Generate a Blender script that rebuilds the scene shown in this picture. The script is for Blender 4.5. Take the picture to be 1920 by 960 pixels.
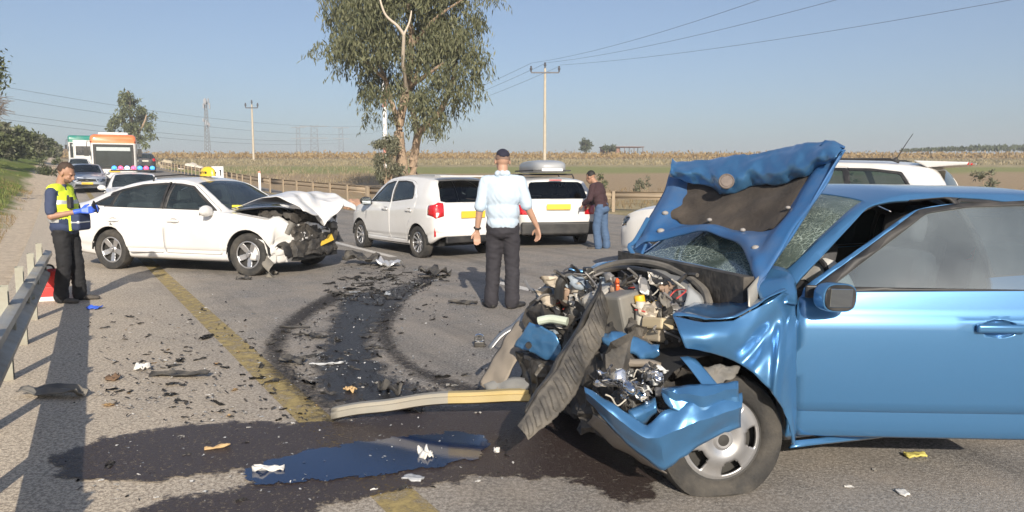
import bpy, bmesh, math, random
import numpy as np
from mathutils import Vector, Matrix, noise as mnoise, geometry as mgeo

for o in list(bpy.data.objects): bpy.data.objects.remove(o)
SC = bpy.context.scene
COL = SC.collection
R = math.radians

# ------------------------------------------------------------------ camera
CAM_H, PITCH, FPX = 1.45, R(6.0), 1397.0
cam = bpy.data.cameras.new('camera'); cam_o = bpy.data.objects.new('camera', cam); COL.objects.link(cam_o)
cam.sensor_width = 36; cam.lens = 36 * FPX / 1920; cam.clip_end = 8000; cam.clip_start = .05
cam_o.location = (0, 0, CAM_H); cam_o.rotation_euler = (R(90) - PITCH, 0, 0)
SC.camera = cam_o
# ------------------------------------------------------------------ sky, sun, exposure
SUN_EL = R(25.0); SUN_DIR = Vector((0.15, -0.989, 0)).normalized()      # towards the sun, horizontally
W = bpy.data.worlds.new('World'); SC.world = W; W.use_nodes = True
nt = W.node_tree; bg = nt.nodes['Background']
sky = nt.nodes.new('ShaderNodeTexSky'); sky.sky_type = 'NISHITA'; sky.sun_disc = False
sky.sun_elevation = SUN_EL; sky.sun_rotation = math.atan2(SUN_DIR.x, SUN_DIR.y)
sky.air_density = 1.0; sky.dust_density = 2.0; sky.ozone_density = 3.0; sky.altitude = 60
hs = nt.nodes.new('ShaderNodeHueSaturation'); hs.inputs['Saturation'].default_value = .95; hs.inputs['Hue'].default_value = .503; nt.links.new(sky.outputs[0], hs.inputs['Color'])
hz = nt.nodes.new('ShaderNodeMix'); hz.data_type = 'RGBA'; hz.inputs[0].default_value = .22; hz.inputs[7].default_value = (3.0, 3.75, 5.6, 1); nt.links.new(hs.outputs[0], hz.inputs[6])   # thin even haze over the whole sky
nt.links.new(hz.outputs[2], bg.inputs[0]); bg.inputs[1].default_value = 0.085
sl = bpy.data.lights.new('sun', 'SUN'); sl.energy = 4.3; sl.angle = R(.55); sl.color = (1.0, .91, .78)
so = bpy.data.objects.new('sun', sl); COL.objects.link(so)
sd = (SUN_DIR * math.cos(SUN_EL) + Vector((0, 0, math.sin(SUN_EL))))
so.rotation_euler = sd.to_track_quat('Z', 'Y').to_euler(); so.location = (0, -10, 30)
SC.view_settings.view_transform = 'Standard'; SC.view_settings.look = 'None'
SC.view_settings.gamma = 1; SC.view_settings.exposure = 0.5
SC.render.engine = 'CYCLES'
SC.render.resolution_x = 1024; SC.render.resolution_y = 512

# ------------------------------------------------------------------ photo pixel -> place
SP, CP = math.sin(PITCH), math.cos(PITCH)
def ray(px, py):
    a = (px - 960) / FPX; b = (480 - py) / FPX
    return Vector((a, CP + b * SP, -SP + b * CP))
def at(px, py, d):                      # the point at forward distance d
    r = ray(px, py); return Vector((0, 0, CAM_H)) + r * (d / r.y)
def softplus(v, w): return w * math.log1p(math.exp(max(-40, min(40, v / w)))) if v / w < 40 else v
def rise(y):                            # the land climbs gently beyond the crash, crests far off
    z = .04 * softplus(y - 20, 3.0)
    return z if y < 200 else .04 * 180 + 1.6 * (1 - math.exp(-(y - 200) * .025))
def gp(px, py, z=0.0):                  # where the ray meets height z (above the land)
    r = ray(px, py); t = (z - CAM_H) / r.z if r.z < 0 else 400
    p = Vector((0, 0, CAM_H)) + r * t
    if p.y > 15 or r.z >= 0:
        lo, hi = 3.0, 400.0
        for _ in range(50):
            m = (lo + hi) / 2
            if CAM_H + r.z / r.y * m > rise(m) + z: lo = m
            else: hi = m
        p = Vector((0, 0, CAM_H)) + r * (lo / r.y); p.z = rise(lo) + z
    return p
RA = R(31.2); RU = Vector((-math.sin(RA), math.cos(RA), 0)); RN = Vector((math.cos(RA), math.sin(RA), 0))
RO = Vector((-.93, 3.93, 0))
def road(s, t, z=0.0):
    p = RO + RU * s + RN * t; p.z = rise(p.y) + z; return p
def st(p): q = Vector((p.x, p.y, 0)) - RO; return q.dot(RU), q.dot(RN)

# ------------------------------------------------------------------ materials
MATS = {}
def nodes(name):
    m = bpy.data.materials.new(name); m.use_nodes = True; t = m.node_tree
    return m, t, t.nodes, t.links, t.nodes['Principled BSDF']
def mat(name, col, rough=.6, metal=0., coat=0., var=.15, vs=8., bump=0., bs=60., spec=.5, dirt=0., dcol=(.30, .25, .19), ds=3.0):
    if name in MATS: return MATS[name]
    m, t, N, L, P = nodes(name)
    tc = N.new('ShaderNodeTexCoord'); nz = N.new('ShaderNodeTexNoise'); nz.inputs['Scale'].default_value = vs; nz.inputs['Detail'].default_value = 5
    L.new(tc.outputs['Object'], nz.inputs['Vector'])
    mx = N.new('ShaderNodeMix'); mx.data_type = 'RGBA'
    mx.inputs[6].default_value = tuple(c * (1 - var) for c in col) + (1,); mx.inputs[7].default_value = tuple(min(1, c * (1 + var)) for c in col) + (1,)
    L.new(nz.outputs['Fac'], mx.inputs[0]); out = mx.outputs[2]
    P.inputs['Roughness'].default_value = rough
    if dirt:
        n2 = N.new('ShaderNodeTexNoise'); n2.inputs['Scale'].default_value = ds; n2.inputs['Detail'].default_value = 8; n2.inputs['Roughness'].default_value = .65
        L.new(tc.outputs['Object'], n2.inputs['Vector'])
        rp = N.new('ShaderNodeMapRange'); rp.inputs[1].default_value = .42; rp.inputs[2].default_value = .72; rp.inputs[3].default_value = 0; rp.inputs[4].default_value = dirt
        L.new(n2.outputs['Fac'], rp.inputs[0])
        m2 = N.new('ShaderNodeMix'); m2.data_type = 'RGBA'; L.new(rp.outputs[0], m2.inputs[0]); L.new(out, m2.inputs[6]); m2.inputs[7].default_value = dcol + (1,)
        out = m2.outputs[2]
        r2 = N.new('ShaderNodeMapRange'); r2.inputs[3].default_value = rough; r2.inputs[4].default_value = min(1, rough + .5); L.new(rp.outputs[0], r2.inputs[0]); L.new(r2.outputs[0], P.inputs['Roughness'])
    L.new(out, P.inputs['Base Color'])
    P.inputs['Metallic'].default_value = metal; P.inputs['Coat Weight'].default_value = coat; P.inputs['Coat Roughness'].default_value = .06
    P.inputs['Specular IOR Level'].default_value = spec
    if bump:
        n3 = N.new('ShaderNodeTexNoise'); n3.inputs['Scale'].default_value = bs; n3.inputs['Detail'].default_value = 4; L.new(tc.outputs['Object'], n3.inputs['Vector'])
        b = N.new('ShaderNodeBump'); b.inputs['Strength'].default_value = bump; b.inputs['Distance'].default_value = .01
        L.new(n3.outputs['Fac'], b.inputs['Height']); L.new(b.outputs[0], P.inputs['Normal'])
    MATS[name] = m; return m
def glass(name, tint, rough=.02, refl=1.0, cracks=0., ior=1.5, film=0., fcol=(.5, .55, .55)):
    if name in MATS: return MATS[name]
    m, t, N, L, P = nodes(name); N.remove(P); out = N['Material Output']
    tr = N.new('ShaderNodeBsdfTransparent'); tr.inputs[0].default_value = tint + (1,)
    gl = N.new('ShaderNodeBsdfGlossy'); gl.inputs['Roughness'].default_value = rough; gl.inputs[0].default_value = (refl, refl, refl, 1)
    fr = N.new('ShaderNodeFresnel'); fr.inputs[0].default_value = ior
    mx = N.new('ShaderNodeMixShader'); L.new(fr.outputs[0], mx.inputs[0]); L.new(tr.outputs[0], mx.inputs[1]); L.new(gl.outputs[0], mx.inputs[2])
    res = mx.outputs[0]
    if film:            # pale diffuse film, painting a sky reflection onto the pane
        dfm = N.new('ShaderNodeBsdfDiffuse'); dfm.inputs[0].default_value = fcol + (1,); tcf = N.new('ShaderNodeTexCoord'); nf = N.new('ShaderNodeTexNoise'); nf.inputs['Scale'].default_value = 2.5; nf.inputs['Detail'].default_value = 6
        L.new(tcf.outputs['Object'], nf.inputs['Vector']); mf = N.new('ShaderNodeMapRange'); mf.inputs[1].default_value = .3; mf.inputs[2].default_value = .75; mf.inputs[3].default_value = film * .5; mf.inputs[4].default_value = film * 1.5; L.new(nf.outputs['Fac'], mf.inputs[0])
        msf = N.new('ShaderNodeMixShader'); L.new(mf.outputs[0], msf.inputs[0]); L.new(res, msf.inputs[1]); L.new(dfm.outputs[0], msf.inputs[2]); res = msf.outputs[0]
    if cracks:
        tc = N.new('ShaderNodeTexCoord')
        fac = None
        for sc_, th, str_ in ((26, .05, .9), (70, .09, .55)):
            v = N.new('ShaderNodeTexVoronoi'); v.feature = 'DISTANCE_TO_EDGE'; v.inputs['Scale'].default_value = sc_
            nz = N.new('ShaderNodeTexNoise'); nz.inputs['Scale'].default_value = 2.2; nz.inputs['Detail'].default_value = 6
            ad = N.new('ShaderNodeMixRGB'); ad.blend_type = 'ADD'; ad.inputs[0].default_value = .35
            L.new(tc.outputs['Object'], nz.inputs['Vector']); L.new(tc.outputs['Object'], ad.inputs[1]); L.new(nz.outputs['Color'], ad.inputs[2]); L.new(ad.outputs[0], v.inputs['Vector'])
            mr = N.new('ShaderNodeMapRange'); mr.inputs[1].default_value = 0; mr.inputs[2].default_value = th; mr.inputs[3].default_value = str_; mr.inputs[4].default_value = 0
            L.new(v.outputs[0], mr.inputs[0])
            msk = N.new('ShaderNodeTexNoise'); msk.inputs['Scale'].default_value = 3.1 + sc_ * .02; msk.inputs['Detail'].default_value = 3; L.new(tc.outputs['Object'], msk.inputs['Vector'])
            mk = N.new('ShaderNodeMapRange'); mk.inputs[1].default_value = .40; mk.inputs[2].default_value = .62; L.new(msk.outputs['Fac'], mk.inputs[0])
            mu = N.new('ShaderNodeMath'); mu.operation = 'MULTIPLY'; L.new(mr.outputs[0], mu.inputs[0]); L.new(mk.outputs[0], mu.inputs[1])
            if fac is None: fac = mu.outputs[0]
            else:
                mm = N.new('ShaderNodeMath'); mm.operation = 'MAXIMUM'; L.new(fac, mm.inputs[0]); L.new(mu.outputs[0], mm.inputs[1]); fac = mm.outputs[0]
        sc2 = N.new('ShaderNodeMath'); sc2.operation = 'MULTIPLY'; sc2.inputs[1].default_value = cracks; L.new(fac, sc2.inputs[0])
        df = N.new('ShaderNodeBsdfPrincipled'); df.inputs['Base Color'].default_value = (.62, .74, .68, 1); df.inputs['Roughness'].default_value = .25
        m2 = N.new('ShaderNodeMixShader'); L.new(sc2.outputs[0], m2.inputs[0]); L.new(res, m2.inputs[1]); L.new(df.outputs[0], m2.inputs[2]); res = m2.outputs[0]
    L.new(res, out.inputs[0]); MATS[name] = m; return m
def leafmat(name, c1, c2, rough=.55):
    if name in MATS: return MATS[name]
    m, t, N, L, P = nodes(name)
    ge = N.new('ShaderNodeNewGeometry'); mx = N.new('ShaderNodeMix'); mx.data_type = 'RGBA'
    mx.inputs[6].default_value = c1 + (1,); mx.inputs[7].default_value = c2 + (1,)
    L.new(ge.outputs['Random Per Island'], mx.inputs[0]); L.new(mx.outputs[2], P.inputs['Base Color'])
    P.inputs['Roughness'].default_value = rough; P.inputs['Specular IOR Level'].default_value = .25
    tl = N.new('ShaderNodeBsdfTranslucent'); L.new(mx.outputs[2], tl.inputs[0])
    ms = N.new('ShaderNodeMixShader'); ms.inputs[0].default_value = .25
    L.new(P.outputs[0], ms.inputs[1]); L.new(tl.outputs[0], ms.inputs[2]); L.new(ms.outputs[0], N['Material Output'].inputs[0])
    MATS[name] = m; return m
def emit(name, col, st_=1.0):
    if name in MATS: return MATS[name]
    m, t, N, L, P = nodes(name); P.inputs['Base Color'].default_value = col + (1,); P.inputs['Emission Color'].default_value = col + (1,)
    P.inputs['Emission Strength'].default_value = st_; P.inputs['Roughness'].default_value = .15
    MATS[name] = m; return m

# ------------------------------------------------------------------ objects
def tag(o, label, cat, group=None):
    o['label'] = label; o['category'] = cat
    if group: o['group'] = group
    return o
def struct(o): o['kind'] = 'structure'; return o
def stuff(o, label=None, cat=None):
    o['kind'] = 'stuff'
    if label: o['label'] = label; o['category'] = cat
    return o
def thing(name, label, cat, loc=(0, 0, 0), rz=0., group=None):
    o = bpy.data.objects.new(name, None); COL.objects.link(o); o.location = loc; o.rotation_euler = (0, 0, rz); o.empty_display_size = .2
    return tag(o, label, cat, group)
def link(name, me, m=None, parent=None):
    o = bpy.data.objects.new(name, me); COL.objects.link(o)
    if m is not None:
        for k in (m if isinstance(m, (list, tuple)) else [m]): me.materials.append(k)
    if parent is not None: o.parent = parent
    return o
def from_bm(name, bm, m=None, parent=None, smooth=35):
    me = bpy.data.meshes.new(name); bm.normal_update(); bm.to_mesh(me); bm.free()
    if smooth:
        me.shade_smooth(); me.set_sharp_from_angle(angle=R(smooth))
    return link(name, me, m, parent)
def from_py(name, v, f, m=None, parent=None, smooth=0):
    me = bpy.data.meshes.new(name); me.from_pydata([tuple(p) for p in v], [], f); me.update()
    if smooth: me.shade_smooth(); me.set_sharp_from_angle(angle=R(smooth))
    return link(name, me, m, parent)
def solid(o, th, off=-1.):
    s = o.modifiers.new('thickness', 'SOLIDIFY'); s.thickness = th; s.offset = off; return o
def bevel(o, w, seg=2):
    b = o.modifiers.new('bevel', 'BEVEL'); b.width = w; b.segments = seg; b.limit_method = 'ANGLE'; b.angle_limit = R(35); return o
def bx(bm, c, s, rot=None, mi=0):
    M = Matrix.Translation(c) @ (rot.to_4x4() if rot is not None else Matrix.Identity(4)) @ Matrix.Diagonal((s[0], s[1], s[2], 1))
    r = bmesh.ops.create_cube(bm, size=1.0, matrix=M)
    if mi:
        for f in {f for v in r['verts'] for f in v.link_faces}: f.material_index = mi
    return r['verts']
def cyl(bm, p, q, r1, r2=None, n=12, cap=True):
    p, q = Vector(p), Vector(q); d = q - p; r2 = r1 if r2 is None else r2
    M = Matrix.Translation((p + q) / 2) @ d.to_track_quat('Z', 'Y').to_matrix().to_4x4()
    return bmesh.ops.create_cone(bm, cap_ends=cap, segments=n, radius1=r1, radius2=r2, depth=d.length, matrix=M)['verts']
def sph(bm, c, r, sub=2, sc=(1, 1, 1), rot=None):
    M = Matrix.Translation(c) @ (rot.to_4x4() if rot is not None else Matrix.Identity(4)) @ Matrix.Diagonal((sc[0], sc[1], sc[2], 1))
    return bmesh.ops.create_icosphere(bm, subdivisions=sub, radius=r, matrix=M)['verts']
def tube(bm, pts, rad, n=8, closed=False):
    pts = [Vector(p) for p in pts]; rings = []
    m = len(pts); up = Vector((0, 0, 1))
    for i, p in enumerate(pts):
        d = (pts[min(i + 1, m - 1)] - pts[max(i - 1, 0)]); d = d.normalized() if d.length > 1e-9 else Vector((1, 0, 0))
        a = d.cross(up)
        if a.length < .05: a = d.cross(Vector((1, 0, 0)))
        a.normalize(); b = a.cross(d).normalized(); r = rad[i] if isinstance(rad, (list, tuple)) else rad
        rings.append([bm.verts.new(p + (a * math.cos(2 * math.pi * k / n) + b * math.sin(2 * math.pi * k / n)) * r) for k in range(n)])
    for i in range(m - 1):
        for k in range(n):
            bm.faces.new((rings[i][k], rings[i][(k + 1) % n], rings[i + 1][(k + 1) % n], rings[i + 1][k]))
    bm.faces.new(rings[0]); bm.faces.new(rings[-1][::-1])
def lathe(bm, prof, n=32, axis='y', c=(0, 0, 0)):
    rings = []
    for (r, h) in prof:
        ring = []
        for k in range(n):
            a = 2 * math.pi * k / n; u, v = r * math.cos(a), r * math.sin(a)
            p = (u, h, v) if axis == 'y' else ((u, v, h) if axis == 'z' else (h, u, v))
            ring.append(bm.verts.new(Vector(p) + Vector(c)))
        rings.append(ring)
    for i in range(len(rings) - 1):
        for k in range(n): bm.faces.new((rings[i][k], rings[i][(k + 1) % n], rings[i + 1][(k + 1) % n], rings[i + 1][k]))
    bmesh.ops.recalc_face_normals(bm, faces=bm.faces[:])
    return rings
def rnd(a, b): return random.uniform(a, b)
def spline(pts, n=8):
    P = [Vector(p) for p in pts]; out = []
    for i in range(len(P) - 1):
        a = P[max(i - 1, 0)]; b = P[i]; c = P[i + 1]; d = P[min(i + 2, len(P) - 1)]
        for k in range(n):
            t = k / n
            out.append(.5 * ((2 * b) + (c - a) * t + (2 * a - 5 * b + 4 * c - d) * t * t + (3 * b - a - 3 * c + d) * t ** 3))
    out.append(P[-1]); return out
def inpoly(x, y, poly):
    c = False; j = len(poly) - 1
    for i in range(len(poly)):
        xi, yi = poly[i]; xj, yj = poly[j]
        if (yi > y) != (yj > y) and x < (xj - xi) * (y - yi) / (yj - yi) + xi: c = not c
        j = i
    return c
def fillpoly(name, pts3, m, parent=None, cell=None):       # a flat ground patch from an outline
    tri = mgeo.tessellate_polygon([pts3]); return from_py(name, pts3, [tuple(t)[::1] for t in tri], m, parent)
def clone(o, parent=None):
    c = o.copy(); COL.objects.link(c); c.parent = parent
    for ch in o.children: clone(ch, c)
    return c
# ================================================================== the land, the road, the stains
random.seed(11)
def hill(s, t, x, y):                   # bank on the left of the road, slight ditch on the right
    h = 0.
    if t < -2.6:
        k = -t - 2.6; h += .42 * min(k, 7) + .04 * max(0, min(k - 7, 20))
        h = h * min(1, max(.12, (y - 9) / 20))
        h += .12 * mnoise.noise(Vector((x * .35, y * .35, 0))) * min(1, k / 2)
    if t > 16: h -= 0.0
    return h
def land():
    xs = sorted(set([round(v, 2) for v in list(np.arange(-26, 26, .8)) + list(np.arange(-90, 90, 4.)) + list(np.arange(-500, 501, 40.)) + [-1500, -900, 900, 1500]]))
    ys = sorted(set([round(v, 2) for v in list(np.arange(-14, 40, .8)) + list(np.arange(40, 240, 4.)) + [260, 300, 360, 440, 600, 900, 1500, 2600]]))
    v = []; f = []
    for y in ys:
        for x in xs:
            s, t = st(Vector((x, y, 0)))
            z = rise(y) + hill(s, t, x, y) - (.06 if -2.2 < t < 14 else .03)
            if t > 14.5: z += .06 * mnoise.noise(Vector((x * .2, y * .2, 3)))
            v.append((x, y, z))
    nx = len(xs)
    for j in range(len(ys) - 1):
        for i in range(nx - 1): f.append((j * nx + i, j * nx + i + 1, (j + 1) * nx + i + 1, (j + 1) * nx + i))
    return v, f
def ground_material():
    m, t, N, L, P = nodes('field_soil'); P.inputs['Roughness'].default_value = .95; P.inputs['Specular IOR Level'].default_value = .15
    ge = N.new('ShaderNodeNewGeometry'); pos = ge.outputs['Position']
    def nz(scale, det=6, rough=.6):
        n = N.new('ShaderNodeTexNoise'); n.inputs['Scale'].default_value = scale; n.inputs['Detail'].default_value = det; n.inputs['Roughness'].default_value = rough; L.new(pos, n.inputs['Vector']); return n.outputs['Fac']
    def mr(src, a, b, c=0., d=1.):
        n = N.new('ShaderNodeMapRange'); n.interpolation_type = 'SMOOTHSTEP'; n.inputs[1].default_value = a; n.inputs[2].default_value = b; n.inputs[3].default_value = c; n.inputs[4].default_value = d; L.new(src, n.inputs[0]); return n.outputs[0]
    def mix(fac, a, b):
        n = N.new('ShaderNodeMix'); n.data_type = 'RGBA'
        if isinstance(fac, float): n.inputs[0].default_value = fac
        else: L.new(fac, n.inputs[0])
        for i, c in ((6, a), (7, b)):
            if isinstance(c, tuple): n.inputs[i].default_value = c + (1,)
            else: L.new(c, n.inputs[i])
        return n.outputs[2]
    def mth(op, a, b):
        n = N.new('ShaderNodeMath'); n.operation = op
        for i, c in ((0, a), (1, b)):
            if isinstance(c, (int, float)): n.inputs[i].default_value = c
            else: L.new(c, n.inputs[i])
        return n.outputs[0]
    sx = N.new('ShaderNodeSeparateXYZ'); L.new(pos, sx.inputs[0]); X, Y = sx.outputs[0], sx.outputs[1]
    big = nz(.05, 5); mid = nz(.6); fine = nz(7, 8, .7); vf = nz(38, 4, .7)
    T = mth('ADD', mth('MULTIPLY', mth('ADD', X, -RO.x), RN.x), mth('MULTIPLY', mth('ADD', Y, -RO.y), RN.y))
    Yw = mth('ADD', Y, mth('MULTIPLY', mth('ADD', big, -.5), 26.0))
    Yw = mth('ADD', Yw, mth('MULTIPLY', mth('ADD', mid, -.5), 5.0))
    soil = mix(mr(fine, .3, .7), (.30, .215, .13), (.41, .31, .195))
    straw = mix(mr(fine, .3, .7), (.33, .265, .155), (.47, .385, .235))
    straw = mix(mr(mid, .42, .62), straw, (.27, .23, .125))
    green = mix(mr(fine, .3, .7), (.20, .215, .075), (.30, .29, .125))
    # right hand fields: verge, ploughed soil, green strip, dry scrub, autumn vines
    c = mix(mr(Yw, 30, 36), straw, soil)
    c = mix(mr(Yw, 62, 70), c, green)
    c = mix(mr(Yw, 82, 94), c, straw)
    c = mix(mr(Yw, 135, 150), c, (.27, .19, .105))
    c = mix(mr(Yw, 330, 420), c, (.18, .16, .08))
    # left bank: sand and gravel by the rail, dry grass, green slope
    sand = mix(mr(fine, .3, .72), (.50, .40, .29), (.74, .62, .47)); sand = mix(mr(vf, .60, .8), sand, (.36, .28, .20))
    dry = mix(mr(mid, .4, .65), straw, sand)
    gr = mix(mr(mid, .48, .72), (.15, .19, .045), straw)
    Sd = mth('ADD', mth('MULTIPLY', mth('ADD', X, -RO.x), RU.x), mth('MULTIPLY', mth('ADD', Y, -RO.y), RU.y))
    lf = mix(mr(mth('ADD', T, mth('MULTIPLY', mth('ADD', mid, -.5), -2.5)), -3.2, -4.6), sand, dry)
    lf = mix(mth('MULTIPLY', mr(mth('ADD', T, mth('MULTIPLY', mth('ADD', mid, -.5), 1.6)), -2.5, -3.1), mr(Sd, 11, 17)), lf, gr)
    lf = mix(mr(mth('ADD', T, mth('MULTIPLY', mth('ADD', mid, -.5), 4)), -12.5, -16), lf, straw)
    c = mix(mr(T, -1.2, -1.0), lf, c)
    L.new(c, P.inputs['Base Color'])
    b = N.new('ShaderNodeBump'); b.inputs['Strength'].default_value = .9; b.inputs['Distance'].default_value = .05
    L.new(mth('ADD', fine, mth('MULTIPLY', vf, .5)), b.inputs['Height']); L.new(b.outputs[0], P.inputs['Normal'])
    return m
v, f = land(); g = from_py('ground', v, f, ground_material(), smooth=60); struct(g)

def road_material():
    m, t, N, L, P = nodes('asphalt'); P.inputs['Specular IOR Level'].default_value = .3
    ge = N.new('ShaderNodeNewGeometry'); pos = ge.outputs['Position']
    mp = N.new('ShaderNodeMapping'); mp.vector_type = 'POINT'; mp.inputs['Rotation'].default_value = (0, 0, -RA); L.new(pos, mp.inputs[0])
    st_ = N.new('ShaderNodeMapping'); st_.inputs['Scale'].default_value = (1.6, .10, 1); L.new(mp.outputs[0], st_.inputs[0])
    def nz(scale, det=6, rough=.6, vec=pos):
        n = N.new('ShaderNodeTexNoise'); n.inputs['Scale'].default_value = scale; n.inputs['Detail'].default_value = det; n.inputs['Roughness'].default_value = rough; L.new(vec, n.inputs['Vector']); return n.outputs['Fac']
    def mr(src, a, b, c=0., d=1.):
        n = N.new('ShaderNodeMapRange'); n.inputs[1].default_value = a; n.inputs[2].default_value = b; n.inputs[3].default_value = c; n.inputs[4].default_value = d; L.new(src, n.inputs[0]); return n.outputs[0]
    def mix(fac, a, b, bt='MIX'):
        n = N.new('ShaderNodeMix'); n.data_type = 'RGBA'; n.blend_type = bt
        if isinstance(fac, float): n.inputs[0].default_value = fac
        else: L.new(fac, n.inputs[0])
        for i, c in ((6, a), (7, b)):
            if isinstance(c, tuple): n.inputs[i].default_value = c + (1,)
            else: L.new(c, n.inputs[i])
        return n.outputs[2]
    fine = nz(230, 2, .8); grain = nz(70, 5, .75); mid = nz(1.4, 7, .65); streak = nz(1.3, 5, .6, st_.outputs[0])
    c = mix(mr(fine, .34, .68), (.155, .146, .136), (.30, .282, .26))
    vo = N.new('ShaderNodeTexVoronoi'); vo.inputs['Scale'].default_value = 120; L.new(pos, vo.inputs['Vector'])
    c = mix(mr(vo.outputs['Distance'], .05, .22, .75, 0.), c, (.34, .31, .27))
    sp1 = nz(48, 3, .85); c = mix(mr(sp1, .51, .60, 0, .75), c, (.07, .064, .058)); c = mix(mr(sp1, .48, .40, 0, .7), c, (.44, .41, .37))
    c = mix(mr(grain, .53, .62, 0, .6), c, (.085, .08, .074))
    c = mix(mr(mid, .36, .66, .0, .55), c, (.36, .305, .245))       # dust film
    c = mix(mr(streak, .50, .70, 0., .45), c, (.09, .083, .076))    # wheel paths
    sx = N.new('ShaderNodeSeparateXYZ'); L.new(pos, sx.inputs[0])
    def mth(op, a, b):
        n = N.new('ShaderNodeMath'); n.operation = op
        for i, k in ((0, a), (1, b)):
            if isinstance(k, (int, float)): n.inputs[i].default_value = k
            else: L.new(k, n.inputs[i])
        return n.outputs[0]
    T = mth('ADD', mth('MULTIPLY', mth('ADD', sx.outputs[0], -RO.x), RN.x), mth('MULTIPLY', mth('ADD', sx.outputs[1], -RO.y), RN.y))
    Tn = mth('ADD', T, mth('MULTIPLY', mth('ADD', nz(2.2, 6, .65), -.5), 1.5))
    c = mix(mr(Tn, .7, -1.3, 0, .9), c, mix(mr(sp1, .42, .58), (.70, .60, .46), (.33, .27, .21)))   # sand washed over the hard shoulder
    # fine cracks
    v2 = N.new('ShaderNodeTexVoronoi'); v2.feature = 'DISTANCE_TO_EDGE'; v2.inputs['Scale'].default_value = .75
    wv = N.new('ShaderNodeMixRGB'); wv.blend_type = 'ADD'; wv.inputs[0].default_value = .5
    nn = N.new('ShaderNodeTexNoise'); nn.inputs['Scale'].default_value = 1.6; nn.inputs['Detail'].default_value = 8; L.new(pos, nn.inputs['Vector'])
    L.new(pos, wv.inputs[1]); L.new(nn.outputs['Color'], wv.inputs[2]); L.new(wv.outputs[0], v2.inputs['Vector'])
    c = mix(mr(v2.outputs[0], .0, .006, .28, 0.), c, (.05, .047, .044))
    L.new(c, P.inputs['Base Color']); P.inputs['Roughness'].default_value = .88
    b = N.new('ShaderNodeBump'); b.inputs['Strength'].default_value = .45; b.inputs['Distance'].default_value = .004
    L.new(mth('ADD', fine, mth('MULTIPLY', vo.outputs['Distance'], 1.2)), b.inputs['Height']); L.new(b.outputs[0], P.inputs['Normal'])
    return m
v = []; f = []
ss = list(np.arange(-22, 60, 1.0)) + list(np.arange(60, 260, 5.))
for s in ss:
    k = min(1, max(0, (30 - s) / 12)); k = k * k * (3 - 2 * k)
    tr = 8.7 + 6.0 * k
    for i in range(13):
        t = -2.0 + (tr + 2.0) * i / 12 if i else -1.9
        v.append(road(s, t, 0.0))
for j in range(len(ss) - 1):
    for i in range(12): f.append((j * 13 + i, j * 13 + i + 1, (j + 1) * 13 + i + 1, (j + 1) * 13 + i))
struct(from_py('road', v, f, road_material(), smooth=60))

def paint_material(name, col, wear, seed):
    m, t, N, L, P = nodes(name); P.inputs['Roughness'].default_value = .8
    ge = N.new('ShaderNodeNewGeometry')
    n = N.new('ShaderNodeTexNoise'); n.inputs['Scale'].default_value = 9; n.inputs['Detail'].default_value = 9; n.inputs['Roughness'].default_value = .75; L.new(ge.outputs['Position'], n.inputs['Vector'])
    r = N.new('ShaderNodeMapRange'); r.inputs[1].default_value = wear - .13; r.inputs[2].default_value = wear + .13; L.new(n.outputs['Fac'], r.inputs[0])
    n2 = N.new('ShaderNodeTexNoise'); n2.inputs['Scale'].default_value = 70; n2.inputs['Detail'].default_value = 3; L.new(ge.outputs['Position'], n2.inputs['Vector'])
    mx = N.new('ShaderNodeMix'); mx.data_type = 'RGBA'; mx.inputs[6].default_value = tuple(c * .72 for c in col) + (1,); mx.inputs[7].default_value = col + (1,); L.new(n2.outputs['Fac'], mx.inputs[0]); L.new(mx.outputs[2], P.inputs['Base Color'])
    tr = N.new('ShaderNodeBsdfTransparent'); ms = N.new('ShaderNodeMixShader'); L.new(r.outputs[0], ms.inputs[0]); L.new(tr.outputs[0], ms.inputs[1]); L.new(P.outputs[0], ms.inputs[2]); L.new(ms.outputs[0], N['Material Output'].inputs[0])
    return m
YP = paint_material('worn_yellow_paint', (.46, .35, .14), .46, 1); WP = paint_material('worn_white_paint', (.66, .63, .58), .36, 2)
def strip(name, s0, s1, t0, w, m, z=.004, bend=0.):
    n = max(2, int((s1 - s0) / .8)); v = []; f = []
    for i in range(n + 1):
        s = s0 + (s1 - s0) * i / n
        for e in (-.5, .5): v.append(road(s, t0 + e * w, z))
    for i in range(n): f.append((2 * i, 2 * i + 1, 2 * i + 3, 2 * i + 2))
    return struct(from_py(name, v, f, m))
strip('road_edge_line', -12, 150, 0.0, .20, YP); strip('road_edge_line', 22, 150, 7.75, .20, YP)
for k in range(-1, 18): strip('road_centre_dash', 1.4 + k * 7.4 + (.0 if k else 0), 1.4 + k * 7.4 + 3.6, 3.9, .15, WP)

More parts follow.
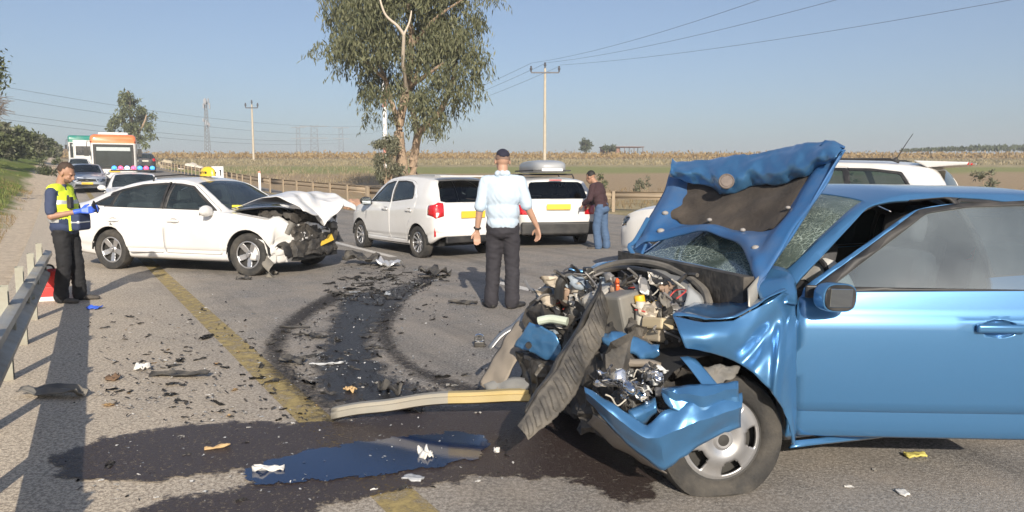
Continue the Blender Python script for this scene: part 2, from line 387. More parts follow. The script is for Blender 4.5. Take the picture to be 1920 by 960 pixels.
def stain_material(name, col, rough, thr, scale, soft=.06, bump=.0, spec=.5, speck=0.):
    m, t, N, L, P = nodes(name)
    P.inputs['Roughness'].default_value = rough; P.inputs['Specular IOR Level'].default_value = spec
    ge = N.new('ShaderNodeNewGeometry'); at_ = N.new('ShaderNodeAttribute'); at_.attribute_name = 'edge'
    n = N.new('ShaderNodeTexNoise'); n.inputs['Scale'].default_value = scale; n.inputs['Detail'].default_value = 8; n.inputs['Roughness'].default_value = .7; L.new(ge.outputs['Position'], n.inputs['Vector'])
    ad = N.new('ShaderNodeMath'); ad.operation = 'ADD'; L.new(at_.outputs['Fac'], ad.inputs[0]); L.new(n.outputs['Fac'], ad.inputs[1])
    r = N.new('ShaderNodeMapRange'); r.inputs[1].default_value = thr; r.inputs[2].default_value = thr + soft; L.new(ad.outputs[0], r.inputs[0])
    fac = r.outputs[0]
    n2 = N.new('ShaderNodeTexNoise'); n2.inputs['Scale'].default_value = 62; n2.inputs['Detail'].default_value = 3; n2.inputs['Roughness'].default_value = .8; L.new(ge.outputs['Position'], n2.inputs['Vector'])
    if speck:
        r3 = N.new('ShaderNodeMapRange'); r3.inputs[1].default_value = .52; r3.inputs[2].default_value = .62; r3.inputs[3].default_value = 1; r3.inputs[4].default_value = 1 - speck; L.new(n2.outputs['Fac'], r3.inputs[0])
        mu = N.new('ShaderNodeMath'); mu.operation = 'MULTIPLY'; L.new(fac, mu.inputs[0]); L.new(r3.outputs[0], mu.inputs[1]); fac = mu.outputs[0]
    mx = N.new('ShaderNodeMix'); mx.data_type = 'RGBA'; mx.inputs[6].default_value = tuple(c * .4 for c in col) + (1,); mx.inputs[7].default_value = tuple(c * 2.2 for c in col) + (1,); L.new(n2.outputs['Fac'], mx.inputs[0]); L.new(mx.outputs[2], P.inputs['Base Color'])
    if bump:
        b = N.new('ShaderNodeBump'); b.inputs['Strength'].default_value = bump; b.inputs['Distance'].default_value = .006; L.new(n2.outputs['Fac'], b.inputs['Height']); L.new(b.outputs[0], P.inputs['Normal'])
    tr = N.new('ShaderNodeBsdfTransparent'); ms = N.new('ShaderNodeMixShader'); L.new(fac, ms.inputs[0]); L.new(tr.outputs[0], ms.inputs[1]); L.new(P.outputs[0], ms.inputs[2]); L.new(ms.outputs[0], N['Material Output'].inputs[0])
    return m
def patch(name, outline, m, z, label, cat, cell=.06, marg=.25, rough=.0):
    """a wet patch: a fine sheet whose 'edge' value falls from 1 inside to 0 at the rim"""
    P2 = [(p.x, p.y) for p in (gp(a, b) for a, b in outline)]
    x0, x1 = min(p[0] for p in P2) - marg, max(p[0] for p in P2) + marg; y0, y1 = min(p[1] for p in P2) - marg, max(p[1] for p in P2) + marg
    nx, ny = int((x1 - x0) / cell) + 1, int((y1 - y0) / cell) + 1
    X, Y = np.meshgrid(np.linspace(x0, x1, nx + 1), np.linspace(y0, y1, ny + 1)); D = np.full(X.shape, 1e9); ins = np.zeros(X.shape, bool)
    n = len(P2)
    for i in range(n):
        (ax, ay), (bx_, by) = P2[i], P2[(i + 1) % n]; dx, dy = bx_ - ax, by - ay
        t = np.clip(((X - ax) * dx + (Y - ay) * dy) / (dx * dx + dy * dy + 1e-12), 0, 1)
        D = np.minimum(D, np.hypot(X - ax - t * dx, Y - ay - t * dy))
        if abs(dy) > 1e-12: ins ^= ((ay > Y) != (by > Y)) & (X < dx * (Y - ay) / dy + ax)
    S = np.where(ins, D, -D); val = np.clip(.5 + S / (2 * marg), 0, 1)
    keep = np.zeros(X.shape, bool); keep[S > -marg] = True
    idx = -np.ones(X.shape, int); idx[keep] = np.arange(keep.sum())
    v = [(x, y, z) for x, y in zip(X[keep], Y[keep])]; f = []
    for j in range(ny):
        for i in range(nx):
            q = (idx[j, i], idx[j, i + 1], idx[j + 1, i + 1], idx[j + 1, i])
            if min(q) >= 0: f.append(tuple(int(k) for k in q))
    o = from_py(name, v, f, m); a = o.data.attributes.new('edge', 'FLOAT', 'POINT'); a.data.foreach_set('value', val[keep].astype(np.float32))
    return tag(o, label, cat)
WET = stain_material('wet_fluid', (.040, .029, .026), .42, 1.0, 9.0, .10, .9, .45, .8)
OIL = stain_material('dark_oil_film', (.018, .017, .018), .36, .98, 4.0, .22, .8, .5, .35)
RUB = stain_material('skid_rubber', (.036, .032, .030), .7, .92, 22.0, .42, .6, .3, .6)
PUD = stain_material('blue_black_oil', (.007, .019, .055), .08, 1.0, 7.0, .02, .04, .5)
patch('fluid_stain', [(85, 862), (190, 822), (330, 800), (430, 790), (560, 795), (650, 790), (640, 770), (760, 765), (900, 760), (985, 745), (1120, 800), (1200, 850), (1240, 900), (1225, 940), (1160, 948), (1110, 915), (1060, 900), (1010, 905), (930, 890), (850, 905), (760, 925), (690, 935), (620, 950), (560, 975), (480, 985), (300, 985), (240, 960), (300, 938), (420, 922), (490, 900), (470, 885), (380, 893), (300, 908), (200, 905), (120, 900)], WET, .008, 'dark wet fluid stain spreading across the road under the wrecked blue car', 'stain', .04, .17)
patch('oil_puddle', [(462, 900), (470, 880), (520, 862), (600, 845), (680, 832), (760, 822), (840, 814), (905, 818), (920, 838), (895, 862), (830, 878), (740, 890), (640, 902), (560, 908), (490, 910)], PUD, .013, 'glossy dark blue oil puddle lying in the fluid stain', 'puddle', .04, .13)
patch('oil_film', [(640, 555), (720, 545), (790, 520), (830, 510), (760, 570), (720, 600), (700, 640), (715, 680), (760, 715), (830, 740), (800, 760), (640, 770), (600, 755), (585, 720), (590, 680), (600, 640), (615, 600)], OIL, .0095, 'dark oil film running down the road from the taxi wreck', 'stain', .06, .30)
patch('skid_mark', [(625, 545), (560, 580), (510, 620), (490, 655), (505, 700), (560, 745), (615, 780), (590, 805), (660, 800), (640, 765), (590, 725), (550, 690), (535, 655), (550, 620), (600, 585), (650, 560)], RUB, .0055, 'curved black skid mark crossing the yellow edge line', 'skid mark', .05, .16)
patch('skid_mark', [(720, 570), (700, 605), (705, 640), (735, 680), (790, 712), (850, 735), (920, 750), (920, 732), (850, 712), (790, 690), (750, 660), (735, 630), (740, 600), (760, 575)], RUB, .0070, 'inner curved black skid mark beside the oil film', 'skid mark', .05, .14)
# ================================================================== trees, scrub, poles, wires, rails
rng = np.random.default_rng(5)
def quads_mesh(name, Q, m, parent=None):                # Q: (n,4,3)
    n = len(Q); me = bpy.data.meshes.new(name)
    me.vertices.add(n * 4); me.vertices.foreach_set('co', Q.reshape(-1).astype(np.float32))
    me.loops.add(n * 4); me.loops.foreach_set('vertex_index', np.arange(n * 4, dtype=np.int32))
    me.polygons.add(n); me.polygons.foreach_set('loop_start', np.arange(0, n * 4, 4, dtype=np.int32)); me.polygons.foreach_set('loop_total', np.full(n, 4, np.int32))
    me.update(calc_edges=True); return link(name, me, m, parent)
def leaf_quads(C, ln, wd, down=.5):
    n = len(C); d = rng.normal(size=(n, 3)); d[:, 2] -= down * 3; d /= np.linalg.norm(d, axis=1)[:, None]
    a = rng.normal(size=(n, 3)); a -= (a * d).sum(1)[:, None] * d; a /= np.linalg.norm(a, axis=1)[:, None]
    l = (ln * rng.uniform(.6, 1.3, n))[:, None]; w = (wd * rng.uniform(.6, 1.3, n))[:, None]
    Q = np.empty((n, 4, 3)); Q[:, 0] = C; Q[:, 1] = C + d * l * .45 + a * w * .5; Q[:, 2] = C + d * l; Q[:, 3] = C + d * l * .45 - a * w * .5
    return Q
def blob_points(blobs, dens, hollow=.35):               # blobs: (x,y,z,r); clumpy points inside
    out = []
    for (x, y, z, r) in blobs:
        k = max(3, int(dens * r * r)); 
        for _ in range(k):
            v = rng.normal(size=3); v /= np.linalg.norm(v); rr = r * (hollow + (1 - hollow) * rng.random() ** .6)
            out.append((np.array((x, y, z)) + v * rr * np.array((1, 1, .85)), r))
    return out
BARK = mat('eucalyptus_bark', (.34, .25, .175), .9, var=.5, vs=5, bump=.6, bs=20); PALEBARK = mat('pale_bark', (.55, .47, .38), .8, var=.25, vs=4)
def limb(bm, pts, r0, r1, n=10):
    P = spline(pts, 5); k = len(P); J = [p + Vector((mnoise.noise(p * 1.3), mnoise.noise(p * 1.3 + Vector((7, 0, 0))), 0)) * .06 for p in P]
    tube(bm, J, [r0 + (r1 - r0) * i / (k - 1) for i in range(k)], n)

# ---- the big eucalyptus, two stems from one foot
TD = 36.0
def tp(px, py, dy=0.): return at(px, py, TD + dy)
foot = tp(765, 352); 
euc = thing('eucalyptus_tree', 'tall drooping eucalyptus tree with twin trunks growing beyond the far guardrail', 'tree', (foot.x, foot.y, rise(foot.y)))
o3 = Vector(euc.location)
def L3(p): return p - o3
bm = bmesh.new()
limb(bm, [L3(tp(757, 362)), L3(tp(752, 300)), L3(tp(748, 235)), L3(tp(762, 170)), L3(tp(772, 90)), L3(tp(768, 10)), L3(tp(780, -110, .5))], .31, .09)
limb(bm, [L3(tp(778, 362, .3)), L3(tp(776, 300, .3)), L3(tp(786, 250, .3)), L3(tp(818, 218, .2)), L3(tp(838, 180, 0)), L3(tp(852, 130, -.6)), L3(tp(856, 60, -.8))], .24, .06)
limb(bm, [L3(tp(750, 245)), L3(tp(735, 195, .4)), L3(tp(722, 150, .6)), L3(tp(700, 90, 1)), L3(tp(676, 30, 1))], .15, .04, 8)
limb(bm, [L3(tp(764, 165)), L3(tp(800, 140, -1)), L3(tp(830, 118, -1.5))], .14, .05, 8)
limb(bm, [L3(tp(784, 255, .3)), L3(tp(775, 215, 1)), L3(tp(768, 180, 1.4)), L3(tp(800, 90, 1.6)), L3(tp(828, 20, 1.6))], .16, .05, 8)
limb(bm, [L3(tp(722, 150, .6)), L3(tp(680, 110, -.5)), L3(tp(640, 80, -1))], .09, .03, 8)
limb(bm, [L3(tp(772, 90)), L3(tp(810, 40, -1)), L3(tp(880, -10, -1.5))], .11, .03, 8)
from_bm('trunk', bm, BARK, euc)
bm = bmesh.new()
limb(bm, [L3(tp(757, 66, -2.4)), L3(tp(745, 48, -2.6)), L3(tp(722, 25, -2.8)), L3(tp(710, -10, -2.9))], .07, .035, 8); limb(bm, [L3(tp(757, 66, -2.4)), L3(tp(766, 45, -2.4)), L3(tp(770, 20, -2.3))], .05, .03, 8); limb(bm, [L3(tp(757, 66, -2.4)), L3(tp(756, 110, -1.8)), L3(tp(762, 170, -.3))], .07, .09, 8)
from_bm('bare_branch', bm, PALEBARK, euc)
B = []
for (px, py, r, n) in [(652, 62, 55, 3), (614, 78, 30, 2), (700, 28, 62, 4), (690, 112, 48, 3), (728, 152, 36, 3), (702, 172, 34, 2), (745, 70, 50, 3), (800, 84, 56, 4), (850, 56, 58, 4), (884, 98, 36, 2), (900, 18, 36, 2), (832, 138, 46, 3), (862, 172, 30, 2), (800, 198, 36, 3), (822, 222, 20, 1), (700, 205, 20, 1), (636, 8, 44, 2), (740, -60, 95, 6), (830, -50, 85, 5), (665, -55, 65, 3), (788, 178, 30, 2), (886, 152, 22, 2), (896, 165, 14, 1), (842, 214, 13, 1), (826, 235, 12, 1), (848, 190, 18, 2), (880, 175, 14, 1), (650, 120, 26, 1), (735, 200, 18, 1), (775, 235, 16, 1), (810, 30, 50, 3), (760, 140, 30, 2), (610, -20, 20, 1), (915, -20, 30, 1)]:
    for _ in range(n):
        p = L3(tp(px + rnd(-.45, .45) * r, py + rnd(-.4, .4) * r, rnd(-1.9, 1.9))); B.append((p.x, p.y, p.z, r / FPX * TD * rnd(.55, .85)))
pts = blob_points(B, 80, .25)
strands = []
for c, r in pts:
    k = rng.integers(5, 12); sway = rng.normal(size=2) * .05
    for i in range(k):
        strands.append((c[0] + sway[0] * i + rng.normal() * .05, c[1] + sway[1] * i + rng.normal() * .05, c[2] - i * .085 + rng.normal() * .03))
C = np.array(strands)
EUL = leafmat('eucalyptus_leaf', (.085, .098, .050), (.215, .215, .12))
quads_mesh('crown', leaf_quads(C, .30, .065, .8), EUL, euc)

def bush(name, label, cat, base, w, h, n, m, ln=.14, wd=.06, blobs=9, down=.0, stems=True, group=None, depth=None, mb=None):
    t = thing(name, label, cat, base, 0, group); B = []
    for _ in range(blobs):
        a = rnd(0, 6.28); q = rnd(0, 1) ** .5; zz = rnd(.25, .92)
        B.append((math.cos(a) * q * w * .36, math.sin(a) * q * (depth or w) * .36, h * zz, w * rnd(.16, .26) * (1.1 - .5 * zz)))
    pts = blob_points(B, n / max(.01, sum(b[3] ** 2 for b in B)), .2)
    C = np.array([p[0] for p in pts]); C[:, 2] = np.maximum(C[:, 2], .03)
    quads_mesh('foliage', leaf_quads(C, ln, wd, down), m, t)
    if stems:
        bm = bmesh.new()
        for b in B[:max(3, blobs // 2)]: limb(bm, [(0, 0, -.1), (b[0] * .4, b[1] * .4, b[2] * .45), b[:3]], max(.015, w * .022), .006, 5)
        from_bm('stem', bm, mb or BARK, t)
    return t
GREY = leafmat('grey_green_leaf', (.11, .115, .075), (.23, .23, .155)); OLIVE = leafmat('olive_leaf', (.085, .10, .05), (.18, .20, .10)); DRYL = leafmat('dry_leaf', (.20, .13, .055), (.36, .26, .12))
DARKL = leafmat('dark_leaf', (.055, .068, .036), (.12, .14, .07))
g0 = tp(730, 372, -1.2); bush('shrub', 'tall grey green bush at the foot of the big eucalyptus', 'bush', (g0.x, g0.y, rise(g0.y) - .1), 1.75, 3.1, 3600, GREY, .20, .05, 26, .4)

# ---- far tree behind the buses
def tree(name, label, base, blobs, trunk, dens, m, ln, wd, down, group=None, bark=BARK):
    t = thing(name, label, 'tree', base, 0, group); o = Vector(base)
    bm = bmesh.new()
    for pts, r0, r1 in trunk: limb(bm, [p - o for p in pts], r0, r1, 8)
    from_bm('trunk', bm, bark, t)
    B = [(p.x - o.x, p.y - o.y, p.z - o.z, r) for p, r in blobs]
    P_ = blob_points(B, dens, .2); C = []
    for c, r in P_:
        for i in range(3): C.append(c + np.array((rng.normal() * .12, rng.normal() * .12, -i * .2)))
    quads_mesh('crown', leaf_quads(np.array(C), ln, wd, down), m, t); return t
D2 = 112.
def t2(px, py, dy=0.): return at(px, py, D2 + dy)
bl = []
for (px, py, r) in [(238, 172, 13), (228, 190, 12), (252, 185, 14), (240, 205, 18), (222, 222, 15), (265, 215, 18), (248, 232, 20), (275, 238, 14), (282, 252, 10), (210, 228, 14), (204, 240, 9), (232, 248, 16), (258, 252, 16), (274, 268, 8), (268, 200, 12), (284, 212, 8)]:
    for _ in range(2): bl.append((t2(px + rnd(-5, 5), py + rnd(-5, 5), rnd(-2.5, 2.5)), r / FPX * D2 * .8))
bs = t2(250, 300); tree('eucalyptus_tree', 'distant round eucalyptus tree standing behind the orange topped bus', (bs.x, bs.y, rise(bs.y)), bl, [([t2(250, 305), t2(249, 250), t2(243, 200), t2(240, 170)], .4, .12), ([t2(250, 262), t2(268, 235), t2(275, 215)], .22, .08), ([t2(249, 255), t2(228, 225)], .2, .08)], 42, OLIVE, .55, .22, .5)
# ---- trees at the left edge
D3 = 30.
def t3(px, py, dy=0.): return at(px, py, D3 + dy)
bl = [(t3(px + rnd(-6, 6), py + rnd(-6, 6), rnd(-.6, .6)), r / FPX * D3) for (px, py, r) in [(-25, 120, 30), (-5, 118, 15), (4, 130, 12), (-20, 150, 22), (-40, 90, 34), (-60, 140, 40)] for _ in (0, 1)]
bs = t3(-70, 330); tree('roadside_tree', 'leafy green tree reaching in over the left bank', (bs.x, bs.y, rise(bs.y) + 1.5), bl, [([t3(-70, 330), t3(-62, 220), t3(-50, 130)], .16, .06), ([t3(-60, 170), t3(-25, 130)], .07, .03)], 120, OLIVE, .22, .08, .3)
tw = thing('bare_tree', 'leafless twiggy grey tree on the left bank', 'tree', (t3(-30, 260).x, t3(-30, 260).y, rise(30) + 1.6)); o = Vector(tw.location); bm = bmesh.new()
limb(bm, [Vector((0, 0, -1)), t3(-20, 235) - o, t3(-5, 205) - o], .07, .04, 6)
for k in range(90):
    a = t3(rnd(-18, 0), rnd(185, 220), rnd(-.4, .4)) - o; ang = rnd(-1.2, 1.4); ln = rnd(.25, .75)
    b = a + Vector((math.cos(ang) * ln, rnd(-.2, .2), math.sin(ang) * ln * .6 + .06)); limb(bm, [a, (a + b) / 2 + Vector((0, 0, .06)), b], .013, .005, 4)
from_bm('twig', bm, mat('grey_twig', (.20, .17, .15), .9, var=.3), tw)
# ---- olive hedge trees along the hilltop on the left
hx = [(-6, 52, 262, 34), (14, 56, 266, 30), (34, 62, 268, 28), (52, 68, 270, 25), (68, 76, 273, 22), (82, 86, 276, 18), (95, 98, 279, 15), (106, 110, 281, 12), (-30, 48, 262, 36), (4, 70, 258, 20), (44, 84, 262, 16)]
for i, (px, d, py, r) in enumerate(hx):
    c = at(px, py, d); w = r / FPX * d * 2.3
    bush('olive_tree', 'low dark olive tree in the row on the left hilltop', 'tree', (c.x, c.y, c.z - w * .55), w, w * 1.0, 2200, GREY if i % 3 == 0 else OLIVE, .20 + d * .0022, .12 + d * .0012, 16, .0, False, group='olive trees on the left hilltop')
# ---- roadside bush behind the paramedic, bank tufts
c = gp(95, 338); bush('shrub', 'dark dry shrub at the roadside behind the paramedic', 'bush', (c.x, c.y, rise(c.y)), 1.7, 1.5, 900, DARKL, .22, .07, 10, -.2)
c = at(1850, 345, 30); bush('shrub', 'pale green spiky bush in the field behind the blue roof', 'bush', (c.x, c.y, rise(30)), 1.15, 1.35, 700, GREY, .16, .06, 10, -.2)
c = at(1598, 345, 26); bush('sapling', 'slender leafy sapling tip above the white roof', 'sapling', (c.x, c.y, rise(26)), .62, 1.75, 90, OLIVE, .13, .08, 7, -.1)
c = at(1205, 362, 33); bush('shrub', 'small grey field bush beside the raised blue bonnet', 'bush', (c.x, c.y, rise(33)), .95, 1.0, 420, GREY, .14, .05, 8, -.2)
c = at(1125, 362, 34); bush('shrub', 'small dark field bush behind the parked estate car', 'bush', (c.x, c.y, rise(34)), .8, 1.1, 380, OLIVE, .14, .05, 8, -.2)
for (px, py, d, w, h, lb) in [(1100, 288, 190, 4.6, 3.8, 'round dark tree left of the field shed'), (1143, 288, 195, 4.2, 2.5, 'low spreading tree in front of the field shed')]:
    c = at(px, py, d); bush('field_tree', lb, 'tree', (c.x, c.y, c.z), w, h, 700, DARKL, .6, .3, 9, 0)
c = at(530, 322, 70)
# ---- dry grass on the verges and bank, vine rows: uncountable
def tufts(name, label, cat, pts, ln, wd, m):
    C = np.array(pts); Q = leaf_quads(C, ln, wd, -.9); o = quads_mesh(name, Q, m); stuff(o, label, cat); return o
pts = []
for _ in range(26000):
    s = rnd(0, 60) ** 1.0; t = -2.4 - abs(random.gauss(0, 4.5)); p = road(s - 2, t); 
    if mnoise.noise(Vector((p.x * .5, p.y * .5, 9))) < rnd(-.2, .35): continue
    if p.y < 3 or (s < 16 and random.random() < .75): continue
    pts.append((p.x, p.y, p.z + hill(s - 2, t, p.x, p.y) - .03))
tufts('dry_grass', 'dry straw grass covering the left bank', 'grass', pts, .20, .014, DRYL)
pts = []
for _ in range(16000):
    s = rnd(12, 70); t = -2.9 - abs(random.gauss(0, 4.2)); p = road(s, t)
    pts.append((p.x, p.y, p.z + hill(s, t, p.x, p.y) - .03))
tufts('green_grass', 'green grass on the slope of the left bank', 'grass', pts, .22, .02, leafmat('grass_green', (.15, .19, .045), (.26, .29, .09)))
pts = []
for _ in range(26000):
    y = rnd(24, 40) if random.random() < .45 else rnd(95, 140); x = rnd(-.7, .75) * y * 1.05
    s, t = st(Vector((x, y, 0)))
    if t < 9.5 + max(0, min(5.5, (30 - s) * .55)): continue
    if y < 41 and mnoise.noise(Vector((x * .3, y * .3, 4))) < rnd(-.3, .45): continue
    pts.append((x, y, rise(y) - .03))
pts = np.array(pts); near = pts[pts[:, 1] < 60]; far = pts[pts[:, 1] >= 60]
tufts('verge_grass', 'dry weeds along the far verge behind the guardrail', 'grass', near, .30, .02, DRYL)
tufts('dry_scrub', 'dry scrub beyond the green field strip', 'scrub', far, .42, .16, leafmat('scrub_leaf', (.24, .20, .115), (.38, .32, .20)))
pts = []
for row in range(22):
    y = 142 + row * 3.2
    for k in range(700):
        x = rnd(-.62, .8) * y
        pts.append((x, y + rng.normal() * .35, rise(y) + abs(rng.normal()) * .38 + .05))
tufts('vine_rows', 'autumn brown vine rows filling the far field', 'vineyard', pts, .5, .4, leafmat('vine_leaf', (.26, .17, .07), (.38, .28, .14)))
pts = []
for k in range(1500):
    px = rnd(1690, 2000); hgt = max(0, min(1, (px - 1700) / 140)) ; c = at(px, 285 - rnd(0, 9) * hgt, 215 + rnd(-5, 5)); pts.append((c.x, c.y, c.z))
tufts('far_wood', 'far dark line of woodland on the horizon at the right', 'wood', pts, 1.0, .6, DARKL)
pts = []
for k in range(5200):
    px = rnd(325, 720); y = rnd(46, 100); c = at(px, 320, y); s, t = st(c)
    if t > 9.6 and mnoise.noise(Vector((c.x * .22, c.y * .22, 2))) > rnd(-.25, .3): pts.append((c.x, c.y, rise(y) - .02))
tufts('roadside_weeds', 'brown weeds on the slope right of the far road', 'weeds', pts, .38, .05, leafmat('weed_leaf', (.26, .205, .125), (.40, .33, .21)))

# ---- poles and wires
WOODP = mat('weathered_pole', (.46, .40, .31), .85, var=.25, vs=3); DKM = mat('dark_iron', (.10, .10, .11), .6, .6, var=.2); GALV = mat('galvanised_steel', (.20, .21, .22), .6, .2, var=.18, vs=5)
WIRE = mat('wire_black', (.06, .065, .075), .6, var=.1)
def power_pole(px, pyt, d, r, label, arm=1.5):
    top = at(px, pyt, d); zb = rise(d) - .3; t = thing('power_pole', label, 'power pole', (top.x, top.y, zb)); H = top.z - zb
    bm = bmesh.new(); cyl(bm, (0, 0, 0), (0, 0, H), r, r * .62, 12); from_bm('pole', bm, WOODP, t)
    bm = bmesh.new(); bx(bm, (0, -.12, H - .55), (arm * 2, .12, .16)); from_bm('crossarm', bm, DKM, t, 0)
    for x in (-arm, 0, arm):
        bm = bmesh.new(); z0 = H - .47 if x else H; lathe(bm, [(.0, z0), (.10, z0), (.10, z0 + .25), (.17, z0 + .3), (.17, z0 + .45), (.10, z0 + .5), (.12, z0 + .7), (0, z0 + .75)], 8, 'z', (x, -.12 if x else 0, 0)); from_bm('insulator', bm, DKM, t)
    return t
power_pole(1022, 128, 95, .22, 'tall tan power pole with three insulators beyond the estate car', 1.75)
power_pole(472, 196, 125, .20, 'slim pale power pole in the field beyond the taxi', 1.0)
def wire(label, pts, r, group):
    bm = bmesh.new(); tube(bm, pts, r, 5); o = from_bm('power_line', bm, WIRE); return tag(o, label, 'power line', group)
def sag(a, b, s, n=18):
    return [a.lerp(b, i / n) - Vector((0, 0, 4 * s * (i / n) * (1 - i / n))) for i in range(n + 1)]
for (pa, pb, da, db) in [((997, 118), (1480, -20), 95, 46), ((1022, 118), (1640, -20), 95, 46), ((1050, 122), (1960, -12), 95, 44)]:
    wire('dark power line climbing from the tan pole towards the road', sag(at(*pa, da), at(*pb, db), .55), .014, 'lines from the tan power pole')
for (pa, pb) in [((997, 118), (700, 232)), ((1022, 119), (700, 240)), ((1050, 124), (700, 248))]:
    wire('thin power line running behind the eucalyptus to the tan pole', sag(at(*pa, 95), at(*pb, 150), .8), .019, 'lines behind the eucalyptus')
for (a, b, s) in [((-20, 158), (700, 236), 3), ((-20, 178), (700, 250), 3), ((-20, 208), (640, 262), 2.5), ((-20, 220), (640, 268), 2.5)]:
    wire('far high voltage line crossing the sky over the buses', sag(at(*a, 150), at(*b, 330), s), .034, 'far high voltage lines')
# ---- cell mast
d = 190.; b = at(389, 275, d); t = thing('cell_mast', 'grey lattice cell phone mast hung with antennas', 'mast', (b.x, b.y, b.z - 1)); H = at(389, 190, d).z - b.z + 1
bm = bmesh.new()
for k in range(4):
    a = k * math.pi / 2; 
    cyl(bm, (math.cos(a) * .75, math.sin(a) * .75, 0), (math.cos(a) * .3, math.sin(a) * .3, H), .075, .06, 5)
for k in range(14):
    z = H * k / 14; z2 = H * (k + 1) / 14; r1 = .75 - .45 * k / 14; r2 = .75 - .45 * (k + 1) / 14
    for j in range(4):
        a = j * math.pi / 2; c = a + math.pi / 2; cyl(bm, (math.cos(a) * r1, math.sin(a) * r1, z), (math.cos(c) * r2, math.sin(c) * r2, z2), .045, None, 4)
from_bm('lattice', bm, GALV, t, 0)
for k in range(13):
    bm = bmesh.new(); z = H * rnd(.42, 1.0) if k > 3 else H; a = rnd(0, 6.3); bx(bm, (math.cos(a) * rnd(.5, .95), math.sin(a) * .8, z), (.30, .22, rnd(.8, 1.7))); from_bm('antenna', bm, mat('antenna_grey', (.28, .29, .31), .6), t, 0)
# ---- pylons
def pylon(px, pyb, pyt, d, label, w):
    b = at(px, pyb, d); H = at(px, pyt, d).z - b.z + 2; t = thing('pylon', label, 'pylon', (b.x, b.y, b.z - 2)); bm = bmesh.new()
    for x in (-1, 1):
        cyl(bm, (x * w * .28, 0, 0), (x * w * .20, 0, H), .22, .16, 4)
        for k in range(6): cyl(bm, (-x * w * .26, 0, H * k / 6), (x * w * .25, 0, H * (k + 1) / 6), .10, None, 4)
    from_bm('lattice', bm, GALV, t, 0)
    for z in (.58, .97):
        bm = bmesh.new(); bx(bm, (0, 0, H * z), (w * 1.9, .3, .4)); from_bm('crossarm', bm, GALV, t, 0)
    return t
pylon(590, 285, 235, 420, 'wide lattice pylon far behind the field', 8.0); pylon(640, 285, 238, 520, 'fainter lattice pylon farther off', 6.0); pylon(560, 285, 237, 480, 'faint lattice pylon beside the wide one', 5.0)
# ---- red and white pole by the eucalyptus
d = 60.; b = at(723, 320, d); H = at(723, 150, d).z - b.z + 1; t = thing('striped_pole', 'white pole with red bands standing behind the eucalyptus', 'pole', (b.x, b.y, b.z - 1))
WPN = mat('white_enamel', (.80, .80, .80), .5, var=.05); RPN = mat('red_enamel', (.58, .26, .20), .5, var=.1)
zz = [0, .28, .42, .74, .86, 1.0]
for k in range(5):
    bm = bmesh.new(); cyl(bm, (0, 0, H * zz[k]), (0, 0, H * zz[k + 1]), .17, .17, 12, False); from_bm('red_band' if k % 2 else 'white_band', bm, RPN if k % 2 else WPN, t)
# ---- field shed
c = at(1165, 288, 200); t = thing('field_shed', 'open flat roofed farm shed on the horizon', 'shed', (c.x, c.y, c.z - .5), R(8)); RUST = mat('rusty_sheet', (.17, .10, .08), .8, var=.3)
bm = bmesh.new(); bx(bm, (0, 0, 2.2), (11, 5, .18)); from_bm('roof', bm, RUST, t, 0)
bm = bmesh.new(); bx(bm, (-3.2, 0, 1.2), (4.4, 3.4, 1.9)); from_bm('wall', bm, mat('shed_wall', (.26, .15, .11), .85, var=.3), t, 0)
for x in (0.2, 2.8, 5.2):
    for y in (-2.2, 2.2): bm = bmesh.new(); cyl(bm, (x, y, 0), (x, y, 2.15), .09, None, 6); from_bm('post', bm, RUST, t, 0)
# ---- guardrails
RAIL = mat('guardrail_zinc', (.40, .39, .355), .52, .55, var=.15, vs=3, dirt=.75, dcol=(.36, .31, .24), ds=2.2); RPOST = mat('guardrail_post', (.36, .36, .30), .6, .4, var=.2, vs=4, dirt=.7)
RUSTY = mat('dusty_rail', (.37, .29, .20), .7, .2, var=.25, vs=2, dirt=.6)
def guardrail(label, path, side, seg, every, m, mp, zr=.60, hp=.80, bolts=True):
    t = thing('guardrail', label, 'guardrail', path[0]); o = Vector(path[0])
    prof = [(-.02, .135), (.045, .118), (.05, .078), (-.015, .038), (-.015, -.038), (.05, -.078), (.045, -.118), (-.02, -.135)]
    def frame(i):
        d = (path[min(i + 1, len(path) - 1)] - path[max(i - 1, 0)]); d.z = 0; d.normalize(); return Vector((d.y, -d.x, 0)) * side
    for i0 in range(0, len(path) - 1, seg):
        bm = bmesh.new(); rows = []
        for i in range(i0, min(i0 + seg, len(path) - 1) + 1):
            n = frame(i); rows.append([bm.verts.new(path[i] - o + n * (a + .075) + Vector((0, 0, zr + b))) for a, b in prof])
        for a, b in zip(rows[:-1], rows[1:]):
            for k in range(len(prof) - 1): bm.faces.new((a[k], a[k + 1], b[k + 1], b[k]))
        r = solid(from_bm('rail', bm, m, t, 30), .006, 0)
        if bolts:
            bm = bmesh.new(); i = i0; n = frame(i); p = path[i] - o + n * .105 + Vector((0, 0, zr)); cyl(bm, p, p + n * .025, .028, .02, 8); q = from_bm('bolt', bm, mp, r)
    post = None
    for i in range(0, len(path), every):
        n = frame(i)
        if post is None:
            bm = bmesh.new(); w = .06
            bx(bm, (0, 0, hp / 2 - .05), (.006, .10, hp + .1)); bx(bm, (.028, .05, hp / 2 - .05), (.055, .006, hp + .1)); bx(bm, (.028, -.05, hp / 2 - .05), (.055, .006, hp + .1)); bx(bm, (.06, .0, zr), (.06, .08, .14))
            q = post = from_bm('post', bm, mp, t, 0)
        else:
            q = post.copy(); COL.objects.link(q); q.parent = t
        q.location = path[i] - o; q.rotation_euler = (0, 0, math.atan2(n.y, n.x))
    return t
lp = []
s = -4.0
ph = [gp(16, 745), gp(80, 577)]
while s < 7.2: lp.append(road(s, -1.74 + .036 * s)); s += 1.31 / 2
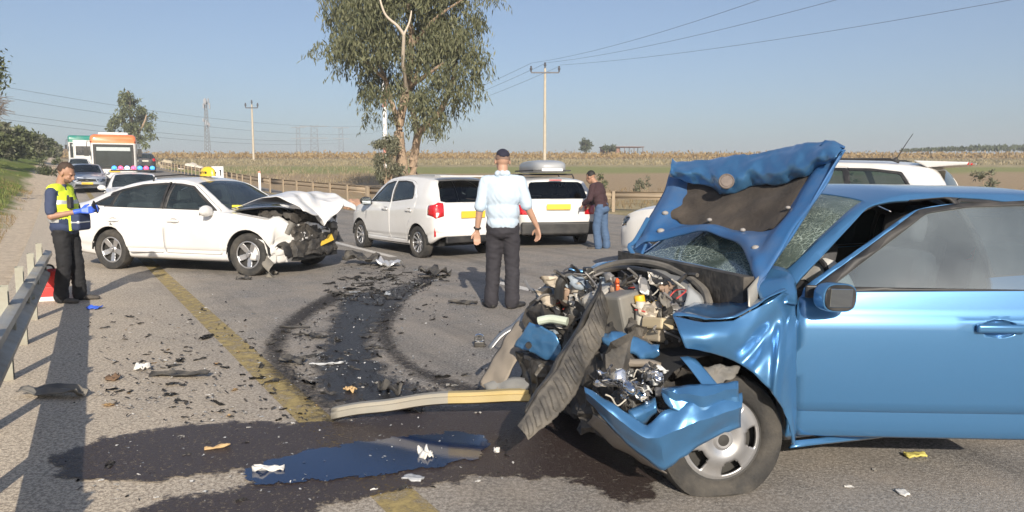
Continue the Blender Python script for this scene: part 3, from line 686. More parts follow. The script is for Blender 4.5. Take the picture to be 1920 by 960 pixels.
guardrail('galvanised steel guardrail along the sandy shoulder beside the paramedic', lp, 1, 6, 2, RAIL, RPOST, .41, .68)
rp = [gp(px, py, 0) for px, py in [(300, 316), (330, 323), (370, 332), (420, 343), (480, 357), (540, 366), (600, 373), (650, 379), (700, 385)]]
sp = spline(rp, 12); out = [sp[0]]
for p in sp:
    if (p - out[-1]).length > 1.6: p = p.copy(); p.z = rise(p.y); out.append(p)
guardrail('long dusty guardrail along the far side of the road behind the taxi', out, -1, 6, 1, RUSTY, RUSTY, .58, .72, False)
rp = spline([gp(690, 384), gp(800, 389), gp(900, 391), gp(1020, 393), gp(1150, 395), gp(1300, 398), gp(1500, 402)], 10); out = [rp[0]]
for p in rp:
    if (p - out[-1]).length > 1.9: p = p.copy(); p.z = rise(p.y); out.append(p)
guardrail('tan guardrail behind the hatchback and estate car', out, -1, 5, 1, RUSTY, RUSTY, .55, .7, False)
# ---- pale boulders on the far bank
ROCK = mat('pale_limestone', (.55, .50, .43), .9, var=.25, vs=3, bump=.5, bs=6)
def rock(px, py, d, r, label, m=ROCK, group=None):
    c = at(px, py, d); bm = bmesh.new(); sph(bm, (0, 0, 0), r, 5 if r > .9 else 3)
    k = rnd(0, 50)
    for v in bm.verts: v.co *= 1 + .45 * mnoise.noise(v.co * (1.6 / r) + Vector((k, 0, 0))); v.co.z *= .75 if r < .9 else .42
    o = from_bm('boulder' if r < .9 else 'sand_mound', bm, m, None, 25 if r < .9 else 80); o.location = (c.x, c.y, rise(d) + (r * .35 if r < .9 else .1)); return tag(o, label, 'boulder', group)
for (px, py, d, r) in [(357, 297, 80, .55), (363, 299, 78, .5), (371, 304, 74, .42), (340, 307, 78, .3)]: rock(px, py, d, r, 'pale limestone boulder lying on the far bank', ROCK, 'boulders on the far bank')
rock(312, 300, 84, .8, 'upright tan block beside the far guardrail', mat('tan_block', (.42, .36, .26), .9))
rock(663, 380, 27.5, .34, 'reddish brown rock under the far guardrail end', mat('red_rock', (.42, .25, .17), .9, var=.3, bump=.6, bs=8)); rock(684, 378, 27.0, .28, 'smaller reddish rock next to the front of the hatchback', mat('red_rock', (.42, .25, .17)))
for (px, py, d, lb) in [(381, 330, 44, 'white delineator post with red top by the far guardrail'), (487, 340, 38, 'thin white marker post by the far guardrail')]:
    c = at(px, py, d); t = thing('delineator_post', lb, 'marker post', (c.x, c.y, rise(d))); bm = bmesh.new(); bx(bm, (0, 0, .48), (.11, .05, .96)); from_bm('shaft', bm, WPN, t, 0); bm = bmesh.new(); bx(bm, (0, 0, 1.0), (.115, .055, .1)); from_bm('cap', bm, RPN, t, 0)
# ================================================================== vehicles: shell generator
def pchip(xs, ys, q):
    x = np.array(xs, float); y = np.array(ys, float); q = np.asarray(q, float)
    h = np.diff(x); d = np.diff(y) / h; m = np.zeros_like(y); m[0] = d[0]; m[-1] = d[-1]
    for i in range(1, len(x) - 1):
        if d[i - 1] * d[i] > 0:
            w1 = 2 * h[i] + h[i - 1]; w2 = h[i] + 2 * h[i - 1]; m[i] = (w1 + w2) / (w1 / d[i - 1] + w2 / d[i])
    q = np.clip(q, x[0], x[-1]); k = np.clip(np.searchsorted(x, q) - 1, 0, len(h) - 1); t = (q - x[k]) / h[k]
    return (2 * t ** 3 - 3 * t ** 2 + 1) * y[k] + (t ** 3 - 2 * t ** 2 + t) * h[k] * m[k] + (-2 * t ** 3 + 3 * t ** 2) * y[k + 1] + (t ** 3 - t ** 2) * h[k] * m[k + 1]
def ch(pairs, q): pairs = sorted(pairs); return pchip([p[0] for p in pairs], [p[1] for p in pairs], q)
def roundp(pts, r=.03, n=3):
    out = []; m = len(pts)
    for i in range(m):
        p = Vector(pts[i]); a = Vector(pts[i - 1]) - p; b = Vector(pts[(i + 1) % m]) - p
        k = min(r, a.length * .4, b.length * .4); A = p + a.normalized() * k; B = p + b.normalized() * k
        for j in range(n + 1):
            t = j / n; q = A * (1 - t) ** 2 + p * 2 * t * (1 - t) + B * t * t; out.append((q.x, q.y))
    return out
def shrink(pts, g):
    m = len(pts); ar = sum(pts[i][0] * pts[(i + 1) % m][1] - pts[(i + 1) % m][0] * pts[i][1] for i in range(m)); sg = 1 if ar > 0 else -1; out = []
    for i in range(m):
        a = Vector(pts[i - 1]); p = Vector(pts[i]); b = Vector(pts[(i + 1) % m])
        d1 = (p - a).normalized(); d2 = (b - p).normalized(); n1 = Vector((-d1.y, d1.x)) * sg; n2 = Vector((-d2.y, d2.x)) * sg
        n = n1 + n2; n = n / max(.3, n.dot(n1)); q = p + n * g; out.append((q.x, q.y))
    return out
class Shell:
    def __init__(S, sp, step=.06, zscale=1.0):
        S.sp = sp; x0 = min(p[0] for p in sp['zt']); x1 = max(p[0] for p in sp['zt']); S.x0, S.x1 = x0, x1
        xs = sorted(set([round(v, 4) for v in list(np.arange(x0, x1, step)) + [x1] + [x0 + k for k in (.012, .03, .09)] + [x1 - k for k in (.012, .03, .09)] + sp.get('extra', [])]))
        c = {k: ch(sp[k], xs) for k in ('zt', 'zb', 'wm', 'wr', 'de', 'z0')}
        ze = np.maximum(c['zt'] - c['de'], c['zb'] + .008); zm_ = sp.get('zm', .58)
        rows = []
        for i, x in enumerate(xs):
            z0, zb, wm, wr = c['z0'][i], c['zb'][i], c['wm'][i], min(c['wr'][i], c['wm'][i] - .02); wb = wm - sp.get('shoulder', .035)
            zm = z0 + (zb - z0) * sp.get('zmf', .62)
            fq = np.array([0, .05, .10, .16, .22, .25, .30, .40, .50, .60, .70, .79, .85, .885, .93, 1.0]); zq = z0 + fq * (zb - z0); yq = np.interp(fq, [0, .05, .12, .22, .25, .40, .62, .79, .85, .885, 1.0], [wm - .075, wm - .045, wm - .033, wm - .032, wm - .014, wm - .004, wm, wm - .003, wm - .007, wm - .022, wb - .004])
            r = [(x, a, b) for a, b in zip(yq, zq)]
            h = ze[i] - zb
            for t in np.linspace(0, 1, 8)[1:]: r.append((x, wb + (wr - wb) * t + .07 * h * math.sin(math.pi * t), zb + h * t))
            zt = max(c['zt'][i], ze[i] + .004)
            for t in np.linspace(0, 1, 12)[1:]:
                y = wr * (1 - t ** 1.25); r.append((x, y, ze[i] + (zt - ze[i]) * (1 - (1 - t) ** 2.4)))
            rows.append(r)
        bul = sp.get('bulge', .03)
        cap0 = [[(x0 - bul * (1 - t * t), y * t, z) for (_, y, z) in rows[0]] for t in (0, .25, .5, .75, .92)]
        cap1 = [[(x1 + bul * (1 - t * t), y * t, z) for (_, y, z) in rows[-1]] for t in (.92, .75, .5, .25, 0)]
        rows = cap0 + rows + cap1
        bm = bmesh.new(); V = [[bm.verts.new(p) for p in r] for r in rows]
        for i in range(len(V) - 1):
            for j in range(len(V[0]) - 1):
                q = (V[i][j], V[i][j + 1], V[i + 1][j + 1], V[i + 1][j])
                try: bm.faces.new(q)
                except ValueError: pass
        bmesh.ops.dissolve_degenerate(bm, dist=1e-5, edges=bm.edges[:])
        for f in list(bm.faces):
            if f.calc_area() < 1e-9: bm.faces.remove(f)
        bm.normal_update(); S.bm = bm; S.lay = bm.faces.layers.int.new('tag'); S.tags = {'body': 0}
        S.fn = {k: (lambda x, k=k: float(ch(sp[k], [x])[0])) for k in ('zt', 'zb', 'wm', 'wr', 'de', 'z0')}
    def tid(S, n): return S.tags.setdefault(n, len(S.tags))
    def cut(S, poly, ax, name, filt=None, only=None):
        bm = S.bm; A, B = 'xyz'.index(ax[0]), 'xyz'.index(ax[1])
        a0, a1 = min(p[0] for p in poly) - .001, max(p[0] for p in poly) + .001; b0, b1 = min(p[1] for p in poly) - .001, max(p[1] for p in poly) + .001
        on = None if only is None else {S.tid(o) for o in only}
        def ok(f):
            if on is not None and f[S.lay] not in on: return False
            if filt and not filt(f.calc_center_median(), f.normal): return False
            va = [v.co[A] for v in f.verts]
            if max(va) < a0 or min(va) > a1: return False
            vb = [v.co[B] for v in f.verts]
            return not (max(vb) < b0 or min(vb) > b1)
        cand = [f for f in bm.faces if ok(f)]
        for i in range(len(poly)):
            p, q = poly[i], poly[(i + 1) % len(poly)]
            d = (q[0] - p[0], q[1] - p[1]); ln = math.hypot(*d)
            if ln < 1e-6: continue
            co = [0, 0, 0]; no = [0, 0, 0]; co[A], co[B] = p; no[A], no[B] = -d[1] / ln, d[0] / ln
            geom = list({e for f in cand for e in f.edges}) + list({v for f in cand for v in f.verts}) + cand
            r = bmesh.ops.bisect_plane(bm, geom=geom, dist=2e-4, plane_co=co, plane_no=no)
            cand = [g for g in r['geom'] if isinstance(g, bmesh.types.BMFace) and g.is_valid]
        t = S.tid(name); n = 0
        for f in cand:
            c = f.calc_center_median()
            if inpoly(c[A], c[B], poly): f[S.lay] = t; n += 1
        return n
    def extract(S, names, side='C'):
        ids = {S.tags[n] for n in ([names] if isinstance(names, str) else names) if n in S.tags}
        b = S.bm.copy(); lay = b.faces.layers.int['tag']
        bmesh.ops.delete(b, geom=[f for f in b.faces if f[lay] not in ids], context='FACES')
        if side in ('R', 'C'):
            src = b.faces[:]
            if side == 'C':
                d = bmesh.ops.duplicate(b, geom=b.verts[:] + b.edges[:] + b.faces[:])['geom']
                vs = [g for g in d if isinstance(g, bmesh.types.BMVert)]; fs = [g for g in d if isinstance(g, bmesh.types.BMFace)]
            else: vs, fs = b.verts[:], src
            for v in vs: v.co.y *= -1
            bmesh.ops.reverse_faces(b, faces=fs)
            if side == 'C': bmesh.ops.remove_doubles(b, verts=[v for v in b.verts if abs(v.co.y) < 1e-4], dist=2e-4)
        return b
BLACKP = mat('black_trim', (.018, .018, .019), .45, var=.2, dirt=.5, dcol=(.10, .09, .08)); DKIN = mat('dark_cabin', (.035, .034, .036), .8, var=.2); SEATF = mat('grey_seat_cloth', (.075, .075, .08), .9, var=.2, vs=30)
TYRE = mat('tyre_rubber', (.030, .029, .028), .85, var=.25, vs=20, bump=.3, bs=90, dirt=.6, dcol=(.13, .115, .095), ds=6)
RIMS = mat('alloy_silver', (.52, .52, .53), .32, .75, var=.1, dirt=.35, ds=9); DARKB = mat('brake_dark', (.05, .048, .045), .7, .3, var=.3, vs=12); CHROME = mat('chrome', (.75, .76, .77), .12, 1.0, var=.05)
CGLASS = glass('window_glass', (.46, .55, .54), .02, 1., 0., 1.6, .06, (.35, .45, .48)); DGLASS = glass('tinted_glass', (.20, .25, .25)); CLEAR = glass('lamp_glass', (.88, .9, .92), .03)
TAILR = mat('tail_red', (.50, .015, .02), .12, coat=1, var=.15); WHITEL = mat('lamp_white', (.78, .76, .72), .15, coat=.6, var=.1); AMBER = mat('amber_lens', (.75, .28, .03), .15, coat=.6); REFL = mat('lamp_reflector', (.8, .8, .82), .15, .9, var=.15, vs=20)
PLATEY = mat('yellow_plate', (.78, .50, .05), .45, var=.05)
def arc_poly(cx, cz, r, zlow, n=16): return [(cx + r * math.cos(math.pi * k / n), cz + r * math.sin(math.pi * k / n)) for k in range(n + 1)] + [(cx - r, zlow), (cx + r, zlow)]
def rim_mesh(rr, style, ny=.0):
    bm = bmesh.new(); NT = 100; rs = [0, .10, .18, .24, .30, .38, .46, .54, .62, .70, .78, .84, .88, .94, 1.0]
    def prof(q):
        if style == 'cover': return .012 * (1 - q) - .006 * (q > .9) + (.012 if q < .2 else 0) + .022 * math.exp(-((q - .45) / .2) ** 2)
        return -.035 + .045 * q ** 1.5 + (.015 if q < .2 else 0) if q < .88 else .012 - (q - .88) * .05
    V = []
    for q in rs: V.append([bm.verts.new((rr * q * math.cos(2 * math.pi * k / NT), prof(q), rr * q * math.sin(2 * math.pi * k / NT))) for k in range(NT)] if q else [bm.verts.new((0, prof(0), 0))])
    def hole(q, a):
        a = math.degrees(a) % 72 - 36
        if style == 'cover': return .50 < q < .84 and abs(a) < 15 + 3 * (q - .5) / .34
        if style == 'ten': b = (math.degrees(0) + a + 36) % 36 - 18; return .30 < q < .88 and abs(b) < 9.5
        return .27 < q < .87 and abs(a) < 8 + 17 * (q - .27) / .6
    for i in range(1, len(rs)):
        for k in range(NT):
            q = (rs[i - 1] + rs[i]) / 2; a = 2 * math.pi * (k + .5) / NT
            if hole(q, a): continue
            if i == 1: bm.faces.new((V[0][0], V[1][(k + 1) % NT], V[1][k]))
            else: bm.faces.new((V[i - 1][k], V[i - 1][(k + 1) % NT], V[i][(k + 1) % NT], V[i][k]))
    bmesh.ops.recalc_face_normals(bm, faces=bm.faces[:])
    return bm
WCACHE = {}
def wheel(parent, x, y, R_, w, rr, style='spoke', side=1, steer=0., flat=False, z=None, rimmat=None):
    key = (R_, w, rr, style, flat)
    if key not in WCACHE:
        bm = bmesh.new(); h = w / 2
        lathe(bm, [(rr * .97, -h * .8), (rr * 1.03, -h * .95), (R_ * .86, -h * 1.05), (R_ * .96, -h * .92), (R_, -h * .6), (R_, h * .6), (R_ * .96, h * .92), (R_ * .86, h * 1.05), (rr * 1.03, h * .95), (rr * .97, h * .8), (rr * .95, -h * .8), (rr * .97, -h * .8)], 56)
        if flat:
            for v in bm.verts:
                if v.co.z < -.05:
                    r = math.hypot(v.co.x, v.co.z)
                    if r > rr * 1.0 and v.co.z < -rr * .55:
                        k = min(1, (r - rr * .97) / (R_ - rr)); lim = -rr - .012 - .035 * k
                        if v.co.z < lim: 
                            ex = lim - v.co.z; v.co.z = lim; v.co.y *= 1 + 1.2 * ex / .06 * (1 - k * .6); v.co.x *= 1 + .35 * ex / .1
        t = from_bm('wheel', bm, TYRE, None, 40)
        b2 = rim_mesh(rr, style); bmesh.ops.translate(b2, verts=b2.verts[:], vec=(0, h * .72, 0))
        r = from_bm('rim', b2, rimmat or RIMS, t, 40); solid(r, .012)
        b3 = bmesh.new(); lathe(b3, [(0, h * .25), (rr * .55, h * .25), (rr * .56, h * .1), (rr * .93, h * .1), (rr * .94, h * .7), (rr * .98, h * .72)], 32); from_bm('brake_disc', b3, DARKB, t, 40)
        b3 = bmesh.new(); lathe(b3, [(0, h * .72 + .028), (rr * .15, h * .72 + .024), (rr * .17, h * .72 + .006)], 20); from_bm('hub_cap', b3, DARKB if style == 'cover' else RIMS, t, 40)
        WCACHE[key] = t; q = t
    else: q = clone(WCACHE[key])
    q.parent = parent; q.location = (x, y, z if z is not None else R_); q.rotation_euler = (0, rnd(0, 6), R(steer) + (0 if side > 0 else math.pi)) if not flat else (0, 0, R(steer) + (0 if side > 0 else math.pi))
    return q
def seat(parent, x, y, m=None, s=1., zoff=0.):
    b = bmesh.new(); z = .42 + zoff
    bx(b, (x - .02, y, z), (.52, .48, .16)); bx(b, (x - .30, y, z + .34), (.14, .46, .60), Matrix.Rotation(R(-14), 3, 'Y'))
    o = bevel(from_bm('seat', b, m or SEATF, parent, 40), .05, 3)
    b = bmesh.new(); bx(b, (x - .40, y, z + .75), (.10, .26, .17), Matrix.Rotation(R(-10), 3, 'Y')); h = bevel(from_bm('headrest', b, m or SEATF, o, 40), .04, 3)
    return o
def shellpart(root, S, name, tagn, side, m, th=.02, off=0., inner=None, sharp=38):
    b = S.extract(tagn, side)
    if not b.faces: b.free(); return None
    b.normal_update()
    if off:
        nrm = {v: v.normal.copy() for v in b.verts}
        for v in b.verts: v.co += nrm[v] * off
    o = from_bm(name, b, m, root, sharp)
    if th:
        solid(o, th); s = o.modifiers["thickness"]
        if inner is not None: o.data.materials.append(inner); s.material_offset = 1
    return o
def islands(root, b, name, m, th):          # each loose piece its own part
    left = set(b.faces); groups = []
    while left:
        f = left.pop(); comp = [f]; st_ = [f]
        while st_:
            g = st_.pop()
            for e in g.edges:
                for h in e.link_faces:
                    if h in left: left.remove(h); comp.append(h); st_.append(h)
        groups.append(comp)
    for comp in groups:
        if sum(f.calc_area() for f in comp) < .004: continue
        vs = {}; V = []; F = []
        for f in comp:
            for v in f.verts:
                if v not in vs: vs[v] = len(V); V.append(v.co.copy())
            F.append([vs[v] for v in f.verts])
        solid(from_py(name, V, F, m, root, 38), th)
    b.free()
def mirror_part(parent, x, y, z, side, paint, s=1.):
    b = bmesh.new(); sph(b, (0, 0, 0), 1, 3)
    for v in b.verts:
        v.co = Vector((v.co.x * .075, v.co.y * .125, v.co.z * .085)); 
        if v.co.x < -.03: v.co.x = -.03
        v.co.y += .13; v.co *= s
    bx(b, (.0, .02, -.05), (.07, .12, .035))
    for v in b.verts: v.co = Vector((x + v.co.x, y + side * v.co.y, z + v.co.z))
    if side < 0: bmesh.ops.reverse_faces(b, faces=b.faces[:])
    o = from_bm('mirror', b, paint, parent, 40)
    b = bmesh.new(); bx(b, (x - .036 * s, y + side * .135 * s, z), (.008, .19 * s, .125 * s)); bevel(from_bm('mirror_glass', b, mat('mirror_silver', (.55, .6, .62), .03, 1., var=.02), o, 0), .02)
    return o
def handle(parent, S, x, z, side, m):
    y = S.fn['wm'](x); b = bmesh.new(); bx(b, (x, side * (y + .014), z), (.22, .026, .040)); return bevel(from_bm('door_handle', b, m, parent, 60), .012, 4)

# ---- body families (front axle at x = 0, nose towards +x)
def liftback():
    return dict(
        zt=[(-3.67, .80), (-3.62, .96), (-3.5, 1.05), (-3.2, 1.115), (-2.75, 1.285), (-2.3, 1.405), (-1.8, 1.455), (-1.4, 1.46), (-1.1, 1.41), (-.75, 1.225), (-.36, .985), (0, .935), (.4, .865), (.7, .79), (.83, .71), (.9, .62)],
        zb=[(-3.67, .76), (-3.5, .96), (-3.1, .985), (-2.2, .955), (-1, .925), (-.36, .925), (0, .885), (.4, .82), (.7, .745), (.83, .66), (.9, .58)],
        wm=[(-3.67, .58), (-3.62, .69), (-3.45, .79), (-2.58, .865), (-1.3, .88), (0, .875), (.5, .83), (.75, .74), (.87, .62), (.9, .55)],
        wr=[(-3.67, .50), (-3.5, .68), (-3.2, .68), (-2.7, .60), (-2.2, .575), (-1.3, .59), (-1.1, .61), (-.7, .69), (-.36, .755), (0, .77), (.5, .73), (.75, .65), (.9, .48)],
        de=[(-3.67, .05), (-2.2, .05), (-1.2, .05), (-.36, .05), (.9, .04)],
        z0=[(-3.67, .40), (-3.4, .27), (-2.6, .21), (0, .20), (.6, .20), (.9, .25)], extra=[-.36, -.33, -.39, -1.1],
        wb=2.58, R=.318, rr=.212, tw=.20,
        fd=[(-.44, .30), (-.42, .60), (-.44, .90), (-.48, .965), (-1.05, 1.345), (-1.2, 1.372), (-1.505, 1.392), (-1.525, .95), (-1.505, .30)],
        rd=[(-1.515, .30), (-1.535, .95), (-1.515, 1.392), (-1.9, 1.378), (-2.25, 1.33), (-2.52, 1.245), (-2.58, 1.0), (-2.45, .78), (-2.22, .55), (-2.15, .30)],
        trim=[(-.53, .957), (-1.08, 1.325), (-1.3, 1.36), (-1.6, 1.375), (-2.0, 1.35), (-2.35, 1.275), (-2.75, 1.145), (-2.93, 1.055), (-2.82, 1.01), (-1.9, .985)],
        panes=[('F', [(-.64, .985), (-1.11, 1.305), (-1.3, 1.335), (-1.455, 1.345), (-1.475, .985)]), ('R', [(-1.575, .992), (-1.555, 1.35), (-1.9, 1.335), (-2.2, 1.285), (-2.36, 1.235), (-2.42, 1.005)]), ('Q', [(-2.47, 1.012), (-2.42, 1.215), (-2.72, 1.12), (-2.87, 1.055), (-2.8, 1.025)])],
        ws=[(-.40, 0.0), (-.40, .66), (-.60, .66), (-1.08, .545), (-1.10, 0)], rw=[(-2.35, 0), (-2.35, .50), (-2.72, .53), (-3.05, .58), (-3.09, 0)],
        hood=[(-.34, 0), (-.34, .72), (0, .735), (.45, .70), (.70, .60), (.80, .40), (.83, 0)],
        hl=[(.40, .52), (.44, .66), (.60, .69), (.80, .66), (.80, .56), (.60, .50)], grille=[(0, .52), (0, .68), (.38, .66), (.40, .54)], lowg=[(0, .26), (0, .40), (.50, .40), (.55, .28)],
        tl=[(.45, .78), (.45, .92), (.75, .94), (.80, .80)], hz=.80, hx=(-1.30, -2.38), mir=(-.62, .93), cowl=-.36)
def hatch():
    return dict(
        zt=[(-3.00, .72), (-2.98, .90), (-2.91, 1.07), (-2.74, 1.32), (-2.58, 1.435), (-2.2, 1.49), (-1.5, 1.515), (-1.1, 1.48), (-.75, 1.33), (-.22, 1.0), (0, .975), (.3, .90), (.5, .82), (.60, .72), (.64, .62)],
        zb=[(-3.00, .72), (-2.9, 1.04), (-2.4, 1.045), (-1.5, .985), (-.6, .94), (-.22, .93), (0, .91), (.3, .84), (.5, .75), (.60, .66), (.64, .58)],
        wm=[(-3.00, .60), (-2.97, .69), (-2.85, .765), (-2.4, .80), (-1.3, .80), (0, .795), (.35, .75), (.55, .64), (.62, .54), (.64, .48)],
        wr=[(-3.00, .52), (-2.9, .63), (-2.7, .585), (-2.2, .56), (-1.3, .565), (-1.0, .585), (-.6, .64), (-.22, .69), (0, .70), (.35, .63), (.55, .52), (.64, .42)],
        de=[(-3.0, .05), (-1.2, .05), (.64, .04)],
        z0=[(-3.00, .42), (-2.8, .30), (-2.4, .22), (0, .21), (.4, .22), (.64, .28)], extra=[-.22, -.19, -.25, -2.66, -2.72, -2.88],
        wb=2.385, R=.292, rr=.195, tw=.18, zmf=.60,
        fd=[(-.33, .32), (-.30, .60), (-.32, .92), (-.38, .985), (-.90, 1.345), (-1.1, 1.395), (-1.33, 1.42), (-1.36, .98), (-1.34, .32)],
        rd=[(-1.35, .32), (-1.37, .98), (-1.34, 1.42), (-1.7, 1.425), (-2.0, 1.40), (-2.18, 1.33), (-2.36, 1.10), (-2.30, .85), (-2.05, .62), (-1.98, .32)],
        trim=[(-.46, .985), (-.95, 1.335), (-1.2, 1.385), (-1.35, 1.395), (-1.35, .99)],
        trim2=[(-1.40, 1.0), (-1.385, 1.395), (-1.7, 1.40), (-1.95, 1.375), (-2.12, 1.30), (-2.22, 1.14), (-2.20, 1.07)],
        panes=[('F', [(-.52, 1.0), (-.97, 1.32), (-1.2, 1.365), (-1.325, 1.375), (-1.33, 1.01)]), ('R', [(-1.425, 1.02), (-1.41, 1.375), (-1.7, 1.38), (-1.93, 1.355), (-2.09, 1.29), (-2.185, 1.14), (-2.17, 1.085)])],
        ws=[(-.26, 0.0), (-.26, .60), (-.45, .60), (-1.0, .52), (-1.02, 0)], rw=None,
        rwz=[(0, 1.015), (.50, 1.015), (.60, 1.04), (.585, 1.12), (.52, 1.33), (.46, 1.395), (0, 1.41)],
        hood=[(-.20, 0), (-.20, .65), (0, .66), (.3, .60), (.5, .45), (.55, 0)],
        hl=[(.36, .60), (.40, .78), (.62, .84), (.74, .80), (.60, .62)], grille=[(0, .34), (0, .52), (.40, .50), (.42, .36)], lowg=None,
        tl=None, hz=.86, hx=(-1.18, -2.12), mir=(-.52, .965), cowl=-.22)
def estate():
    return dict(
        zt=[(-3.62, .70), (-3.60, .92), (-3.52, 1.08), (-3.38, 1.32), (-3.22, 1.42), (-2.6, 1.465), (-1.6, 1.48), (-1.15, 1.43), (-.75, 1.23), (-.33, 1.0), (0, .95), (.4, .87), (.7, .78), (.83, .70), (.88, .60)],
        zb=[(-3.62, .68), (-3.5, .99), (-2.6, .975), (-1, .93), (-.33, .925), (0, .89), (.4, .82), (.7, .74), (.83, .65), (.88, .55)],
        wm=[(-3.62, .66), (-3.58, .76), (-3.4, .83), (-2.6, .87), (-1.3, .875), (0, .87), (.5, .82), (.75, .72), (.86, .60), (.88, .54)],
        wr=[(-3.62, .58), (-3.5, .68), (-3.3, .64), (-2.6, .60), (-1.3, .60), (-1.1, .61), (-.7, .68), (-.33, .74), (0, .76), (.5, .72), (.75, .62), (.88, .46)],
        de=[(-3.62, .05), (.88, .04)], z0=[(-3.62, .38), (-3.3, .26), (-2.6, .22), (0, .21), (.6, .21), (.88, .26)], extra=[-.33, -.3, -.36],
        wb=2.62, R=.315, rr=.21, tw=.20,
        fd=[(-.44, .30), (-.42, .60), (-.44, .90), (-.48, .965), (-1.0, 1.32), (-1.2, 1.385), (-1.5, 1.405), (-1.52, .95), (-1.5, .30)],
        rd=[(-1.515, .30), (-1.535, .95), (-1.515, 1.405), (-2.35, 1.39), (-2.5, 1.0), (-2.25, .62), (-2.2, .30)],
        trim=[(-.53, .96), (-1.02, 1.305), (-1.25, 1.37), (-1.6, 1.39), (-2.6, 1.375), (-3.1, 1.33), (-3.25, 1.10), (-3.2, 1.04), (-1.9, .985)],
        panes=[('F', [(-.64, .99), (-1.06, 1.29), (-1.28, 1.345), (-1.455, 1.36), (-1.475, .99)]), ('R', [(-1.575, .995), (-1.555, 1.36), (-2.28, 1.355), (-2.38, 1.02)]), ('Q', [(-2.45, 1.03), (-2.36, 1.35), (-2.6, 1.345), (-3.06, 1.305), (-3.19, 1.10), (-3.16, 1.06)])],
        ws=[(-.37, 0.0), (-.37, .65), (-.60, .64), (-1.12, .55), (-1.14, 0)], rw=None,
        rwz=[(0, 1.02), (.60, 1.02), (.635, 1.06), (.56, 1.33), (.50, 1.365), (0, 1.375)],
        hood=[(-.31, 0), (-.31, .70), (0, .72), (.45, .68), (.70, .56), (.80, .38), (.82, 0)],
        hl=[(.36, .52), (.40, .66), (.60, .72), (.80, .68), (.80, .57), (.55, .50)], grille=[(0, .48), (0, .66), (.33, .64), (.36, .50)], lowg=[(0, .26), (0, .40), (.55, .40), (.60, .28)],
        tl=[(.56, .70), (.56, .90), (.84, .90), (.86, .70)], hz=.80, hx=(-1.30, -2.30), mir=(-.60, .945), cowl=-.33)
def suv():
    return dict(
        zt=[(-3.58, .85), (-3.56, 1.10), (-3.48, 1.25), (-3.34, 1.52), (-3.22, 1.60), (-2.6, 1.665), (-1.6, 1.69), (-1.15, 1.64), (-.75, 1.45), (-.30, 1.14), (0, 1.10), (.4, 1.04), (.65, .96), (.78, .86), (.84, .72)],
        zb=[(-3.58, .82), (-3.45, 1.16), (-2.6, 1.13), (-1, 1.07), (-.30, 1.06), (0, 1.03), (.4, .98), (.65, .90), (.78, .78), (.84, .66)],
        wm=[(-3.58, .66), (-3.54, .77), (-3.36, .86), (-2.6, .90), (-1.3, .905), (0, .905), (.5, .85), (.72, .74), (.82, .60), (.84, .54)],
        wr=[(-3.58, .58), (-3.45, .70), (-3.25, .64), (-2.6, .62), (-1.3, .62), (-1.1, .63), (-.7, .70), (-.30, .77), (0, .79), (.5, .74), (.72, .62), (.84, .46)],
        de=[(-3.58, .05), (.84, .05)], z0=[(-3.58, .48), (-3.3, .34), (-2.6, .28), (0, .28), (.6, .28), (.84, .34)], extra=[-.30, -.27, -.33],
        wb=2.65, R=.345, rr=.225, tw=.225,
        fd=[(-.46, .38), (-.44, .70), (-.46, 1.02), (-.50, 1.10), (-1.0, 1.515), (-1.2, 1.585), (-1.5, 1.605), (-1.52, 1.08), (-1.5, .38)],
        rd=[(-1.515, .38), (-1.535, 1.08), (-1.515, 1.605), (-2.35, 1.59), (-2.5, 1.15), (-2.22, .72), (-2.18, .38)],
        trim=[(-.55, 1.10), (-1.02, 1.50), (-1.25, 1.57), (-1.6, 1.59), (-2.6, 1.565), (-2.95, 1.52), (-3.12, 1.28), (-3.0, 1.20), (-1.9, 1.13)],
        panes=[('F', [(-.66, 1.13), (-1.06, 1.48), (-1.28, 1.545), (-1.455, 1.56), (-1.475, 1.13)]), ('R', [(-1.575, 1.14), (-1.555, 1.56), (-2.28, 1.55), (-2.40, 1.18)]), ('Q', [(-2.46, 1.19), (-2.36, 1.545), (-2.6, 1.54), (-2.93, 1.495), (-3.07, 1.28), (-2.97, 1.225)])],
        ws=[(-.34, 0.0), (-.34, .68), (-.60, .66), (-1.12, .57), (-1.14, 0)], rw=None,
        rwz=[(0, 1.20), (.58, 1.20), (.635, 1.24), (.58, 1.48), (.52, 1.53), (0, 1.545)],
        hood=[(-.28, 0), (-.28, .73), (0, .745), (.45, .70), (.66, .56), (.76, .38), (.78, 0)],
        hl=[(.42, .72), (.44, .84), (.60, .90), (.80, .88), (.80, .76), (.6, .70)], grille=[(0, .60), (0, .82), (.38, .80), (.40, .62)], lowg=[(0, .36), (0, .50), (.55, .50), (.60, .38)],
        tl=[(.60, .92), (.58, 1.16), (.80, 1.18), (.86, .94)], hz=.98, hx=(-1.30, -2.30), mir=(-.64, 1.09), cowl=-.30)

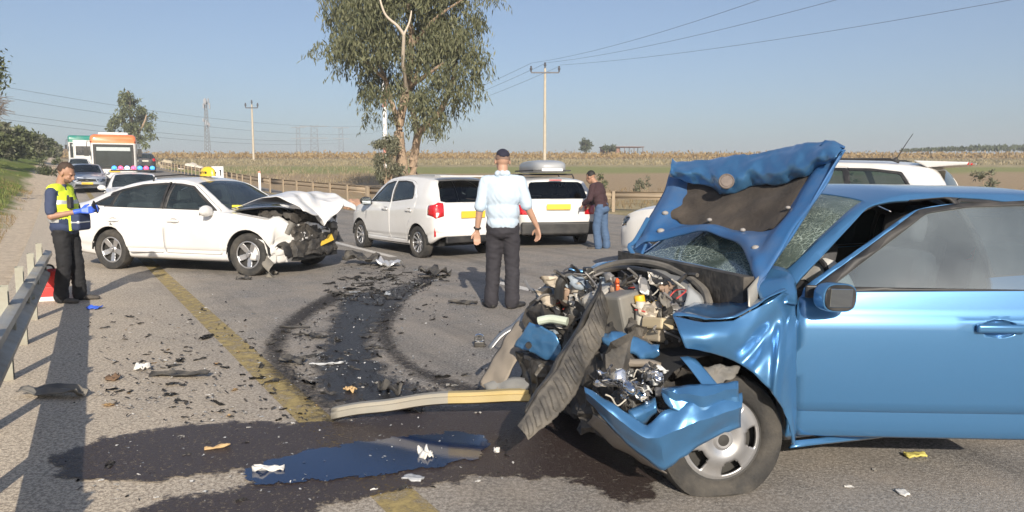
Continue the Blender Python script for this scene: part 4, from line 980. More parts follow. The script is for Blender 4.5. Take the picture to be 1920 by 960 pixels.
def build_car(name, label, loc, head, sp, paint, rims='spoke', lod=0, front=True, hood=True, glassm=None, group=None, skip=(), rimmat=None, wheels=True, steer=0., trunkplate=True, plate=True, inner=None):
    root = thing(name, label, 'car', loc, head, group); S = Shell(sp, .06 if lod == 0 else .10)
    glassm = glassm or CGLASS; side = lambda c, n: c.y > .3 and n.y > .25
    D = dict(root=root, S=S)
    # cuts
    for cx in (0, -sp['wb']): S.cut(arc_poly(cx, sp['R'] + .005, sp['R'] + .05, .0), 'xz', 'arch', lambda c, n: c.y > .4 and c.z < 1.0 and abs(n.z) < .8 or (c.y > .4 and c.z < .5))
    S.cut([(p[0], p[1]) for p in sp['ws']][::-1] if False else [(a, b - (.01 if b == 0 else 0)) for a, b in sp['ws']], 'xy', 'windshield', lambda c, n: n.z > .2 and c.z > S.fn['zb'](c.x))
    if sp.get('rw'): S.cut([(a, b - (.01 if b == 0 else 0)) for a, b in sp['rw']], 'xy', 'rear_window', lambda c, n: n.z > .2 and c.z > 1.0)
    if sp.get('rwz'): S.cut([(a - (.01 if a == 0 else 0), b) for a, b in sp['rwz']], 'yz', 'rear_window', lambda c, n: n.x < -.25 and c.x < -sp['wb'])
    if hood: 
        g = [(a, b - (.02 if b == 0 else 0)) for a, b in sp['hood']]; S.cut(g, 'xy', 'gap', lambda c, n: n.z > .25 and c.x > sp['cowl'], ['body']); S.cut(shrink(g, .006), 'xy', 'bonnet', lambda c, n: n.z > .25 and c.x > sp['cowl'], ['gap'])
    for k, key in (('front_door', 'fd'), ('rear_door', 'rd')):
        g = roundp(sp[key], .05, 2) if lod == 0 else sp[key]
        S.cut(g, 'xz', 'gap', side, ['body']); S.cut(shrink(g, .0055), 'xz', k, side, ['gap'])
    trims = [sp['trim']] + ([sp['trim2']] if 'trim2' in sp else [])
    for tr in trims: S.cut(roundp(tr, .02, 2), 'xz', 'trimF', side, ['front_door']); S.cut(roundp(tr, .02, 2), 'xz', 'trimR', side, ['rear_door']); 'trim2' in sp or S.cut(roundp(tr, .02, 2), 'xz', 'trimQ', side, ['body'])
    for nm, p in sp['panes']: S.cut(roundp(p, .025, 2), 'xz', 'pane' + nm, side, ['trim' + nm, 'front_door', 'rear_door', 'body', 'gap'] if nm != 'Q' else ['trimQ', 'trimR', 'body', 'gap', 'rear_door'])
    if lod == 0:
        for k_, dn in ((0, 'front_door'), (1, 'rear_door')): S.cut([(sp['hx'][k_] + .085 * math.cos(a), sp['hz'] - .004 + .042 * math.sin(a)) for a in np.linspace(0, 2 * math.pi, 15)[:-1]], 'xz', 'cup%d' % k_, side, [dn])
    ff = lambda c, n: c.x > .25 and n.x > .15
    if front:
        for nm, key in (('headlight', 'hl'), ('grille', 'grille'), ('lower_grille', 'lowg')):
            if sp.get(key): S.cut([(a - (.01 if a == 0 else 0), b) for a, b in sp[key]], 'yz', nm, ff)
    if sp.get('tl'): S.cut(sp['tl'], 'yz', 'tail_light', lambda c, n: c.x < -sp['wb'] - .4 and n.x < -.02)
    # objects
    inn = inner or DKIN
    D['body'] = shellpart(root, S, 'body', 'body', 'C', paint, .022, 0, inn)
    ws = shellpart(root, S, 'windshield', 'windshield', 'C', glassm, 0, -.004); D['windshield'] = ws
    if 'rear_window' in S.tags: D['rear_window'] = shellpart(root, S, 'rear_window', 'rear_window', 'C', DGLASS if lod == 0 else glassm, 0, -.004)
    if hood and 'bonnet' not in skip: D['bonnet'] = shellpart(root, S, 'bonnet', 'bonnet', 'C', paint, .02)
    for sd, sg in (('L', 1), ('R', -1)):
        for k, tn, px in (('front_door', 'F', 0), ('rear_door', 'R', 1)):
            d = shellpart(root, S, 'door', k, sd, paint, .035, 0, inn); D[k + sd] = d
            tr = shellpart(d, S, 'window_frame', 'trim' + tn, sd, BLACKP, .02)
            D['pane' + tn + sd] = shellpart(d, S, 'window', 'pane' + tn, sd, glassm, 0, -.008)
            if lod < 2: handle(d, S, sp['hx'][px], sp['hz'], sg, paint)
            if lod == 0:
                bq = bmesh.new(); sph(bq, (0, 0, 0), 1, 3); yy = S.fn['wm'](sp['hx'][px]) - .004
                for v in list(bq.verts):
                    if v.co.y > .05: bq.verts.remove(v)
                for v in bq.verts: v.co = Vector((sp['hx'][px] + v.co.x * .0855, sg * (yy + v.co.y * .032), sp['hz'] - .004 + v.co.z * .0425))
                from_bm('handle_cup', bq, paint, d, 60)
        'trimQ' in S.tags and islands(root, S.extract('trimQ', sd), 'pillar_trim', BLACKP, .02)
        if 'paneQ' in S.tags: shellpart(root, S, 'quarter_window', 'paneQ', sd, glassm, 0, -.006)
        if lod < 2 or front:
            mx, mz = sp['mir']; D['mirror' + sd] = mirror_part(D['front_door' + sd], mx, sg * (S.fn['wm'](mx) - .05), mz + .03, sg, paint)
        if front and 'headlight' in S.tags:
            h = shellpart(root, S, 'headlight', 'headlight', sd, REFL, .03, -.03); g = shellpart(h, S, 'lens', 'headlight', sd, CLEAR, 0, .001)
        if 'tail_light' in S.tags: shellpart(root, S, 'tail_light', 'tail_light', sd, TAILR, .03, .004)
    if front:
        for nm in ('grille', 'lower_grille'):
            if nm in S.tags: 
                gq = shellpart(root, S, nm, nm, 'C', BLACKP, .03, -.03)
    # underside with wheel housings
    b = bmesh.new(); x0, x1 = S.x0, S.x1; zf = sp['z0'][2][1]
    bx(b, ((x0 + x1) / 2, 0, zf + .06), (x1 - x0 - .5, 1.10, .10)); bx(b, (-sp['wb'] / 2, 0, zf + .05), (sp['wb'] - 2 * sp['R'] - .14, 1.5, .08))
    for cx in (0, -sp['wb']):
        for sg in (1, -1):
            pr = []; n = 10; r = sp['R'] + .052; w = S.fn['wm'](cx) - .012
            A = [[b.verts.new((cx + r * math.cos(math.pi * k / n), sg * yy, sp['R'] + r * math.sin(math.pi * k / n))) for k in range(n + 1)] for yy in (w, .5)]
            for k in range(n): b.faces.new((A[0][k], A[0][k + 1], A[1][k + 1], A[1][k]))
            b.faces.new(A[1])
    from_bm('underbody', b, mat('underbody_black', (.016, .016, .016), .85), root, 0)
    if wheels:
        for cx, st_ in ((0, steer), (-sp['wb'], 0)):
            for sg in (1, -1): wheel(root, cx, sg * (S.fn['wm'](cx) - sp['tw'] / 2 - .015), sp['R'], sp['tw'], sp['rr'], rims, sg, st_, rimmat=rimmat)
    if lod < 2:
        zf_ = sp['zt'][0][1]; dz = .12 if max(p[1] for p in sp['zt']) > 1.6 else .0
        for y in (.37, -.37): seat(root, -1.15, y, zoff=dz); seat(root, -2.05, y, zoff=dz)
        b = bmesh.new(); zc = S.fn['zt'](sp['cowl']); bx(b, (sp['cowl'] - .28, 0, zc - .13), (.42, 1.36, .16)); bevel(from_bm('dashboard', b, DKIN, root, 0), .05, 3)
        b = bmesh.new(); M = Matrix.Translation((sp['cowl'] - .50, .37, zc - .10)) @ Matrix.Rotation(R(65), 4, 'Y'); 
        tube(b, [M @ Vector((.18 * math.cos(a), .18 * math.sin(a), 0)) for a in np.linspace(0, 2 * math.pi, 21)], .014, 6); cyl(b, M @ Vector((0, 0, 0)), M @ Vector((0, 0, -.2)), .05); bx(b, M @ Vector((0, 0, 0)), (.03, .34, .06)); from_bm('steering_wheel', b, DKIN, root)
    if plate and front:
        b = bmesh.new(); bx(b, (S.x1 + sp.get('bulge', .03) + .008, 0, sp['z0'][-1][1] + .20), (.012, .50, .11)); from_bm('licence_plate', b, PLATEY, root, 0)
    return D
# ================================================================== the vehicles around the wreck
random.seed(21)
def paint(name, col, rough=.3, metal=0., dirt=.22): return mat(name, col, rough, metal, .7, .04, 3, dirt=dirt, dcol=(.42, .36, .28), ds=1.6)
WHITE = paint('white_paint', (.70, .69, .675)); WHITE2 = paint('white_paint_warm', (.68, .665, .64)); SILVER = paint('silver_paint', (.42, .46, .52), .3, .5); DARKP = paint('dark_paint', (.025, .03, .04), .25, .2); 
def hd(fx, fy): return math.atan2(fy, fx)
def place(front_px, fwd, half, sp): pass
def nzv(p, k, s=0.): return Vector((mnoise.noise(p * k + Vector((s, 0, 0))), mnoise.noise(p * k + Vector((0, s + 5, 0))), mnoise.noise(p * k + Vector((0, 0, s + 9)))))

# ---- the white taxi, front stove in
SPT = liftback(); TO = Vector((-3.63, 11.72, 0))
T = build_car('taxi', 'white taxi with crushed front, buckled bonnet and yellow roof sign', TO, hd(.949, -.311), SPT, WHITE, 'spoke', 0, front=False, skip=('bonnet',))
tx = T['root']
def crumple(o, f):
    for v in o.data.vertices: v.co = f(Vector(v.co))
    o.data.update()
def taxi_front(p):
    if p.x > .28:
        k = (p.x - .28); q = Vector(p); q.x = .28 + k * (.62 if p.z > .55 else .42)
        a = min(1, k / .3); n = nzv(p, 3.2, 3.); q += Vector((n.x * .10, n.y * .07, n.z * .10)) * a
        n = nzv(p, 9., 1.); q += n * .035 * a
        if p.z > .6: q.z += .05 * a
        return q
    return p
crumple(T['body'], taxi_front)
def sheet(name, fn, nu, nv, m, parent, th=.008, smooth=25, inner=None):
    v = [fn(i / nu, j / nv) for j in range(nv + 1) for i in range(nu + 1)]
    f = [(j * (nu + 1) + i, j * (nu + 1) + i + 1, (j + 1) * (nu + 1) + i + 1, (j + 1) * (nu + 1) + i) for j in range(nv) for i in range(nu)]
    o = from_py(name, v, f, m, parent, smooth)
    if th:
        solid(o, th, 0); s = o.modifiers["thickness"]
        if inner is not None: o.data.materials.append(inner); s.material_offset = 1
    return o
def hoodf(u, v):
    y = -.73 + 1.46 * u; x = -.35 + v * 1.28
    k = v; z = .985 + .20 * math.sin(min(1, k / .62) * math.pi * .5) ** 1.3 - (0 if k < .62 else (k - .62) ** 1.2 * .62)
    z += .055 * (1 - (2 * u - 1) ** 2); c = max(0, k - .45) / .55
    n = nzv(Vector((x * 1.6, y * 1.6, 0)), 2.0, 2.); n2 = nzv(Vector((x, y, 0)), 6.5, 4.)
    tri = lambda q: abs(((q) % 1.) - .5) * 2
    z += ((tri(u * 1.35 + v * .9 + .15) - .5) * .12 + (tri(u * 2.6 - v * 2.1 + .4) - .5) * .07 + (tri(u * 4.1 + v * 3.3) - .5) * .03 + n2.z * .025) * c; z -= .10 * c * max(0, abs(2 * u - 1) - .5); y += n.y * .10 * c; x += n.x * .16 * c + n2.x * .04 * c - .05 * c * (2 * u - 1)
    if k > .72: z -= .26 * max(0, 1 - abs(u - .36) / .34) * (k - .72) / .28; x += .0
    return Vector((x, y, z))
sheet('bonnet', hoodf, 56, 48, WHITE, tx, .006, 18)
ENG = mat('engine_dark', (.050, .047, .044), .7, .2, var=.6, vs=18, bump=.8, bs=24, dirt=.6, dcol=(.19, .165, .135), ds=8); ALU = mat('engine_alloy', (.32, .31, .30), .45, .6, var=.35, vs=10, dirt=.6); GREYPL = mat('grey_plastic', (.115, .112, .105), .6, var=.3, vs=9, dirt=.6, dcol=(.32, .28, .22)); BLKPL = mat('black_plastic', (.02, .02, .021), .4, var=.3, vs=9, dirt=.5, dcol=(.16, .14, .11), ds=5)
def lump(name, c, size, m, parent, amp=.25, k=6., seed=0., sub=4, rot=0.):
    b = bmesh.new(); bmesh.ops.create_cube(b, size=1.0); bmesh.ops.subdivide_edges(b, edges=b.edges[:], cuts=15, use_grid_fill=True)
    for v in b.verts:
        p = v.co.copy(); v.co = Vector((p.x * size[0], p.y * size[1], p.z * size[2])); n = nzv(v.co, k, seed); n2 = nzv(v.co, k * 2.6, seed + 3)
        v.co += (n * amp + n2 * amp * .5 + nzv(v.co, k * 6, seed + 5) * amp * .25) * min(size)
    o = from_bm(name, b, m, parent, 25); o.location = c; o.rotation_euler = (0, 0, rot); return o
lump('engine', (.22, 0, .66), (.75, 1.2, .42), ENG, tx, .30, 5, 1)
lump('radiator', (.60, -.05, .52), (.16, 1.1, .46), ENG, tx, .45, 5, 2)
for k in range(16):
    b = bmesh.new(); p = Vector((rnd(.1, .72), rnd(-.7, .5), rnd(.55, .92)))
    if k % 3 == 0: bx(b, (0, 0, 0), (rnd(.06, .2), rnd(.08, .22), rnd(.05, .14)), Matrix.Rotation(rnd(0, 3), 3, 'Z'))
    elif k % 3 == 1: tube(b, spline([(0, 0, 0), (rnd(-.2, .2), rnd(-.2, .2), rnd(0, .12)), (rnd(-.3, .3), rnd(-.3, .3), rnd(-.1, .1))], 5), rnd(.012, .028), 6)
    else: cyl(b, (0, 0, 0), (rnd(-.1, .1), rnd(-.1, .1), rnd(.08, .18)), rnd(.03, .07))
    o = from_bm(['engine_box', 'hose', 'reservoir'][k % 3], b, [BLKPL, BLKPL, GREYPL, ALU][k % 4], tx); o.location = p
def bumperf(u, v):
    y = -.86 + 1.72 * u; x = .50 + .10 * math.sin(u * 9) - .35 * abs(2 * u - 1) ** 3; z = .22 + .36 * v
    n = nzv(Vector((y, z, 1)), 3.5, 6.); n2 = nzv(Vector((y, z, 1)), 11., 6.); return Vector((x + n.x * .16 + n2.x * .03 + .05 * math.sin(v * 3), y + n.y * .05, z + n.z * .10))
sheet('bumper', bumperf, 40, 12, WHITE, tx, .006, 25)
b = bmesh.new(); bx(b, (0, 0, 0), (.012, .46, .11)); o = from_bm('licence_plate', b, PLATEY, tx, 0); o.location = (.68, .12, .47); o.rotation_euler = (R(12), R(-14), R(-8))
for (x, y, z, r) in [(.55, -.62, .40, .3), (.60, .2, .33, -.4), (.52, .66, .5, .8), (.62, -.25, .62, .2)]:
    s0 = rnd(0, 30); sheet('broken_trim', lambda u, v: Vector((x + (u - .5) * .18 + .05 * mnoise.noise(Vector((u * 3, v * 3, s0))), y + (v - .5) * .42, z + .08 * math.sin(u * 4 + r) + .08 * mnoise.noise(Vector((u * 2, v * 3, s0 + 4))))), 8, 10, BLKPL, tx, .006)
sheet('torn_wheel_liner', lambda u, v: Vector((.30 + .16 * u + .04 * math.sin(v * 7), -.86 - .05 * u + .03 * math.sin(v * 9), .02 + .30 * v - .10 * u)), 8, 10, GREYPL, tx, .004)
o = T['rear_doorR']; o.matrix_parent_inverse = Matrix.Translation((-1.53, -.87, 0)) @ Matrix.Rotation(R(7), 4, 'Z') @ Matrix.Translation((1.53, .87, 0))
def roof_z(S, x): return S.fn['zt'](x)
# roof sign
b = bmesh.new(); lathe(b, [(0, .155), (.07, .152), (.13, .135), (.185, .10), (.205, .05), (.21, 0)], 24, 'z')
for v in b.verts: v.co.x *= .42
YELL = mat('taxi_yellow', (.86, .58, .03), .35, coat=.5, var=.06)
sg = from_bm('roof_sign', b, YELL, tx, 30); sg.location = (-1.35, -.02, 1.475)
bm = bmesh.new()
for k, (y, w, z) in enumerate([(-.11, .018, .052), (-.08, .022, .055), (-.045, .012, .05), (-.015, .026, .055), (.02, .012, .055), (.05, .024, .05), (.09, .018, .052)]):
    bx(bm, (-.081 + .0, y, z), (.012, w * .5, .034)); bx(bm, (-.081, y + w * .2, z + .015), (.012, w, .008))
    bx(bm, (.081, y, z), (.012, w * .5, .034)); bx(bm, (.081, y + w * .2, z + .015), (.012, w, .008))
lt = from_bm('sign_lettering', bm, mat('letter_black', (.03, .03, .03), .5), sg, 0)
sg.rotation_euler = (0, 0, R(66))
for x in (-.98, -1.9):
    b = bmesh.new(); tube(b, [(x, -.60, 1.40), (x, -.56, 1.47), (x, 0, 1.50), (x, .56, 1.47), (x, .60, 1.40)], .012, 6)
    if x < -1.5: from_bm('roof_bar', b, BLACKP, tx)
    else: b.free()
b = bmesh.new(); bx(b, (0, 0, 0), (.26, .20, .03), Matrix.Rotation(R(15), 3, 'Y')); bx(b, (.1, -.08, .02), (.12, .1, .03)); o = from_bm('yellow_vest', b, mat('hivis_cloth', (.85, .72, .06), .7), tx, 0); o.location = (-.52, -.42, 1.0)
b = bmesh.new(); bx(b, (-.62, .1, 1.0), (.16, .30, .012)); from_bm('dash_papers', b, mat('paper', (.8, .8, .8), .7), tx, 0)

# ---- white hatchback seen from its rear left
SPH = hatch(); SPH['tl'] = [(.575, .78), (.555, 1.005), (.66, 1.02), (.81, .93), (.82, .84), (.72, .74)]
Hh = build_car('hatchback', 'small white hatchback parked across the centre line with tall red tail lights', (-2.50, 15.75, 0), R(126.5), SPH, WHITE, 'ten', 0, front=True, plate=False)
r = Hh['root']
for sg in (1, -1):
    b = bmesh.new(); bx(b, (-2.955, sg * .665, .80), (.03, .11, .09)); bevel(from_bm('reversing_light', b, WHITEL, r, 0), .015)
    b = bmesh.new(); bx(b, (-2.91, sg * .715, .50), (.02, .03, .15)); from_bm('reflector', b, TAILR, r, 0)
b = bmesh.new(); bx(b, (-3.045, 0, .80), (.015, .50, .12)); from_bm('licence_plate', b, PLATEY, r, 0)
b = bmesh.new(); bx(b, (-2.70, 0, 1.475), (.22, 1.06, .03)); bevel(from_bm('spoiler', b, WHITE, r, 0), .012, 3)
b = bmesh.new(); bx(b, (-2.995, 0, .36), (.05, 1.1, .12)); bevel(from_bm('rear_bumper_trim', b, BLACKP, r, 0), .02)
b = bmesh.new(); bx(b, (-2.975, -.1, 1.06), (.015, .42, .018), Matrix.Rotation(R(6), 3, 'X')); from_bm('rear_wiper', b, BLACKP, r, 0)
for k_ in ('mirrorL', 'mirrorR'): Hh[k_].data.materials[0] = BLACKP
# ---- white estate car with grey roof box, rear view
SPE = estate(); c = gp(1046, 464)
hE = R(101); fE = Vector((math.cos(hE), math.sin(hE), 0))
E = build_car('estate_car', 'white estate car with grey roof box, seen from behind beyond the man', Vector((c.x, c.y, 0)) + fE * 3.6, hE, SPE, WHITE2, 'ten', 0, front=True, plate=False)
r = E['root']
b = bmesh.new(); sph(b, (0, 0, 0), 1, 4)
for v in b.verts:
    p = v.co; v.co = Vector((math.copysign(abs(p.x) ** .55, p.x) * .98, math.copysign(abs(p.y) ** .55, p.y) * .40, math.copysign(abs(p.z) ** .6, p.z) * .17))
    v.co.z = max(v.co.z, -.10)
ob = from_bm('roof_box', b, mat('box_grey', (.34, .35, .36), .4, coat=.3, var=.05), r, 50); ob.location = (-2.1, .0, 1.66)
b = bmesh.new(); bx(b, (0, 0, -.06), (1.97, .815, .03)); from_bm('box_seam', b, BLACKP, ob, 0)
b = bmesh.new(); bx(b, (-.99, 0, -.045), (.02, .45, .05)); from_bm('box_label', b, mat('label_white', (.75, .75, .75), .5), ob, 0)
for x in (-1.5, -2.7):
    b = bmesh.new(); tube(b, [(x, -.58, 1.43), (x, -.54, 1.52), (x, .54, 1.52), (x, .58, 1.43)], .02, 6); from_bm('roof_bar', b, BLACKP, r)
b = bmesh.new(); bx(b, (-3.63, 0, .42), (.10, 1.56, .26)); bevel(from_bm('rear_bumper', b, BLACKP, r, 0), .04, 3)
b = bmesh.new(); bx(b, (-3.665, 0, .86), (.012, .50, .11)); from_bm('licence_plate', b, PLATEY, r, 0)
b = bmesh.new(); bx(b, (-3.36, 0, 1.40), (.02, .26, .02)); from_bm('brake_light', b, TAILR, r, 0)
# ---- white SUV behind the blue wreck
SPS = suv()
V = build_car('sport_utility_vehicle', 'white sport utility vehicle with rear spoiler and roof antenna behind the blue car', (2.66, 11.22, 0), R(144), SPS, WHITE2, 'ten', 0, front=True)
r = V['root']
b = bmesh.new(); sp_ = [(-3.05, 1.655), (-3.62, 1.63), (-3.60, 1.595), (-3.2, 1.57)]
for sgn in (-.60, .60): pass
vv = [b.verts.new((x, y, z)) for y in (-.60, .60) for x, z in sp_]
b.faces.new(vv[0:4]); b.faces.new(vv[4:8][::-1])
for k in range(4): b.faces.new((vv[k], vv[4 + k], vv[4 + (k + 1) % 4], vv[(k + 1) % 4]))
bmesh.ops.recalc_face_normals(b, faces=b.faces[:]); so_ = bevel(from_bm('spoiler', b, WHITE2, r, 0), .015, 2)
b = bmesh.new(); bx(b, (-3.60, 0, 1.612), (.05, .34, .025)); from_bm('brake_light', b, TAILR, so_, 0)
b = bmesh.new(); bx(b, (-3.57, .46, 1.612), (.10, .18, .028)); from_bm('brake_light', b, TAILR, so_, 0)
b = bmesh.new(); cyl(b, (-2.75, 0, 1.66), (-2.79, 0, 1.70), .035, .02, 8); tube(b, [(-2.78, 0, 1.69), (-2.88, .0, 1.88), (-2.95, 0, 2.00)], [.008, .005, .004], 6); from_bm('antenna', b, BLACKP, r)
for sgn in (1, -1):
    b = bmesh.new(); tube(b, [(-1.2, sgn * .60, 1.65), (-1.3, sgn * .60, 1.695), (-2.8, sgn * .585, 1.675), (-2.9, sgn * .585, 1.63)], .014, 6); from_bm('roof_rail', b, BLACKP, r)
    b = bmesh.new(); tube(b, [(.37 * math.cos(a) , sgn * .915, .35 + .395 * math.sin(a)) for a in np.linspace(0, math.pi, 14)], .022, 6); from_bm('arch_trim', b, BLACKP, r)
# ---- police car with light bar
SPP = liftback(); c = at(236, 350, 23.2)
pv = build_car('police_car', 'white police car with a lit red and blue roof bar', (c.x, c.y + .6, rise(23.5)), R(-62), SPP, WHITE, 'spoke', 1, True)
r = pv['root']
b = bmesh.new(); bx(b, (-1.45, 0, 1.52), (.22, 1.36, .05)); bevel(from_bm('light_bar_base', b, BLACKP, r, 0), .015)
LB = emit('blue_beacon', (.06, .30, .95), 1.3); LR = emit('red_beacon', (.95, .10, .22), 1.3); LC = emit('clear_beacon', (.45, .65, 1.0), 1.2)
for k, m_ in enumerate([LB, LR, LC, LR, LB, LR, LB]):
    b = bmesh.new(); sph(b, (-1.45, -.57 + k * .19, 1.60), .085, 2, (1.05, .95, .85)); from_bm('beacon', b, m_, r)
for sg in (1, -1):
    b = bmesh.new(); sph(b, (.84, sg * .55, .58), .05, 2); from_bm('strobe', b, emit('strobe_blue', (.35, .45, 1.0), 3.0), r)
# ---- silver saloon in the queue
c = at(164, 352, 38.); build_car('saloon_car', 'silver saloon with dark grille waiting behind the police car', (c.x, c.y, rise(38)), R(-60), liftback(), SILVER, 'spoke', 1, True)
# ---- dark cars driving away
c = at(273, 318, 66); dk = build_car('dark_sport_utility_vehicle', 'dark sport utility vehicle driving away beside the bus', (c.x - 1.8, c.y + 3, rise(69)), R(121), suv(), DARKP, 'spoke', 1, False)
b = bmesh.new(); bx(b, (-3.63, 0, .95), (.02, .5, .11)); from_bm('licence_plate', b, mat('pale_plate', (.62, .6, .5), .5), dk['root'], 0)
c = at(282, 306, 84); build_car('dark_saloon_car', 'dark saloon half hidden ahead of the dark sport utility vehicle', (c.x - 2, c.y + 3, rise(87)), R(118), liftback(), DARKP, 'spoke', 2, False)
c = at(148, 306, 58); build_car('white_saloon_car', 'white saloon far back in the queue below the green coach', (c.x, c.y, rise(58)), R(-60), liftback(), WHITE, 'spoke', 1, True)

# ---- buses and the lorry
def coach(name, label, loc, head, W_, H_, Ln, body, band, bandz, cat='bus', orange_top=True):
    t = thing(name, label, cat, loc, head)
    n = 9; V = []
    # body loft, nose at +x
    def sect(x, w, z0, zt, r=.22):
        pts = []
        for (cx, cz, a0) in ((w - r * .4, z0 + .1, -90), (w - r, zt - r, 0)):
            rr = r * .4 if cz < 1 else r
            for k in range(5): a = R(a0 + 90 * k / 4); pts.append((x, cx + rr * math.cos(a), cz + rr * math.sin(a)))
        return pts
    b = bmesh.new(); rows = []
    for x, w, z0, zt in [(-Ln, W_ * .46, .45, H_ * .95), (-Ln + .1, W_ / 2, .35, H_ * .985), (-Ln * .5, W_ / 2, .32, H_), (-.5, W_ / 2, .32, H_), (-.15, W_ * .495, .32, H_ * .985), (-.04, W_ * .475, .34, H_ * .955), (0, W_ * .45, .38, H_ * .93)]:
        rows.append(sect(x, w, z0, zt))
    for r_ in rows:
        full = [b.verts.new(p) for p in r_] + [b.verts.new((p[0], -p[1], p[2])) for p in r_[::-1]]; V.append(full)
    for i in range(len(V) - 1):
        for k in range(len(V[0])): b.faces.new((V[i][k], V[i][(k + 1) % len(V[0])], V[i + 1][(k + 1) % len(V[0])], V[i + 1][k]))
    b.faces.new(V[0]); b.faces.new(V[-1]); bmesh.ops.recalc_face_normals(b, faces=b.faces[:])
    for f in b.faces:
        c = f.calc_center_median()
    geom = b.verts[:] + b.edges[:] + b.faces[:]; bmesh.ops.bisect_plane(b, geom=geom, dist=1e-4, plane_co=(0, 0, bandz), plane_no=(0, 0, 1))
    for f in b.faces: f.material_index = 1 if f.calc_center_median().z > bandz else 0
    from_bm('body', b, [body, band], t, 35)
    w1, z1, z2 = W_ * .435, H_ * .36, bandz - .06
    b = bmesh.new(); bx(b, (.012, 0, (z1 + z2) / 2), (.03, w1 * 2, z2 - z1)); fr = bevel(from_bm('windshield_surround', b, BLACKP, t, 0), .015)
    b = bmesh.new(); bx(b, (.030, 0, (z1 + z2) / 2), (.012, w1 * 2 - .22, z2 - z1 - .16)); bevel(from_bm('windshield', b, mat('bus_screen', (.022, .032, .036), .22, coat=.25, var=.8, vs=1.8), fr, 0), .004)
    b = bmesh.new(); bx(b, (.042, 0, z2 - .26), (.006, w1 * 2 - .34, .20)); from_bm('sun_strip', b, mat('sun_strip', (.45, .50, .52), .15, coat=1), fr, 0)
    for y in (-w1 * .45, w1 * .35): b = bmesh.new(); bx(b, (.05, y, z1 + .16), (.012, w1 * .8, .02), Matrix.Rotation(R(12), 3, 'X')); from_bm('wiper', b, BLACKP, fr, 0)
    for sg in (1, -1):
        b = bmesh.new(); bx(b, (.01, sg * W_ * .36, .78), (.06, .34, .2)); h = bevel(from_bm('headlight', b, REFL, t, 0), .03); 
        b = bmesh.new(); tube(b, [(.0, sg * W_ * .46, H_ * .86), (.22, sg * (W_ * .5 + .1), H_ * .86), (.25, sg * (W_ * .5 + .14), H_ * .74)], .02, 6); bx(b, (.25, sg * (W_ * .5 + .15), H_ * .66), (.10, .22, .42)); from_bm('mirror', b, BLACKP, t, 0)
        for k in range(5): b = bmesh.new(); L_ = (Ln - 1) / 5; bx(b, (-.55 - L_ * (k + .5), sg * (W_ / 2 + .004), H_ * .66), (L_ - .08, .012, H_ * .30)); from_bm('window', b, mat('bus_side_glass', (.03, .045, .055), .08, coat=1), t, 0)
        for x in (-1.3, -Ln + 1.8): wheel(t, x, sg * (W_ / 2 - .14), .42, .26, .27, 'ten', sg)
    b = bmesh.new(); bx(b, (.02, 0, .45), (.08, W_ * .9, .22)); bevel(from_bm('bumper', b, BLACKP if not orange_top else GREYPL, t, 0), .03)
    b = bmesh.new(); bx(b, (.045, 0, .95), (.02, .52, .11)); from_bm('licence_plate', b, PLATEY, t, 0)
    return t
ORANGE = paint('bus_orange', (.80, .20, .06), .35); GREEN = paint('coach_green', (.02, .22, .17), .3)
c = at(216, 340, 41.5); bus = coach('midibus', 'white midibus with orange roof front facing along the queue', (c.x, c.y, rise(41.5)), R(-64), 2.28, 2.98, 7.6, WHITE, ORANGE, 2.48)
b = bmesh.new(); bx(b, (-1.9, 0, 3.02), (2.4, 1.5, .20)); bevel(from_bm('air_conditioner', b, WHITE2, bus, 0), .08, 3)
c = at(157, 310, 74); coach('coach', 'green topped coach far back in the queue', (c.x, c.y, rise(74)), R(-60), 2.5, 3.45, 11, WHITE, GREEN, 2.75)
c = at(167, 308, 66); lt_ = thing('lorry', 'white lorry cab squeezed between the coach and the midibus', 'lorry', (c.x, c.y, rise(66)), R(-60))
b = bmesh.new(); bx(b, (-.9, 0, 1.55), (1.8, 2.2, 2.1)); bevel(from_bm('cab', b, WHITE, lt_, 0), .15, 3)
b = bmesh.new(); bx(b, (.01, 0, 1.95), (.03, 1.9, .8)); bevel(from_bm('windshield', b, DARKP, lt_, 0), .01)
b = bmesh.new(); bx(b, (-4.2, 0, 1.8), (4.6, 2.3, 2.3)); from_bm('cargo_box', b, WHITE2, lt_, 0)
for sg in (1, -1):
    for x in (-.9, -5.4): wheel(lt_, x, sg * .95, .42, .26, .27, 'ten', sg)
    b = bmesh.new(); bx(b, (.02, sg * .8, .85), (.05, .3, .18)); from_bm('headlight', b, REFL, lt_, 0)
# ---- white board by the far guardrail
c = at(408, 323, 26); t = thing('signboard', 'small white board with a black mark standing behind the taxi roof sign', 'sign', (c.x, c.y, rise(26)), R(-20)); z = c.z - rise(26)
b = bmesh.new(); cyl(b, (0, .03, 0), (0, .03, z + .1), .025); from_bm('post', b, GALV, t)
b = bmesh.new(); bx(b, (0, 0, z), (.50, .02, .40)); from_bm('board', b, WPN, t, 0)
b = bmesh.new(); bx(b, (.14, -.012, z - .02), (.05, .006, .2)); bx(b, (.12, -.012, z + .06), (.05, .006, .04)); from_bm('mark', b, mat('letter_black', (.03, .03, .03)), t, 0)
